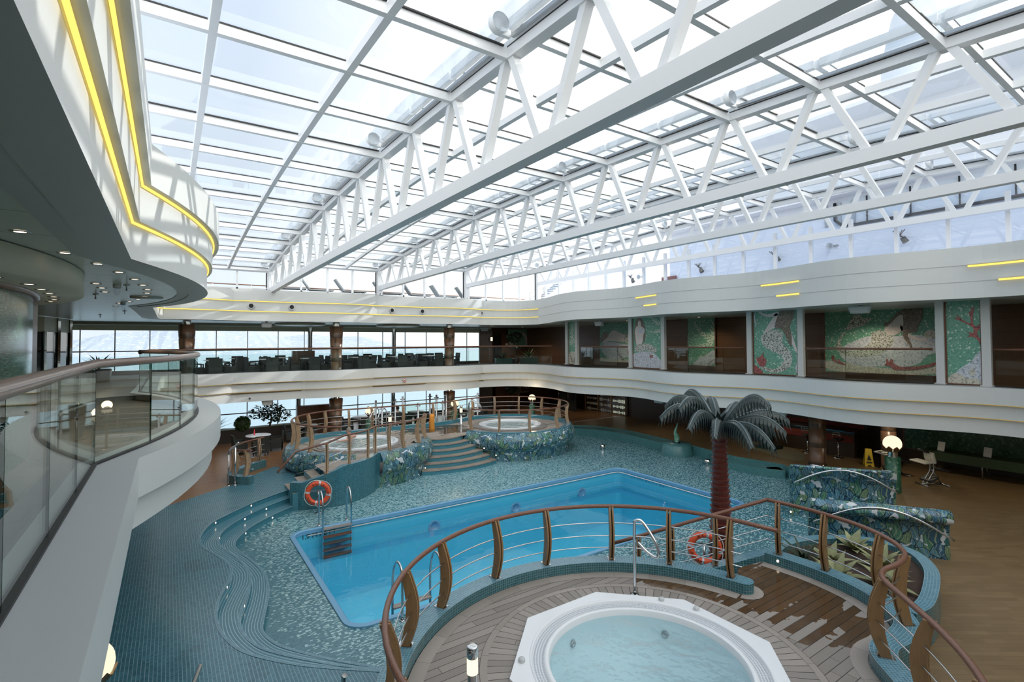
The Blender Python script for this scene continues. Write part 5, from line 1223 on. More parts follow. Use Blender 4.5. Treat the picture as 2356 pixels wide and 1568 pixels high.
def tub_handrail(loc, rz, label):
    T = thing('tub_handrail', loc, label, 'handrail', None, rz)
    m = MB()
    for y in (-0.2, 0.2):
        m.tube(crom([(0, y, 0), (0, y, 0.95), (0.08, y, 1.15), (0.25, y, 1.18), (0.55, y, 0.95), (0.62, y, 0.75), (0.50, y, 0.66), (0.2, y, 0.70)], 5), 0.022, 10)
    m.build('tube', 'steel', T)
    m = MB()
    for y in (-0.2, 0.2): m.lathe([(0.06, 0), (0.06, 0.012), (0.03, 0.02)], (0, y, 0), 14)
    m.build('flange', 'steel', T)
T = thing('tub_handrail', (6.31, 5.80, DZ), 'tall polished handrail at the edge of the large octagonal hot tub', 'handrail')
m = MB(); m.tube(crom([(0, 0, 0), (0, 0, 1.05), (0.005, -0.03, 1.2), (0.08, -0.12, 1.18), (0.14, -0.34, 0.88), (0.13, -0.36, 0.70), (0.07, -0.22, 0.74), (0.02, -0.06, 0.86)], 6), 0.025, 10); m.tube([(-0.09, 0.10, 0), (-0.09, 0.10, 1.0), (-0.06, 0.05, 1.1)], 0.022, 8) if False else None; m.build('tube', 'steel', T)
m = MB(); m.lathe([(0.07, 0), (0.07, 0.015), (0.03, 0.022)], (0, 0, 0), 16); m.build('flange', 'steel', T)
def bollard(loc, h, label, r=0.065):
    T = thing('bollard_lamp', loc, label, 'bollard lamp', 'lit bollard lamps')
    m = MB(); m.lathe([(r*1.2, 0), (r*1.2, 0.02), (r*0.9, 0.03), (r*0.9, h*0.62)], (0, 0, 0), 18); m.build('pole', 'steel', T)
    m = MB(); m.lathe([(r, h*0.62), (r, h*0.84)], (0, 0, 0), 20); m.build('diffuser', 'lamp_warm', T)
    m = MB(); m.lathe([(r, h*0.84), (r*1.02, h*0.985), (r*0.9, h), (r*0.4, h-0.006), (0, h-0.004)], (0, 0, 0), 20); m.build('cap', 'chrome', T)
bollard((2.80, 4.95, DZ), 0.78, 'lit chrome-capped bollard lamp by the large octagonal hot tub, bottom centre', 0.062)
# planter by the near platform
PLp = [(9.57, 5.15), (9.9, 5.5), (10.8, 5.6), (11.7, 5.25), (12.3, 4.6), (12.2, 3.95), (11.6, 3.5), (10.8, 3.25), (10.0, 3.1), (9.5, 3.15)]
PLs = [(p.x, p.y) for p in crom([(a, b, 0) for a, b in PLp], 5)]
PT = thing('planter', (0, 0, 0), 'curved blue tiled planter full of soil right of the near platform', 'planter')
m = MB(); curb(m, PLs, 0.22, 0.2, 1.02); m.build('wall', 'curb_tile', PT)
m = MB(); m.fill([offset(PLs, 0.0) + [(9.57, 4.0)]], 0.92); m.build('soil', 'soil', PT)
def leafblade(m, c, a, L, w, lift, droop, mat, n=7):
    P = []
    for i in range(n+1):
        t = i/n; r = L*t*math.cos(lift*(1-0.3*t)); z = L*t*math.sin(lift)-droop*L*t*t
        P.append(Vector((c[0]+r*math.cos(a), c[1]+r*math.sin(a), c[2]+z)))
    s = Vector((-math.sin(a), math.cos(a), 0))
    for i in range(n):
        t0 = i/n; t1 = (i+1)/n; w0 = w*(0.35+0.65*math.sin(PI*min(1, t0*0.9+0.12)))*(1-t0**3); w1 = w*(0.35+0.65*math.sin(PI*min(1, t1*0.9+0.12)))*(1-t1**3)
        k = Vector((0, 0, 0.25))
        m.face([P[i]-s*w0+k*w0, P[i], P[i+1], P[i+1]-s*w1+k*w1], mat, None, True); m.face([P[i], P[i]+s*w0+k*w0, P[i+1]+s*w1+k*w1, P[i+1]], mat, None, True)
def rosette(name, loc, label, cat, n, L, w, mat, lift=(0.3, 1.2), droop=0.25, seed=1, group=None):
    random.seed(seed); T = thing(name, loc, label, cat, group)
    m = MB()
    for i in range(n):
        f = i/n; a = i*2.399; leafblade(m, (0, 0, 0), a, L*random.uniform(0.8, 1.1), w*random.uniform(.85, 1.1), lift[1]+(lift[0]-lift[1])*f, droop*random.uniform(.6, 1.3), mat)
    m.build('leaves', mat, T); m = MB(); m.lathe([(0.04, -0.05), (0.05, 0.06), (0.02, 0.14), (0, 0.15)], (0, 0, 0), 10); m.build('stem', 'bark', T)
    return T
for i, (u, v, L, n) in enumerate(((11.1, 4.1, 0.55, 16), (10.4, 3.75, 0.52, 16), (9.95, 4.35, 0.50, 15), (11.6, 4.75, 0.5, 14), (10.6, 4.75, 0.45, 13))):
    rosette('agave', (u, v, 0.92), ('pale variegated agave by the outer rim of the planter', 'pale agave rising behind the railing post in the planter', 'pale agave nearest the planter curb', 'pale agave against the mosaic scroll wall', 'pale agave in the middle of the planter')[i], 'plant', n, L, 0.085, 'leaf_pale', (0.25, 1.3), 0.22, 20+i, 'agaves in the planter')
rosette('grass_plant', (10.05, 5.0, 0.92), 'dark blue-green strap-leaved plant at the left of the planter', 'plant', 26, 0.75, 0.025, 'leaf_dark', (0.6, 1.4), 0.4, 31)
rosette('ground_plant', (9.8, 3.5, 0.92), 'low bright green plant at the right of the planter', 'plant', 22, 0.2, 0.03, 'leaf_green', (0.2, 1.2), 0.2, 33)
# ------------------------------------------------------------------ far platform with two round hot tubs
CL = (6.45, 20.6); CR = (13.95, 20.85)
FP = struct(thing('floor_far_platform', (0, 0, 0), 'raised teak deck carrying the two round hot tubs', None))
front = [(p.x, p.y) for p in crom([(4.15, 16.62, 0), (4.64, 16.58, 0), (5.4, 16.92, 0), (5.95, 17.42, 0), (6.3, 17.82, 0), (7.06, 17.9, 0), (7.8, 18.2, 0), (8.5, 18.8, 0), (8.95, 19.45, 0), (9.05, 19.85, 0)], 5)]
Rarc = arc(CR, 2.86, 199, 475, 60); Larc = arc(CL, 2.55, 100, 238, 34)
back = [(p.x, p.y) for p in crom([(Rarc[-1][0], Rarc[-1][1], 0), (11.6, 23.05, 0), (10.2, 22.95, 0), (8.6, 22.98, 0), (7.2, 23.02, 0), (Larc[0][0], Larc[0][1], 0)], 5)]
fdeck = front + [(9.9, 19.62), (10.85, 19.85)] + Rarc + back[1:-1] + Larc + [(4.1, 18.0)]
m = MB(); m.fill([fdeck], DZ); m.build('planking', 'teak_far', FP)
def bulgewall(m, path, z1, out, side):
    prof = [(0.0, 0.0), (0.0, 0.42), (0.10, 0.50), (0.24, 0.62), (0.30, 0.80), (0.24, 1.0), (0.10, 1.20), (0.0, z1)]
    ac = 0
    rows = [[(p[0], p[1], z) for p in offset(path, side*(out*d/0.30))] for d, z in prof]
    for i in range(len(path)-1):
        L = math.dist(path[i], path[i+1]); h = 0
        for r in range(len(rows)-1):
            dh = math.dist(rows[r][i], rows[r+1][i]); m.face([rows[r][i], rows[r][i+1], rows[r+1][i+1], rows[r+1][i]], None, [(ac, h), (ac+L, h), (ac+L, h+dh), (ac, h+dh)], True); h += dh
        ac += L
m = MB(); bulgewall(m, arc(CR, 2.92, 196, 410, 50), KZ, 0.30, -1); m.build('mosaic_wall', 'leaf_mosaic', FP)
fm_ = [p for p in front if p[0] >= 6.29]; m = MB(); bulgewall(m, fm_, KZ, 0.22, -1); m.build('mosaic_wall', 'leaf_mosaic', FP)
m = MB(); bulgewall(m, arc(CL, 2.68, 100, 250, 34), KZ, 0.22, -1); m.build('mosaic_wall', 'leaf_mosaic', FP)
fwl = [(3.15, 17.05), (3.45, 16.8)] + [p for p in front if p[0] < 6.35]
m = MB(); ac = 0
for i in range(len(fwl)-1):
    a, b = fwl[i], fwl[i+1]; L = math.dist(a, b); za = 0.85+min(0.40, 0.55*max(0, a[0]-3.6)/2.4*1.6); zb2 = 0.85+min(0.40, 0.55*max(0, b[0]-3.6)/2.4*1.6)
    A = offset(fwl, 0.22); m.face([(a[0], a[1], 0), (b[0], b[1], 0), (b[0], b[1], zb2), (a[0], a[1], za)], 'wall_tile', [(ac, 0), (ac+L, 0), (ac+L, zb2), (ac, za)])
    m.face([(a[0], a[1], za), (b[0], b[1], zb2), (A[i+1][0], A[i+1][1], zb2), (A[i][0], A[i][1], za)], 'curb_top_tile', [(ac, 0), (ac+L, 0), (ac+L, .22), (ac, .22)])
    m.face([(A[i][0], A[i][1], 0), (A[i+1][0], A[i+1][1], 0), (A[i+1][0], A[i+1][1], zb2), (A[i][0], A[i][1], za)], 'wall_tile', [(ac, 0), (ac+L, 0), (ac+L, zb2), (ac, za)]); ac += L
m.face([(fwl[0][0], fwl[0][1], 0), (A[0][0], A[0][1], 0), (A[0][0], A[0][1], .85), (fwl[0][0], fwl[0][1], .85)], 'wall_tile')
m.build('front_wall', 'wall_tile', FP)
m = MB(); curb(m, arc(CR, 2.86, 196, 475, 60)+back[1:-1]+Larc, 0.26, 0.45, KZ, 'curb_top_tile', 'step_riser_tile'); m.build('curb', 'step_riser_tile', FP)
m = MB(); curb(m, offset(fm_, 0.11), 0.24, 0.9, KZ, 'curb_top_tile', 'step_riser_tile'); m.build('curb', 'step_riser_tile', FP)
# passage steps at the left
m = MB()
for i in range(3): m.prism([(4.12-0.3*i, 16.85), (4.12-0.3*i, 18.2), (3.8-0.3*i, 18.2), (3.8-0.3*i, 16.9)], 0, DZ-0.18*(i+1), 'teak_tread', 'step_riser_tile')
m.build('passage_step', 'teak_tread', FP)
for i in range(6):
    z = 0.18*(i+1); vf = 18.08+0.31*i; W = 1.72-0.155*i
    A = [(9.93+W*t/10, vf+0.36*(t/10)**2) for t in range(-10, 11)]; B = [(9.93+W*t/10, vf+0.75+0.36*(t/10)**2) for t in range(-10, 11)]
    m = MB()
    if i < 5: m.strip(A, B, z, 'teak_tread', path_uv=True); m.wall(A, z-0.035, z, 'teak_tread')
    A2 = [(a[0], a[1]+0.03) for a in A]; m.wall(A2, z-0.18, z-0.03, 'step_riser_tile')
    if i == 5: m.wall(A, z-0.035, z, 'teak_tread'); m.strip(A, B, z+0.003, 'teak_tread', path_uv=True)
    m.build('stair_step', 'teak_tread', FP)
pR = [Vector((p[0], p[1], KZ)) for p in arc(CR, 2.86, 199, 475, 60)+back[1:-1]+Larc]
def inF(p):
    c = CR if p.x > 11.3 else (CL if p.x < 7.0 else (p.x, 20.0)); return (Vector((c[0], c[1], 0))-Vector((p.x, p.y, 0))).normalized()
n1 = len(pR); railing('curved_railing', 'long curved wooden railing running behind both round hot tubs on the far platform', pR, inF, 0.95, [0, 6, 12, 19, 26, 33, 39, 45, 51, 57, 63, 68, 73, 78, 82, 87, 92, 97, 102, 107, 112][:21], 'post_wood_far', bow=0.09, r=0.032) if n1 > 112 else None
pF = [Vector((p[0], p[1], (0.85+min(0.40, 0.55*max(0, p[0]-3.6)/2.4*1.6)))) for p in [(3.3, 17.0)] + [q for q in offset(fwl, 0.1)[2:]]] + [Vector((p[0], p[1], KZ)) for p in offset(fm_, 0.11)[2:]]
cF = len(pF)
def inFr(p):
    c = (p.x+0.5, p.y+1.0) if p.x < 6 else CL; return (Vector((c[0], c[1], 0))-Vector((p.x, p.y, 0))).normalized()
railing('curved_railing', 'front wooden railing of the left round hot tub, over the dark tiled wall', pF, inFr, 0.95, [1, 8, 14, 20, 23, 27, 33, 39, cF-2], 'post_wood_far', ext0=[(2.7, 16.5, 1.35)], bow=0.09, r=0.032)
hot_tub(CL, DZ+0.06, 1.52, False, 'left round hot tub on the far platform, with a bather in it', 1.42, 1.22, 1.10)
hot_tub(CR, DZ+0.06, 1.52, False, 'right round hot tub on the far platform, above the wide stairs', 1.42, 1.22, 1.10)
for c in (CL, CR):
    m = MB()
    for r0, r1, z in ((1.52, 1.68, 0.055), (1.70, 1.84, 0.05)):
        n = 60
        for i in range(n):
            a0 = 2*PI*i/n; a1 = 2*PI*(i+1)/n; Q = [(r0, a0), (r1, a0), (r1, a1), (r0, a1)]
            m.face([(c[0]+r*math.cos(a), c[1]+r*math.sin(a), DZ+z) for r, a in Q], None, [(r, a*1.6) for r, a in Q])
    m.lathe([(1.84, DZ+0.05), (1.84, DZ)], (c[0], c[1], 0), 60)
    m.build('tub_ring', 'teak_radial', FP)
tub_handrail((12.45, 22.3, DZ), -0.6, 'polished double handrail at the right round hot tub')
tub_handrail((7.95, 22.15, DZ), PI+0.6, 'polished double handrail at the left round hot tub')
bollard((12.2, 22.65, DZ), 0.95, 'lit bollard lamp beside the handrail of the right round hot tub', 0.07)
bollard((8.2, 21.9, DZ), 0.95, 'lit bollard lamp beside the handrail of the left round hot tub', 0.07)
for i, (u, v, z, lb) in enumerate(((11.3, 18.9, 0.62, 'upper light at the right end of the wide stairs'), (11.62, 18.45, 0.36, 'lower light at the right end of the wide stairs'), (8.52, 18.75, 0.55, 'upper light at the left end of the wide stairs'), (8.28, 18.32, 0.32, 'lower light at the left end of the wide stairs'))):
    steplight((u, v, z), (-0.5 if u > 10 else 0.5, -0.85, 0), 'glowing '+lb, 'wide stair lights')
SLG = 'lights in the curved pool steps'
for k, (zc, row) in enumerate(((0.39, [(2.05, 16.88), (1.07, 15.80), (1.02, 11.55)]), (0.235, [(2.45, 16.80), (1.80, 16.18), (1.10, 15.0), (1.20, 10.85)]), (0.08, [(2.60, 16.43), (1.74, 15.42), (1.70, 11.35)]))):
    for j, (u, v) in enumerate(row):
        P = STC[k]; i = min(range(1, len(P)-1), key=lambda i: (P[i][0]-u)**2+(P[i][1]-v)**2); t = Vector((P[i+1][0]-P[i-1][0], P[i+1][1]-P[i-1][1])).normalized(); n = Vector((-t.y, t.x))
        steplight((P[i][0]+n.x*0.004, P[i][1]+n.y*0.004, zc), (n.x, n.y, 0), 'glowing light in the %s riser of the curved pool steps, %s from the far end' % (('top', 'middle', 'bottom')[k], ORD[j]), SLG)
# towel on the end of the front railing, and slippers
T = thing('towel', (9.12, 19.5, 2.15), 'orange towel draped over the end of the front wooden railing', 'towel')
m = MB()
for i in range(10):
    a = -0.75+1.5*i/10; b = -0.75+1.5*(i+1)/10
    def q(t, s): return (0.05*s*2+0.02*math.sin(t*5), (0.07 if t > 0 else -0.07)*min(1, abs(t)*6)+0.01*math.sin(7*t+s), 0.06-max(0, abs(t)-0.05)*1.05)
    m.face([q(a, -1), q(b, -1), q(b, 1), q(a, 1)], None, None, True)
o = m.build('cloth', 'towel_orange', T); md = o.modifiers.new('s', 'SOLIDIFY'); md.thickness = 0.03
for i, (u, v, rz) in enumerate(((8.35, 19.6, 0.4), (8.5, 19.45, 0.7))):
    m = MB(); m.lathe([(0, 0), (0.05, 0), (0.055, 0.015), (0, 0.02)], (0, 0, 0), 14); m.tube(crom([(-0.05, 0, 0.01), (0, 0, 0.06), (0.05, 0, 0.01)], 4), 0.012, 6, flat=2.0); o = m.build('slipper', 'slipper'); o.scale = (1, 2.6, 1); o.location = (u, v, DZ); o.rotation_euler = (0, 0, rz)
    tag(o, ('black slipper on the far teak deck, left one of the pair', 'black slipper on the far teak deck, right one of the pair')[i], 'slipper', 'pair of slippers')
# landing at the left with a short railing and steel poles
m = MB(); lp = [(p.x, p.y) for p in crom([(2.35, 19.2, 0), (2.0, 19.5, 0), (1.8, 19.95, 0), (2.0, 20.5, 0), (2.45, 21.1, 0), (3.05, 21.6, 0)], 6)]
curb(m, lp, 0.24, 0.44, 0.72); LDG = struct(m.build('trim_5', 'curb_tile'))
pl = [Vector((p[0], p[1], 0.72)) for p in lp]
railing('curved_railing', 'short curved wooden railing at the left, at the edge of the blue walkway', pl, lambda p: (Vector((3.2, 19.9, 0))-Vector((p.x, p.y, 0))).normalized(), 0.85, [3, 9, 15, 28], 'post_wood_far', bow=0.10, r=0.03)
steplight((2.16, 19.62, 0.55), (0.8, -0.5, 0), 'tiny glowing light in the small curb at the left landing', 'left landing light')
T = thing('pole_rail', (1.87, 19.39, 0.45), 'steel pole handrail with sloping top at the edge of the wood floor', 'handrail')
m = MB(); m.tube([(0, 0, 0), (0, 0, 1.25)], 0.03, 10); m.tube([(-0.19, 0.02, 0), (-0.19, 0.02, 1.03)], 0.025, 10); m.tube(crom([(-0.19, 0.02, 1.03), (-0.16, 0.02, 1.18), (-0.02, 0.0, 1.28), (0.10, -0.03, 1.42)], 5), 0.028, 10); m.build('tube', 'steel', T)
m = MB(); m.lathe([(0.07, 0), (0.07, 0.02), (0.03, 0.03)], (0, 0, 0), 14); m.lathe([(0.06, 0), (0.06, 0.02), (0.03, 0.03)], (-0.19, 0.02, 0), 14); m.build('flange', 'steel', T)
# ------------------------------------------------------------------ metal palm
PB = (10.65, 7.13)
PM = thing('metal_palm', (PB[0], PB[1], 0), 'tall sculpted palm with ringed red trunk and dark metal fronds beside the pool', 'palm sculpture')
m = MB(); prof = []; n = 25; H = 3.12
for i in range(n):
    z = H*i/n; r = 0.262-0.120*(i/n); prof += [(r*0.84, z), (r*1.07, z+H/n*0.90), (r*1.10, z+H/n*0.99)]
prof += [(0.10, H), (0.12, H+0.1), (0.07, H+0.22), (0, H+0.24)]
m.lathe(prof, (0, 0, 0), 20, None, False); m.build('trunk', 'trunk_red', PM)
random.seed(5)
fr = [(-150, 1.6, .42, .40), (-120, 1.55, .38, .55), (-172, 1.55, .62, .45), (-92, 1.45, .30, .55), (-62, 1.5, .45, .45), (-36, 1.75, .50, .30), (-10, 1.8, .72, .18), (12, 1.7, .60, .30), (45, 1.5, .75, .35), (80, 1.3, .95, .3), (115, 1.35, .85, .35), (150, 1.55, .70, .40), (175, 1.45, .9, .3), (-75, 1.2, .95, .3), (-22, 1.6, .30, .45)]
for a, L, rise, drop in fr:
    a = math.radians(a); d = Vector((math.cos(a), math.sin(a), 0)); s = Vector((-d.y, d.x, 0)); N = 16
    P = []
    for i in range(N+1):
        t = i/N; P.append(Vector((0, 0, H+0.10))+d*(0.06+L*(t-0.12*t*t))+Vector((0, 0, rise*math.sin(min(1, t*1.05)*PI*0.62)*0.95-drop*t**2.6)))
    m = MB(); m.tube(P, [0.028*(1-0.7*i/N)+0.006 for i in range(N+1)], 6, 'palm_rib')
    for i in range(1, N):
        p = P[i]; q = P[i+1]; t = i/N; w = 0.05+0.17*math.sin(PI*(t*0.75+0.18)); ln = (0.12+0.25*math.sin(PI*min(1, t*0.8+0.15)))*(1.15 if i == N-1 else 1)
        for sg in (-1, 1):
            e0 = p+s*sg*w*0.42-Vector((0, 0, 0.03)); e1 = q+s*sg*w*0.42-Vector((0, 0, 0.03)); mid = (e0+e1)/2
            a1 = p.lerp(q, 0.18); b1 = p.lerp(q, 0.82); a2 = e0.lerp(e1, 0.12)+s*sg*w*0.2-Vector((0, 0, ln*0.35)); b2 = e0.lerp(e1, 0.80)+s*sg*w*0.2-Vector((0, 0, ln*0.35)); tip = mid+s*sg*w*0.34-Vector((0, 0, ln*1.1))+d*0.05
            m.face([p, q, e1, e0]); m.face([e0, e1, b2, a2]); m.face([a2, b2, tip])
    m.build('frond', 'palm_leaf_metal', PM)
m = MB()
for i in range(7):
    a = i*0.9; leafblade(m, (0, 0, H+0.05), a, 0.5, 0.07, 1.35, 0.1, None)
m.build('crown_spike', 'palm_leaf_metal', PM)
# ------------------------------------------------------------------ life rings on stands
def life_ring(base, face, zc, label, letters=True):
    T = thing('life_ring', (base[0], base[1], zc), label, 'life ring', 'orange life rings'); f = Vector((face[0], face[1], 0)).normalized(); x = Vector((f.y, -f.x, 0)) * -1; z = Vector((0, 0, 1)); M3 = Matrix((x, f*-1, z)).transposed()
    R, r = 0.30, 0.072
    def pt(a, rr=R, off=0.0): return M3 @ Vector((rr*math.cos(a), -off, rr*math.sin(a)))
    m = MB(); m.tube([pt(2*PI*i/48) for i in range(48)], r, 14, closed=True, flat=1.0); ring = m.build('ring', 'orange_ring', T)
    for k in range(4):
        a0 = math.radians(45+90*k+35); m = MB(); m.tube([pt(a0+(j-2)*0.045) for j in range(5)], r+0.004, 14, caps=False); m.build('band', 'tape_grey', T)
    for k in range(4):
        a0 = math.radians(80+90*k); m = MB(); m.tube([pt(a0+(PI/2)*j/10, R+r+0.006+0.035*math.sin(PI*j/10)*(1.8 if k == 2 else 1), 0.02) for j in range(11)], 0.010, 6); m.build('grab_rope', 'rope_white', T)
    if letters:
        mb = MB()
        for word, a_mid, da in (('M S C', 100, 8.5), ('DIVINA', 22, -12.5), ('PANAMA', -128, 12.5)):
            n = len(word)
            for i, ch in enumerate(word):
                if ch == ' ': continue
                a = math.radians(a_mid+(da if word != 'M S C' else -da)*(i-(n-1)/2)); up_ = -1 if word == 'PANAMA' else 1
                L = Matrix.Translation(pt(a, R, r+0.004)) @ M3.to_4x4() @ Matrix.Rotation(PI/2, 4, 'X') @ Matrix.Rotation((a-PI/2) if up_ > 0 else (a+PI/2), 4, 'Z')
                merge(mb, text_mb(ch, 0.072, 'black', L, 0.002))
        mb.build('print', 'black', ring)
    S = thing('ring_stand', (base[0]-f.x*0.09, base[1]-f.y*0.09, 0), 'steel post and crossbar holding the %s' % label.split(',')[0].replace('orange ', ''), 'stand', 'life ring stands')
    m = MB(); m.tube([(0, 0, 0), (0, 0, zc+0.06)], 0.028, 10); m.lathe([(0.09, 0), (0.09, 0.012), (0.03, 0.02)], (0, 0, 0), 14); m.build('post', 'steel', S)
    m = MB(); m.bar(Vector((0, 0, zc+0.05))-x*0.33, Vector((0, 0, zc+0.05))+x*0.33, 0.02, 0.05); m.build('crossbar', 'dull_steel', S)
life_ring((3.80, 16.22), (-0.35, -1), 0.62, 'orange life ring against the dark tiled wall, by the far pool ladder')
life_ring((10.02, 7.12), (-0.72, -0.7), 0.55, 'orange life ring behind the railing, at the foot of the palm')
# ------------------------------------------------------------------ pool ladders
def ladder(u0, u1, vdeck, vin, label):
    T = thing('pool_ladder', ((u0+u1)/2, vdeck, 0), label, 'pool ladder', 'steel pool ladders'); hw = (u1-u0)/2; dv = vin-vdeck
    for s in (-1, 1):
        m = MB(); m.tube(crom([(s*hw, 0, 0), (s*hw, 0, 0.75), (s*hw, dv*0.12, 0.95), (s*hw, dv*0.5, 1.0), (s*hw, dv*0.85, 0.82), (s*hw, dv, 0.5), (s*hw, dv, 0.0), (s*hw, dv, -0.95)], 5), 0.024, 10); m.lathe([(0.05, 0), (0.05, 0.012), (0.025, 0.02)], (s*hw, 0, 0), 12); m.build('rail', 'steel', T)
    for i, z in enumerate((0.03, -0.2, -0.38, -0.56, -0.74)):
        m = MB(); m.box((0, dv+(0.10 if dv > 0 else -0.0)*0 - (0.0), z), (2*hw, 0.14, 0.035)); m.build('tread', 'teak_trim' if i == 0 else 'rail_wood', T)
ladder(3.58, 4.36, 15.16, 14.70, 'steel pool ladder on the far long side, in front of the life ring')
ladder(3.66, 4.46, 9.12, 9.62, 'steel pool ladder on the near long side, behind the curved railing')
# ------------------------------------------------------------------ mosaic scroll walls with arched handrails
def scroll(a, b, z0, z1, roll, label, arch):
    a = Vector(a); b = Vector(b); T = thing('mosaic_scroll_wall', ((a.x+b.x)/2, (a.y+b.y)/2, 0), label, 'mosaic wall', 'leaf mosaic scroll walls'); o = Vector(((a.x+b.x)/2, (a.y+b.y)/2))
    t = (b-a).normalized(); n = Vector((t.y, -t.x));
    if n.x > 0: n = -n
    prof = [(0.10, z0), (0.10, z0+(z1-z0)*0.35), (0.06, z0+(z1-z0)*0.6), (0.10, z1-0.34), (0.20, z1-0.26)]
    prof += [(0.10+roll*math.cos(q)*1.25+0.02, z1-roll+roll*math.sin(q)) for q in [math.radians(-40+22*i) for i in range(11)]]
    prof += [(-0.10, z1-0.30), (-0.08, z0+(z1-z0)*0.5), (-0.10, z0)]
    L = (b-a).length; N = 14; m = MB()
    rows = []
    for i in range(N+1):
        s = i/N; c = a+(b-a)*s-o; rows.append([(c.x+n.x*d, c.y+n.y*d, z) for d, z in prof])
    acc = [0]
    for j in range(1, len(prof)): acc.append(acc[-1]+math.dist(prof[j], prof[j-1]))
    for i in range(N):
        for j in range(len(prof)-1): m.face([rows[i][j], rows[i+1][j], rows[i+1][j+1], rows[i][j+1]], None, [(L*i/N, acc[j]), (L*(i+1)/N, acc[j]), (L*(i+1)/N, acc[j+1]), (L*i/N, acc[j+1])], True)
    for e in (0, N): m.face(rows[e], None, [(d, z) for d, z in prof])
    m.build('wall', 'leaf_mosaic', T)
    A = thing('arched_handrail', (o.x, o.y, 0), 'arched steel handrail in front of the %s' % arch, 'handrail', 'arched handrails')
    P = []
    for i in range(25):
        s = i/24; c = a+(b-a)*(0.02+s*0.98)-o+n*0.30; P.append((c.x, c.y, 0.92+0.62*math.sin(PI*(0.05+0.88*s))-0.12*s))
    m = MB(); m.tube(P, 0.026, 10); m.build('tube', 'steel', A)
    m = MB()
    for k in (8, 18): m.tube([P[k], (P[k][0]-n.x*0.28, P[k][1]-n.y*0.28, P[k][2]-0.25)], 0.009, 6)
    m.build('strut', 'steel', A)
scroll((15.45, 8.02), (17.02, 5.90), 0.0, 1.52, 0.05, 'farther leaf mosaic wall on the right, upright, below the globe lamp', 'farther mosaic wall')
scroll((12.55, 6.10), (14.08, 3.92), 0.0, 1.52, 0.16, 'nearer leaf mosaic wall with a rolled top, behind the planter', 'nearer rolled mosaic wall')
steplight((15.34, 7.95, 0.12), (-0.8, -0.6, 0), 'glowing floor light at the foot of the farther leaf mosaic wall', 'mosaic wall light')
# ------------------------------------------------------------------ globe lamps on green marble posts
def globe_lamp(loc, zc, r, label):
    T = thing('globe_lamp', loc, label, 'globe lamp', 'globe lamps on green posts'); h = zc-loc[2]
    m = MB(); m.lathe([(r*0.82, 0), (r*0.82, h-r-0.16), (0, h-r-0.16)], (0, 0, 0), 20); m.build('post', 'green_marble', T)
    m = MB(); m.lathe([(r*0.55, h-r-0.16), (r*0.5, h-r-0.10), (r*0.56, h-r-0.08), (r*0.45, h-r-0.03), (r*0.6, h-r+0.03)], (0, 0, 0), 18); m.build('neck', 'chrome', T)
    m = MB()
    for i in range(8):
        a = 2*PI*i/8
        def q(da, rr, z): return (rr*math.cos(a+da), rr*math.sin(a+da), z)
        m.face([q(-.3, r*0.55, h-r+.0), q(.3, r*0.55, h-r), q(.36, r*0.98, h-r*0.55), q(0, r*1.1, h-r*0.22), q(-.36, r*0.98, h-r*0.55)])
    o = m.build('leaf_cup', 'bronze_leaf', T); md = o.modifiers.new('s', 'SOLIDIFY'); md.thickness = 0.012
    m = MB(); m.lathe([(r*math.sin(PI*i/14), h-r*math.cos(PI*i/14)) for i in range(15)], (0, 0, 0), 28); m.build('globe', 'globe_glow', T)
    L = bpy.data.lights.new('bulb', 'POINT'); L.energy = 18; L.color = (1, 0.8, 0.55); L.shadow_soft_size = r; lo_ = bpy.data.objects.new('bulb', L); COL.objects.link(lo_); lo_.parent = T; lo_.location = (0, 0, h+r+0.06)
globe_lamp((18.85, 6.57, 0.45), 1.95, 0.25, 'lit globe lamp on a green marble post beside the massage chairs')
globe_lamp((7.9, 23.75, 0.45), 1.95, 0.21, 'lit globe lamp behind the left round hot tub')
globe_lamp((12.5, 23.9, 0.45), 1.95, 0.21, 'lit globe lamp in front of the right lower wood column')
globe_lamp((17.4, 23.7, 0.45), 1.95, 0.21, 'lit globe lamp in front of the shop, behind the right round hot tub')
globe_lamp((-0.64, 6.62, 0.45), 2.0, 0.22, 'globe lamp peeping out under the near white balcony at bottom left')
# bottom-left steel rails
T = thing('walkway_handrail', (0.34, 7.1, 0.45), 'sloping steel handrail end at the bottom left, on the blue walkway', 'handrail')
m = MB(); m.tube([(0, 0, 0.95), (-0.35, -1.3, 0.80)], 0.026, 10); m.tube([(-0.06, -0.24, 0.92), (-0.06, -0.24, 0)], 0.022, 8); m.tube([(-0.32, -1.2, 0.80), (-0.32, -1.2, 0)], 0.022, 8); m.build('tube', 'steel', T)
T = thing('walkway_post', (1.69, 5.98, 0.45), 'upright steel rail post at the bottom edge, left of the curved railing', 'post')
m = MB(); m.tube([(0, 0, 0), (0, 0, 0.93), (0, -0.05, 0.97)], 0.026, 10); m.build('tube', 'steel', T); m = MB(); m.lathe([(0.06, 0), (0.06, 0.012), (0.03, 0.02)], (0, 0, 0), 12); m.build('flange', 'steel', T)
# small steel floor fixtures on the pool floor
for i, (u, v) in enumerate(((17.43, 18.0), (18.85, 13.2))):
    T = thing('floor_vent', (u, v, 0), ('low round steel floor fixture right of the wide stairs', 'low round steel floor fixture behind the palm trunk')[i], 'fixture', 'steel floor fixtures')
    m = MB(); m.lathe([(0.05, 0), (0.05, 0.08)], (0, 0, 0), 14); m.build('stem', 'steel', T); m = MB(); m.lathe([(0.13, 0.08), (0.13, 0.20), (0.10, 0.22), (0, 0.22)], (0, 0, 0), 18); m.build('cap', 'chrome', T)
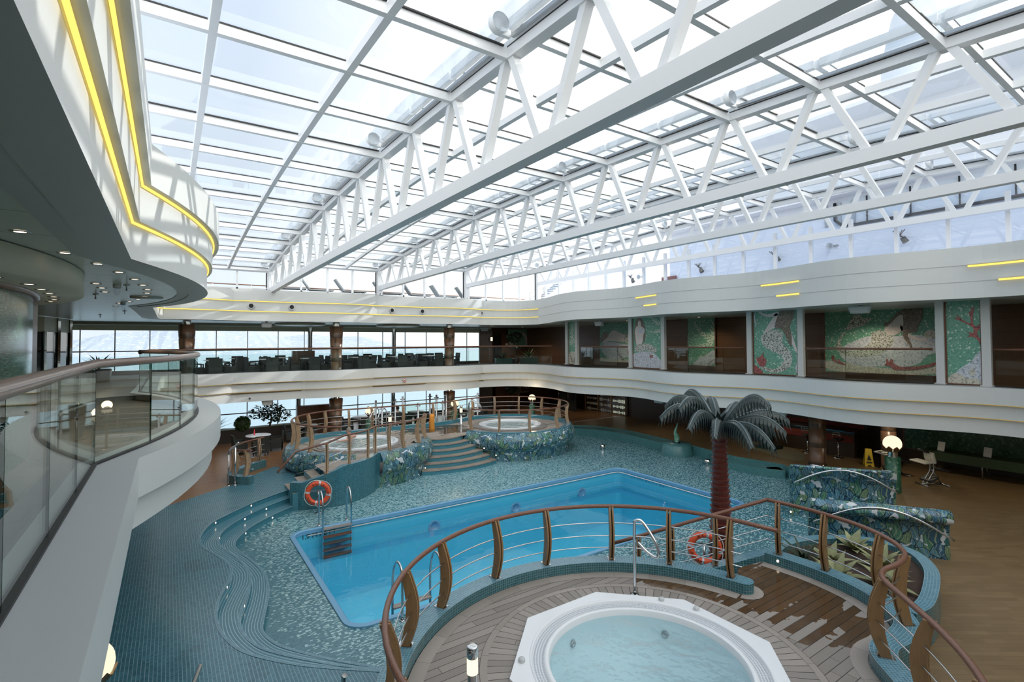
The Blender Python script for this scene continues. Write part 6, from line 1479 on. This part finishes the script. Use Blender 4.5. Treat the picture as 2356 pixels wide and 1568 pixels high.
# ------------------------------------------------------------------ right side: pedestal, dolphin, bench niche, bar
m = MB(); m.lathe([(0.72, 0), (0.66, 0.45), (0.60, 0.52), (0, 0.52)], (19.4, 15.2, 0), 30); o = m.build('round_pedestal', 'bench_tile'); tag(o, 'round tiled pedestal left of the palm, at the blue bench', 'pedestal')
T = thing('heron_sculpture', (19.4, 15.2, 0.52), 'pale glassy upright sculpture on the round tiled pedestal', 'sculpture')
m = MB(); m.tube(crom([(0, 0, 0), (0.03, 0, 0.25), (-0.05, 0.02, 0.5), (0.04, 0, 0.75), (0.12, 0.03, 0.9)], 5), [0.10, 0.10, 0.11, 0.12, 0.12, 0.12, 0.11, 0.10, 0.09, 0.08, 0.07, 0.06, 0.05, 0.05, 0.04, 0.04, 0.03, 0.03, 0.02, 0.02, 0.01], 10); m.build('body', 'sea_mosaic', T)
m = MB(); m.lathe([(0.16, 0), (0.16, 0.04), (0, 0.05)], (0, 0, 0), 16); m.build('base', 'bronze_green', T)
sp_ = [(p.x, p.y) for p in crom([(22.4, 14.0, 0), (23.1, 13.0, 0), (22.4, 11.2, 0), (21.0, 10.3, 0), (20.5, 10.6, 0), (20.8, 11.6, 0), (21.4, 13.2, 0)], 5, True)]
m = MB(); m.fill([sp_], 0.455); struct(m.build('floor_sand_patch', 'sand_tile'))
T = thing('dolphin_sculpture', (22.05, 12.31, 0.455), 'bronze leaping dolphin sculpture on a square base, right of the palm trunk', 'sculpture')
m = MB(); m.box((0, 0, 0.06), (0.8, 0.8, 0.12)); m.build('base', 'bronze_green', T)
m = MB(); m.tube(crom([(0.05, -0.35, 1.25), (0.0, -0.2, 0.95), (0.0, -0.05, 0.6), (0.0, 0.0, 0.35), (0.0, 0.25, 0.4), (0, 0.5, 0.65)], 5), [.03]+[0.05+0.012*i for i in range(12)]+[0.19-0.012*i for i in range(13)], 10); m.lathe([(0.22, 0.1), (0.14, 0.25), (0.05, 0.4)], (0, 0, 0), 12); m.build('body', 'bronze_green', T)
m = MB(); m.face([(0, 0.5, 0.65), (-0.2, 0.62, 0.78), (0, 0.56, 0.74), (0.2, 0.62, 0.78)]); m.face([(0, 0.0, 0.5), (0, -0.25, 0.45), (0, -0.1, 0.62)]); o = m.build('fin', 'bronze_green', T); md = o.modifiers.new('s', 'SOLIDIFY'); md.thickness = 0.04
nb = [(p.x, p.y) for p in crom([(19.5, 13.6, 0), (18.9, 12.6, 0), (18.85, 11.2, 0), (19.2, 10.2, 0), (19.6, 10.4, 0)], 6)]
m = MB(); m.strip(nb, offset(nb, 0.6), 0.30, 'bench_tile'); m.wall(nb, 0, 0.30); struct(m.build('trim_6', 'bench_tile'), 'low blue tiled recliner bench at the right pool edge')
sb2 = [(p.x, p.y) for p in crom([(18.2, 22.0, 0), (19.2, 20.6, 0), (19.6, 18.9, 0), (19.4, 16.6, 0), (19.2, 14.6, 0)], 6)]
m = MB(); m.strip(sb2, offset(sb2, 0.9), 0.40, 'bench_tile'); m.wall(sb2, 0, 0.40); struct(m.build('trim_7', 'bench_tile'), 'blue tiled bench curving along the far right pool edge')
for i, (u, v, r, lb) in enumerate(((20.45, 9.55, 0.29, 'thick wood clad column of the lower deck, right of the palm'), (21.9, 7.75, 0.24, 'wood column behind the globe lamp and yellow sign'))):
    T = thing('lower_column', (u, v, 0.447), lb, 'column', 'lower right columns')
    m = MB()
    for k in range(3): m.lathe([(r, 0.72*k), (r, 0.72*k+0.70), (r-0.012, 0.72*k+0.705), (r-0.012, 0.72*k+0.72)], (0, 0, 0), 24)
    m.build('cladding', 'column_wood', T); m = MB(); m.lathe([(r+0.02, 0), (r+0.02, 0.08), (r, 0.09)], (0, 0, 0), 24); m.build('foot', 'steel', T)
B = thing('bar_counter', (23.2, 11.6, 0.447), 'dark bar with red front and rows of green lights, behind the palm', 'bar')
m = MB(); m.box((0, 0, 0.5), (0.5, 4.6, 1.0)); m.box((0.72, 0, 1.05), (0.1, 4.8, 2.1)); m.build('body', 'wood_dark', B)
m = MB(); m.box((-0.26, 0, 0.72), (0.03, 4.5, 0.28)); m.box((0.65, 0, 1.15), (0.03, 4.6, 0.16)); m.build('red_panel', 'red_cloth', B)
m = MB()
for i in range(22):
    if i % 4 == 3: continue
    for z in (1.5, 1.68): m.box((0.66, -2.2+0.2*i, z), (0.02, 0.035, 0.035))
m.build('green_lights', 'green_led', B)
m = MB(); m.box((-0.02, 0, 1.02), (0.62, 4.7, 0.05)); m.build('counter_top', 'dark_glass', B)
for i, v in enumerate((10.9, 9.7)):
    T = thing('bar_stool', (22.5, v, 0.447), ('steel bar stool with ladder back at the bar, left one', 'steel bar stool with ladder back at the bar, right one')[i], 'bar stool', 'bar stools')
    m = MB(); m.tube([(0, 0, 0), (0, 0, 0.72)], 0.03, 8); m.lathe([(0.2, 0), (0.2, 0.02), (0.03, 0.04)], (0, 0, 0), 16); m.build('pedestal', 'steel', T)
    m = MB(); m.lathe([(0, 0.72), (0.19, 0.72), (0.20, 0.77), (0, 0.79)], (0, 0, 0), 18); m.build('seat', 'black', T)
    m = MB()
    for z in (0.95, 1.04): m.tube([(-0.18, -0.14, z), (-0.2, 0, z), (-0.18, 0.14, z)], 0.015, 6)
    m.tube([(-0.16, -0.14, 0.76), (-0.18, -0.14, 1.08)], 0.012, 6); m.tube([(-0.16, 0.14, 0.76), (-0.18, 0.14, 1.08)], 0.012, 6); m.build('backrest', 'steel', T)
# wet floor sign
T = thing('wet_floor_sign', (22.0, 8.45, 0.447), 'yellow wet floor sign standing by the wood column', 'floor sign', None, 0.6)
for s in (-1, 1):
    m = MB(); m.face([(s*0.16, -0.15, 0), (s*0.16, -0.07, 0), (s*0.14, -0.05, 0.05), (s*0.14, 0.05, 0.05), (s*0.16, 0.07, 0), (s*0.16, 0.15, 0), (s*0.02, 0.10, 0.64), (s*0.02, -0.10, 0.64)]); o = m.build('leaf', 'yellow_sign', T); md = o.modifiers.new('s', 'SOLIDIFY'); md.thickness = 0.015
m = MB(); m.face([(-0.115, -0.07, 0.24), (-0.115, 0.07, 0.24), (-0.065, 0.0, 0.44)]); m.face([(-0.14, -0.09, 0.13), (-0.14, 0.09, 0.13), (-0.125, 0.09, 0.18), (-0.125, -0.09, 0.18)]); o = m.build('warning_mark', 'black', T); o.location.x = -0.012
# massage chairs
def massage(loc, rz, label):
    T = thing('massage_chair', loc, label, 'massage chair', 'portable massage chairs', rz)
    m = MB()
    for y in (-0.07, 0.07): m.tube(crom([(0.28, y, 0.04), (0.1, y, 0.32), (0.0, y, 0.5), (0.02, y, 0.75), (0.12, y, 0.98)], 5), 0.018, 8)
    m.tube([(-0.35, -0.28, 0.025), (-0.35, 0.28, 0.025)], 0.025, 8); m.tube([(0.35, -0.25, 0.025), (0.35, 0.25, 0.025)], 0.025, 8); m.tube([(-0.35, 0, 0.03), (0.35, 0, 0.05)], 0.02, 8); m.tube([(0.0, 0, 0.5), (-0.3, 0, 0.05)], 0.018, 8)
    m.build('frame', 'dull_steel', T)
    for nm_, c, d, mt, ry in (('seat', (-0.30, 0, 0.50), (0.36, 0.34, 0.07), 'black', -0.25), ('knee_pad', (0.1, 0, 0.22), (0.32, 0.46, 0.06), 'black', 0.5), ('arm_shelf', (0.36, 0, 0.78), (0.30, 0.62, 0.05), 'vinyl_cream', 0.1), ('chest_pad', (0.06, 0, 0.90), (0.09, 0.36, 0.36), 'vinyl_cream', 0.2)):
        m = MB(); m.box(c, d, M=Matrix.Rotation(ry, 3, 'Y')); m.build(nm_, mt, T, bevel=0.025)
    m = MB(); m.tube([(0.27+0.11*math.cos(a), 0.12*math.sin(a), 1.12+0.03*math.cos(a)) for a in [2*PI*i/20 for i in range(20)]], 0.045, 10, closed=True); m.build('face_cradle', 'black', T)
massage((20.75, 6.15, 0.447), 2.6, 'folding massage chair with cream pads on the parquet, nearest one')
massage((21.2, 7.35, 0.447), 2.6, 'folding massage chair half hidden behind the globe lamp post')
# cloth covered table with notices
T = thing('long_table', (23.15, 4.7, 0.447), 'long table with olive cloth against the right lower wall', 'table')
m = MB(); m.box((0, 0, 0.74), (0.75, 4.6, 0.04)); m.box((-0.37, 0, 0.60), (0.03, 4.6, 0.32)); m.box((0, -2.3, 0.60), (0.75, 0.03, 0.32)); m.build('cloth', 'leaf_dark', T)
for y in (-2.1, -0.7, 0.7, 2.1):
    for x in (-0.28, 0.28): m = MB(); m.tube([(x, y, 0), (x, y, 0.72)], 0.022, 8); m.build('leg', 'dull_steel', T)
for i, (v, z) in enumerate(((6.55, 0), (5.3, 0), (3.75, 0))):
    S = thing('notice_stand', (23.1, v, 1.207), ('left', 'middle', 'right framed')[i]+' notice card standing on the cloth covered table', 'notice', 'notices on the long table', -0.4)
    m = MB(); m.box((0, 0, 0.16), (0.02, 0.24, 0.32), M=Matrix.Rotation(0.2, 3, 'Y')); m.build('card', 'paper', S)
    m = MB()
    for k in range(5): m.box((-0.02+0.015*k*0.6, 0, 0.05+0.05*k), (0.012, 0.17, 0.012 if i < 2 else 0.04), M=Matrix.Rotation(0.2, 3, 'Y'))
    m.build('print', 'frame_grey' if i < 2 else 'bronze_leaf', S)
mosaic('mosaic', 'dim green mosaic on the lower wall behind the cloth covered table', (0, 0, 300, 100), (24.1, 8.0, 2.2, 0.95, 2.5), [('frond', 'bronze_green', frond(120, 95, 80, -1.9, 6, 14)+frond(230, 95, 90, -1.2, 6, 14))], True, 'green_marble')
# shop at the far right corner of the lower deck
SH = thing('shop_front', (21.8, 30.7, 0.447), 'dark wood shop front with lettered fascia and lit display window', 'shop')
m = MB(); m.box((0, 0, 1.08), (5.0, 0.12, 2.1)); m.build('wall', 'wood_wall', SH)
m = MB(); m.box((0, -0.08, 0.5), (0.9, 0.06, 1.0)); m.build('counter', 'wood_dark', SH)
mt = text_mb('The Pool', 0.34, 'frame_grey', Matrix.Translation((-0.2, -0.07, 1.42)) @ Matrix.Rotation(PI/2, 4, 'X'), 0.01); merge(mt, text_mb('Shop', 0.52, 'frame_grey', Matrix.Translation((-0.1, -0.07, 1.02)) @ Matrix.Rotation(PI/2, 4, 'X'), 0.01)); mt.build('sign_lettering', 'frame_grey', SH)
SW = thing('display_window', (24.05, 24.5, 0.447), 'lit shop display window with three panes, behind the right hot tub', 'window')
m = MB(); m.box((0.06, 0, 0.62), (0.05, 3.8, 1.2)); m.build('back', 'wood_dark', SW)
random.seed(3)
for k in range(3):
    m = MB(); y0 = -1.85+1.25*k
    for s in range(3):
        for i in range(7): m.box((-0.05, y0+0.12+0.155*i, 0.18+0.36*s), (0.05, random.uniform(.05, .11), random.uniform(.06, .22)))
    m.build('goods', ('shop_glow', 'frame_grey', 'vinyl_cream')[k], SW)
    m = MB(); m.box((-0.10, y0+0.6, 0.62), (0.01, 1.17, 1.15)); m.build('glass', 'window_glass', SW)
m = MB()
for y in (-1.88, -0.63, 0.62, 1.87): m.box((-0.10, y, 0.62), (0.06, 0.05, 1.22))
m.box((-0.10, 0, 0.02), (0.06, 3.8, 0.05)); m.box((-0.10, 0, 1.22), (0.06, 3.8, 0.05)); m.build('frame', 'post_wood', SW)
for i, (u, v, h) in enumerate(((22.9, 27.6, 2.1), (22.9, 26.6, 2.1))):
    T = thing('glass_door', (u, v, 0.447), ('dark glass shop door, left leaf', 'dark glass shop door, right leaf')[i], 'door', 'shop doors'); m = MB(); m.box((0, 0, h/2), (0.04, 0.9, h)); m.build('leaf', 'dark_glass', T); m = MB(); m.tube([(-0.06, 0.3, 0.8), (-0.06, 0.3, 1.3)], 0.015, 6); m.build('handle', 'steel', T)
# far gallery door
T = thing('cabin_door', (19.95, 30.9, 3.68), 'open brown door on the far wood wall of the gallery, beside the potted tree', 'door')
m = MB(); m.box((0.3, -0.05, 1.02), (0.62, 0.05, 2.04)); m.build('leaf', 'door_brown', T); m = MB(); m.box((-0.28, 0.0, 1.02), (0.55, 0.04, 2.04)); m.build('dark_opening', 'black', T); m = MB(); m.box((0.42, -0.085, 1.35), (0.2, 0.02, 0.14)); m.build('plate', 'paper', T)
T = thing('wall_lamp', (18.85, 30.55, 5.4), 'small square wall lamp on the far wood wall of the gallery', 'wall lamp'); m = MB(); m.box((0, -0.05, 0), (0.28, 0.08, 0.38)); m.build('frame', 'dull_steel', T); m = MB(); m.box((0, -0.1, 0), (0.14, 0.03, 0.26)); m.build('shade', 'lamp_warm', T)
# ------------------------------------------------------------------ plants
def bush(m, c, rx, rz, n, size, mat=None, seed=1, hollow=0.35):
    random.seed(seed)
    for i in range(n):
        d = Vector((random.gauss(0, 1), random.gauss(0, 1), random.gauss(0, 1))).normalized()*(hollow+(1-hollow)*random.random()**0.5)
        p = Vector(c)+Vector((d.x*rx, d.y*rx, d.z*rz)); a = Vector((random.gauss(0, 1), random.gauss(0, 1), random.gauss(0, .6))).normalized(); b = a.cross(Vector((random.gauss(0, 1), random.gauss(0, 1), random.gauss(0, 1)))).normalized(); s = size*random.uniform(.6, 1.2)
        m.face([p-a*s, p+b*s*.4, p+a*s, p-b*s*.4], mat)
def tree(loc, label, trunk_pts, crowns, pot=True, group=None, leaf='leaf_dark'):
    T = thing('potted_tree', loc, label, 'plant', group)
    m = MB(); m.tube(crom(trunk_pts, 4), [0.05-0.03*i/(4*(len(trunk_pts)-1)) for i in range(4*(len(trunk_pts)-1)+1)], 8); m.build('trunk', 'bark', T)
    m = MB()
    for k, (c, rx, rz, n, s) in enumerate(crowns): bush(m, c, rx, rz, n, s, None, 40+k+int(loc[0]*10))
    m.build('foliage', leaf, T)
    if pot:
        m = MB(); m.lathe([(0.2, 0), (0.26, 0.42), (0.28, 0.45), (0.24, 0.45), (0.22, 0.4), (0, 0.4)], (0, 0, 0), 18); m.build('pot', 'pot_dark', T)
tree((18.7, 27.3, 3.68), 'tall potted tree with round dark crown in the far gallery corner', [(0, 0, 0.4), (0.05, 0, 0.9), (-0.08, 0, 1.3), (0.1, 0, 1.6)], [((-0.1, 0, 1.75), 0.5, 0.36, 420, 0.10), ((0.1, 0, 1.2), 0.3, 0.2, 120, 0.09), ((0.15, 0, 1.95), 0.38, 0.22, 200, 0.1)])
rosette('potted_yucca', (18.0, 27.6, 4.16), 'spiky yucca left of the tall tree in the far gallery corner', 'plant', 30, 0.7, 0.03, 'leaf_dark', (0.2, 1.4), 0.15, 51)
rosette('potted_yucca', (19.5, 26.9, 4.16), 'spiky yucca right of the tall tree in the far gallery corner', 'plant', 30, 0.75, 0.03, 'leaf_green', (0.2, 1.4), 0.15, 52)
for i, (u, v) in enumerate(((18.0, 27.6), (19.5, 26.9))):
    m = MB(); m.box((0, 0, 0.24), (1.1, 0.5, 0.48), rz=-0.4); o = m.build('planter_box', 'bronze_green'); o.location = (u, v, 3.68); tag(o, ('low dark planter box under the left yucca of the far gallery corner', 'low dark planter box under the right yucca of the far gallery corner')[i], 'planter', 'corner planter boxes')
tree((19.6, 29.0, 0.45), 'small round potted tree in front of the shop front', [(0, 0, 0.4), (0, 0, 0.9), (0.03, 0, 1.3)], [((0, 0, 1.5), 0.48, 0.36, 380, 0.10)])
rosette('gallery_agave', (-2.3, 25.7, 4.21), 'dark agave in a planter behind the near handrail, against the sea windows', 'plant', 22, 0.8, 0.055, 'leaf_dark', (0.15, 1.3), 0.2, 55)
m = MB(); m.lathe([(0.35, 0), (0.42, 0.5), (0.38, 0.53), (0, 0.5)], (0, 0, 0), 18); o = m.build('planter_pot', 'pot_dark'); o.location = (-2.3, 25.7, 3.68); tag(o, 'round dark pot holding the agave behind the near handrail', 'pot')
LP = thing('long_planter', (1.0, 27.8, 0.45), 'long dark planter under the lower sea windows at the left', 'planter', None, 0.06)
m = MB(); m.box((1.2, 0, 0.3), (6.6, 0.7, 0.6)); m.build('box', 'pot_dark', LP); m = MB(); m.box((1.2, -0.1, 0.62), (6.5, 0.5, 0.03)); m.build('soil', 'leaf_green', LP)
tree((0.45, 27.0, 0.45), 'tall dense potted bush at the left end, beside the white balcony', [(0, 0, 0.4), (0, 0, 1.0), (0, 0, 1.6)], [((0, 0, 1.45), 0.55, 0.55, 620, 0.09), ((0.1, 0, 0.95), 0.4, 0.35, 160, 0.09)])
rosette('spiky_yucca', (0.75, 25.9, 0.95), 'dark spiky yucca in front of the tall dense bush', 'plant', 36, 0.85, 0.03, 'leaf_dark', (0.3, 1.45), 0.1, 56)
m = MB(); m.lathe([(0.24, 0), (0.3, 0.5), (0, 0.5)], (0, 0, 0), 16); o = m.build('planter_pot', 'pot_dark'); o.location = (0.75, 25.9, 0.448); tag(o, 'dark pot of the spiky yucca at the far left', 'pot')
rosette('wide_agave', (1.75, 27.5, 1.1), 'wide dark agave spreading in the long planter under the windows', 'plant', 30, 0.95, 0.05, 'leaf_dark', (0.1, 1.3), 0.12, 57)
T = thing('topiary_ball', (2.95, 27.6, 1.05), 'round clipped topiary ball in the long planter', 'plant'); m = MB(); bush(m, (0, 0, 0.28), 0.36, 0.36, 900, 0.05, None, 9, 0.85); m.build('foliage', 'leaf_green', T); m = MB(); m.tube([(0, 0, -0.1), (0, 0, 0.3)], 0.03, 6); m.lathe([(0, 0), (0.28, 0.06), (0.33, 0.28), (0.28, 0.5), (0, 0.6)], (0, 0, 0), 14); m.build('core', 'leaf_dark', T)
tree((4.15, 27.75, 0.98), 'loose leafy shrub at the right end of the long planter', [(0, 0, 0), (0.1, 0, 0.5), (0, 0, 0.9)], [((0.1, 0, 0.75), 0.6, 0.5, 330, 0.10), ((0.5, 0, 0.6), 0.5, 0.4, 160, 0.09), ((-0.6, 0, 0.8), 0.35, 0.35, 110, 0.09)], False)
# ------------------------------------------------------------------ wicker chairs and tables
def make_chair():
    T = thing('wicker_chair', (0, 0, 0), 'x', 'chair')
    m = MB(); m.box((0, 0.02, 0.27), (0.54, 0.52, 0.30)); m.build('seat', 'wicker', T)
    m = MB()
    A = [(0.27*s, -0.25-0.10*max(0, z-0.45)-0.05*max(0, z-0.75), z) for z in (0.12, 0.42, 0.63, 0.84) for s in (-1, 1)]
    for i in range(3):
        a, b, c, d = A[2*i], A[2*i+1], A[2*i+3], A[2*i+2]; th = Vector((0, 0.05, 0))
        m.face([a, b, c, d]); m.face([Vector(q)+th for q in (a, b, c, d)]); m.face([a, d, Vector(d)+th, Vector(a)+th]); m.face([b, c, Vector(c)+th, Vector(b)+th])
    m.face([A[6], A[7], Vector(A[7])+th, Vector(A[6])+th]); m.build('backrest', 'wicker', T)
    for s in (-1, 1):
        m = MB(); m.bar((s*0.28, -0.27, 0.58), (s*0.28, 0.24, 0.56), 0.06, 0.05); m.bar((s*0.28, 0.22, 0.10), (s*0.28, 0.22, 0.57), 0.05, 0.06, up=(1, 0, 0)); m.build('armrest', 'wicker', T)
    for x in (-0.23, 0.23):
        for y in (-0.22, 0.22): m = MB(); m.lathe([(0.025, 0.02), (0.03, 0.14)], (x, y, 0), 8); m.lathe([(0.025, 0), (0.025, 0.02)], (x, y, 0), 8, 'steel'); m.build('leg', 'wicker', T)
    return T
def make_table(round_):
    T = thing('cafe_table', (0, 0, 0), 'x', 'table')
    m = MB()
    if round_: m.lathe([(0, 0.72), (0.5, 0.72), (0.51, 0.735), (0.5, 0.75), (0, 0.75)], (0, 0, 0), 32)
    else: m.box((0, 0, 0.735), (0.8, 0.8, 0.03))
    m.build('tabletop', 'table_white', T)
    m = MB(); m.lathe([(0.035, 0.02), (0.035, 0.72)], (0, 0, 0), 10); m.build('pedestal', 'dull_steel', T); m = MB(); m.lathe([(0.26, 0), (0.26, 0.02), (0.04, 0.04)], (0, 0, 0), 20); m.build('foot', 'dull_steel', T)
    return T
ch0 = make_chair(); tq = make_table(False); tr = make_table(True); used = {'c': 0, 'q': 0, 'r': 0}
def put(key, proto, loc, rz, label, group):
    if not used[key]: used[key] = 1; at(proto, loc, rz); proto['label'] = label; proto['group'] = group
    else: dup(proto, loc, rz, label, group)
SIDE = (('left', -0.62, 0, -PI/2), ('right', 0.62, 0, PI/2), ('window', 0, 0.62, PI), ('near', 0, -0.62, 0))
random.seed(21)
for row, v, us, n in (('front', 27.15, (1.75, 4.05, 6.0, 8.35, 10.6, 12.6), 4), ('back', 29.35, (2.9, 5.1, 7.9, 9.9, 12.6, 14.6), 4)):
    for i, u in enumerate(us):
        u += random.uniform(-.08, .08); vv = v+random.uniform(-.1, .1)
        put('q', tq, (u, vv, 3.68), random.uniform(-.05, .05), 'square white topped table, %s from the left in the %s row of the window gallery' % (ORD[i], row), 'gallery tables')
        for nm_, du, dv, rz in SIDE[:n]:
            if row == 'back' and nm_ == 'near' and i % 2: continue
            put('c', ch0, (u+du*random.uniform(1, 1.15), vv+dv*random.uniform(1, 1.12), 3.68), rz+random.uniform(-.18, .18), 'dark wicker chair on the %s side of the %s table of the %s gallery row' % (nm_, ORD[i], row), 'gallery wicker chairs')
# lower deck: round tables
for i, (u, v, sides, lb) in enumerate(((3.25, 24.6, (0, 1, 3), 'at the far left by the short railing'), (5.6, 26.3, (0, 2, 3), 'left of the left lower wood column'), (8.6, 27.3, (0, 1, 3), 'behind the left round hot tub'), (10.2, 26.75, (0, 1, 2), 'behind the wind screens'), (11.9, 27.6, (0, 1, 3), 'left of the right lower wood column'), (15.0, 26.6, (0, 1, 3), 'right of the right lower wood column'))):
    put('r', tr, (u, v, 0.448), 0, 'round white table on the lower deck, %s' % lb, 'lower deck tables')
    for k in sides:
        nm_, du, dv, rz = SIDE[k]
        put('c', ch0, (u+du*1.18, v+dv*1.18, 0.448), rz+random.uniform(-.25, .25), 'wicker chair, %s side of the round table %s' % (nm_, lb), 'lower deck wicker chairs')
T = thing('drink_bottle', (3.1, 24.65, 1.2), 'slim reddish bottle standing on the far left round table', 'bottle'); m = MB(); m.lathe([(0.03, 0), (0.03, 0.14), (0.012, 0.2), (0.012, 0.25), (0, 0.25)], (0, 0, 0), 12); m.build('body', 'flag_red', T)
# wooden cabinet behind the left column, partition boards
m = MB(); m.box((0, 0, 0.55), (1.1, 0.35, 1.1)); o = m.build('sideboard', 'wood_wall'); o.location = (5.95, 28.8, 3.68); tag(o, 'low wooden sideboard left of the middle gallery column', 'sideboard')
m = MB(); m.box((0, 0, 0.75), (1.7, 0.35, 1.5)); o = m.build('sideboard', 'wood_wall'); o.location = (6.3, 27.9, 0.448); tag(o, 'tall wooden sideboard left of the left lower wood column', 'sideboard')
# steel posts with glass wind screens on the lower deck
WS = [(8.35, 25.3, 1.55), (8.9, 25.8, 1.75), (9.05, 25.3, 1.5), (9.95, 25.8, 1.75), (10.25, 25.5, 1.9), (10.9, 25.0, 1.55), (13.0-1.0, 25.9, 1.9), (12.25, 25.6, 1.85), (12.3, 24.9, 1.6), (12.75, 25.4, 1.95), (14.35, 24.7, 1.9)]
for i, (u, v, h) in enumerate(WS):
    T = thing('wind_screen_post', (u, v, 0.448), '%s steel wind screen post from the left, behind the far platform' % ORD[i], 'post', 'wind screen posts')
    m = MB(); m.lathe([(0.05, 0), (0.05, h), (0, h)], (0, 0, 0), 12); m.build('pole', 'dull_steel', T)
    m = MB()
    for z in (0.35, h-0.15): m.tube([(-0.13, 0, z), (0.13, 0, z)], 0.028, 8)
    m.build('clamp', 'dull_steel', T)
for i, (a, b) in enumerate(((0, 1), (3, 5), (4, 6), (6, 9), (9, 10))):
    p = Vector(WS[a][:2]); q = Vector(WS[b][:2]); t = (q-p).normalized()*0.1; p += t; q -= t
    m = MB(); m.bar(Vector((p.x, p.y, 1.3)), Vector((q.x, q.y, 1.3)), 0.012, 1.3); o = m.build('wind_screen', 'rail_glass'); tag(o, '%s glass wind screen from the left, clamped between steel posts behind the platform' % ORD[i], 'glass screen', 'glass wind screens')
# ------------------------------------------------------------------ people
def skin_body(name, mat, parent, V, E, R, root=0):
    me = bpy.data.meshes.new(name); me.from_pydata(V, E, []); o = bpy.data.objects.new(name, me); COL.objects.link(o)
    sk = o.modifiers.new('skin', 'SKIN'); sk.use_smooth_shade = True
    for i, d in enumerate(me.skin_vertices[0].data): d.radius = (R[i], R[i]) if not isinstance(R[i], tuple) else R[i]; d.use_root = (i == root)
    sb = o.modifiers.new('sub', 'SUBSURF'); sb.levels = 2; sb.render_levels = 2
    me.materials.append(MAT[mat]); dg = bpy.context.evaluated_depsgraph_get(); me2 = bpy.data.meshes.new_from_object(o.evaluated_get(dg))
    o.modifiers.clear(); o.data = me2; bpy.data.meshes.remove(me)
    for p in me2.polygons: p.use_smooth = True
    o.parent = parent; return o
def ell(m, c, r, n=12, mat=None, z0=-1.0, z1=1.0):
    prof = []
    for i in range(n+1):
        t = z0+(z1-z0)*i/n; prof.append((math.sqrt(max(0, 1-t*t)), t))
    M3 = Matrix.Diagonal(Vector(r)); m.lathe(prof, c, 16, mat, True, axis=M3)
def person(loc, rz, label, shirt=None, hair='hair_grey', seat=0.40, arms='spread', skin='skin'):
    T = thing('person', loc, label, 'person', None, rz); s = seat
    V = [(0, 0, s+0.05), (0, 0, s+0.22), (0, 0.0, s+0.40), (0, 0.02, s+0.53), (0, 0.03, s+0.60), (0, 0.05, s+0.69), (0, 0.06, s+0.79)]
    E = [(0, 1), (1, 2), (2, 3), (3, 4), (4, 5), (5, 6)]; R = [(.16, .12), (.14, .10), (.17, .11), (.11, .075), .055, (.070, .085), (.072, .088)]
    for sg in (-1, 1):
        b = len(V)
        if arms == 'spread': V += [(sg*0.19, 0, s+0.47), (sg*0.42, -0.08, s+0.44), (sg*0.62, 0.10, s+0.45), (sg*0.70, 0.16, s+0.45)]
        else: V += [(sg*0.19, 0, s+0.47), (sg*0.25, 0.10, s+0.24), (sg*0.14, 0.34, s+0.30), (sg*0.11, 0.42, s+0.31)]
        E += [(3, b), (b, b+1), (b+1, b+2), (b+2, b+3)]; R += [.068, .048, .036, .034]
        hd = b+3; t = (Vector(V[hd])-Vector(V[hd-1])).normalized(); side = Vector((0, 0, 1)).cross(t)
        for k in range(5):
            c = len(V); off = (k-1.5)*0.02 if k < 4 else -0.055*sg; L = (0.085, 0.095, 0.09, 0.075, 0.055)[k]
            p0 = Vector(V[hd])+t*0.045+side*off*0.8 if k < 4 else Vector(V[hd])+side*off*0.5; p1 = p0+t*L*(0.6 if k < 4 else .5)+side*(off*0.3) ; p2 = p1+t*L*0.4-Vector((0, 0, 0.02))
            V += [tuple(p0), tuple(p1), tuple(p2)]; E += [(hd, c), (c, c+1), (c+1, c+2)]; R += [.011, .009, .008]
        b = len(V); V += [(sg*0.10, 0.03, s+0.02), (sg*0.13, 0.44, s+0.04), (sg*0.13, 0.46, s-0.36), (sg*0.13, 0.60, s-0.40)]; E += [(0, b), (b, b+1), (b+1, b+2), (b+2, b+3)]; R += [.085, .06, .042, .03]
    body = skin_body('body', skin, T, V, E, R)
    hc = (0, 0.055, s+0.76)
    m = MB(); ell(m, (hc[0], hc[1]-0.008, hc[2]+0.018), (0.088, 0.105, 0.112), 12, None, 0.05, 1.0); ell(m, (hc[0], hc[1]-0.03, hc[2]), (0.084, 0.088, 0.10), 12, None, -0.5, 0.6); m.build('hair', hair, T)
    m = MB()
    for sg in (-1, 1): ell(m, (sg*0.031, hc[1]+0.088, hc[2]-0.005), (0.012, 0.008, 0.009), 6)
    m.build('eyes', 'black', T)
    m = MB(); ell(m, (0, hc[1]+0.102, hc[2]-0.035), (0.014, 0.02, 0.028), 6); [ell(m, (sg*0.082, hc[1]-0.005, hc[2]-0.025), (0.010, 0.02, 0.032), 6) for sg in (-1, 1)]; m.build('nose_and_ears', skin, T)
    m = MB(); ell(m, (0, hc[1]+0.085, hc[2]-0.075), (0.024, 0.010, 0.008), 6); m.build('mouth', 'red_cloth', T)
    if shirt:
        Vs = V[:4]; Rs = [(.175, .135), (.155, .115), (.185, .125), (.125, .09)]; Es = [(0, 1), (1, 2), (2, 3)]
        for sg in (-1, 1):
            b = len(Vs); Vs += [(sg*0.19, 0, s+0.47), tuple(Vector((sg*0.19, 0, s+0.47)).lerp(Vector((sg*0.25, 0.10, s+0.24)), 0.7))]; Es += [(3, b), (b, b+1)]; Rs += [.082, .062]
        skin_body('shirt', shirt, T, Vs, Es, Rs)
    return T
person((6.25, 21.30, 0.55), 0.9, 'grey haired bather seen from behind in the left round hot tub, arms spread', None, 'hair_grey', 0.25, 'spread', 'skin')
person((10.2, 26.05, 0.448), 0.0, 'dark haired person in a dark shirt sitting at the table behind the wind screens', 'shirt', 'hair_dark', 0.46, 'lap', 'skin')
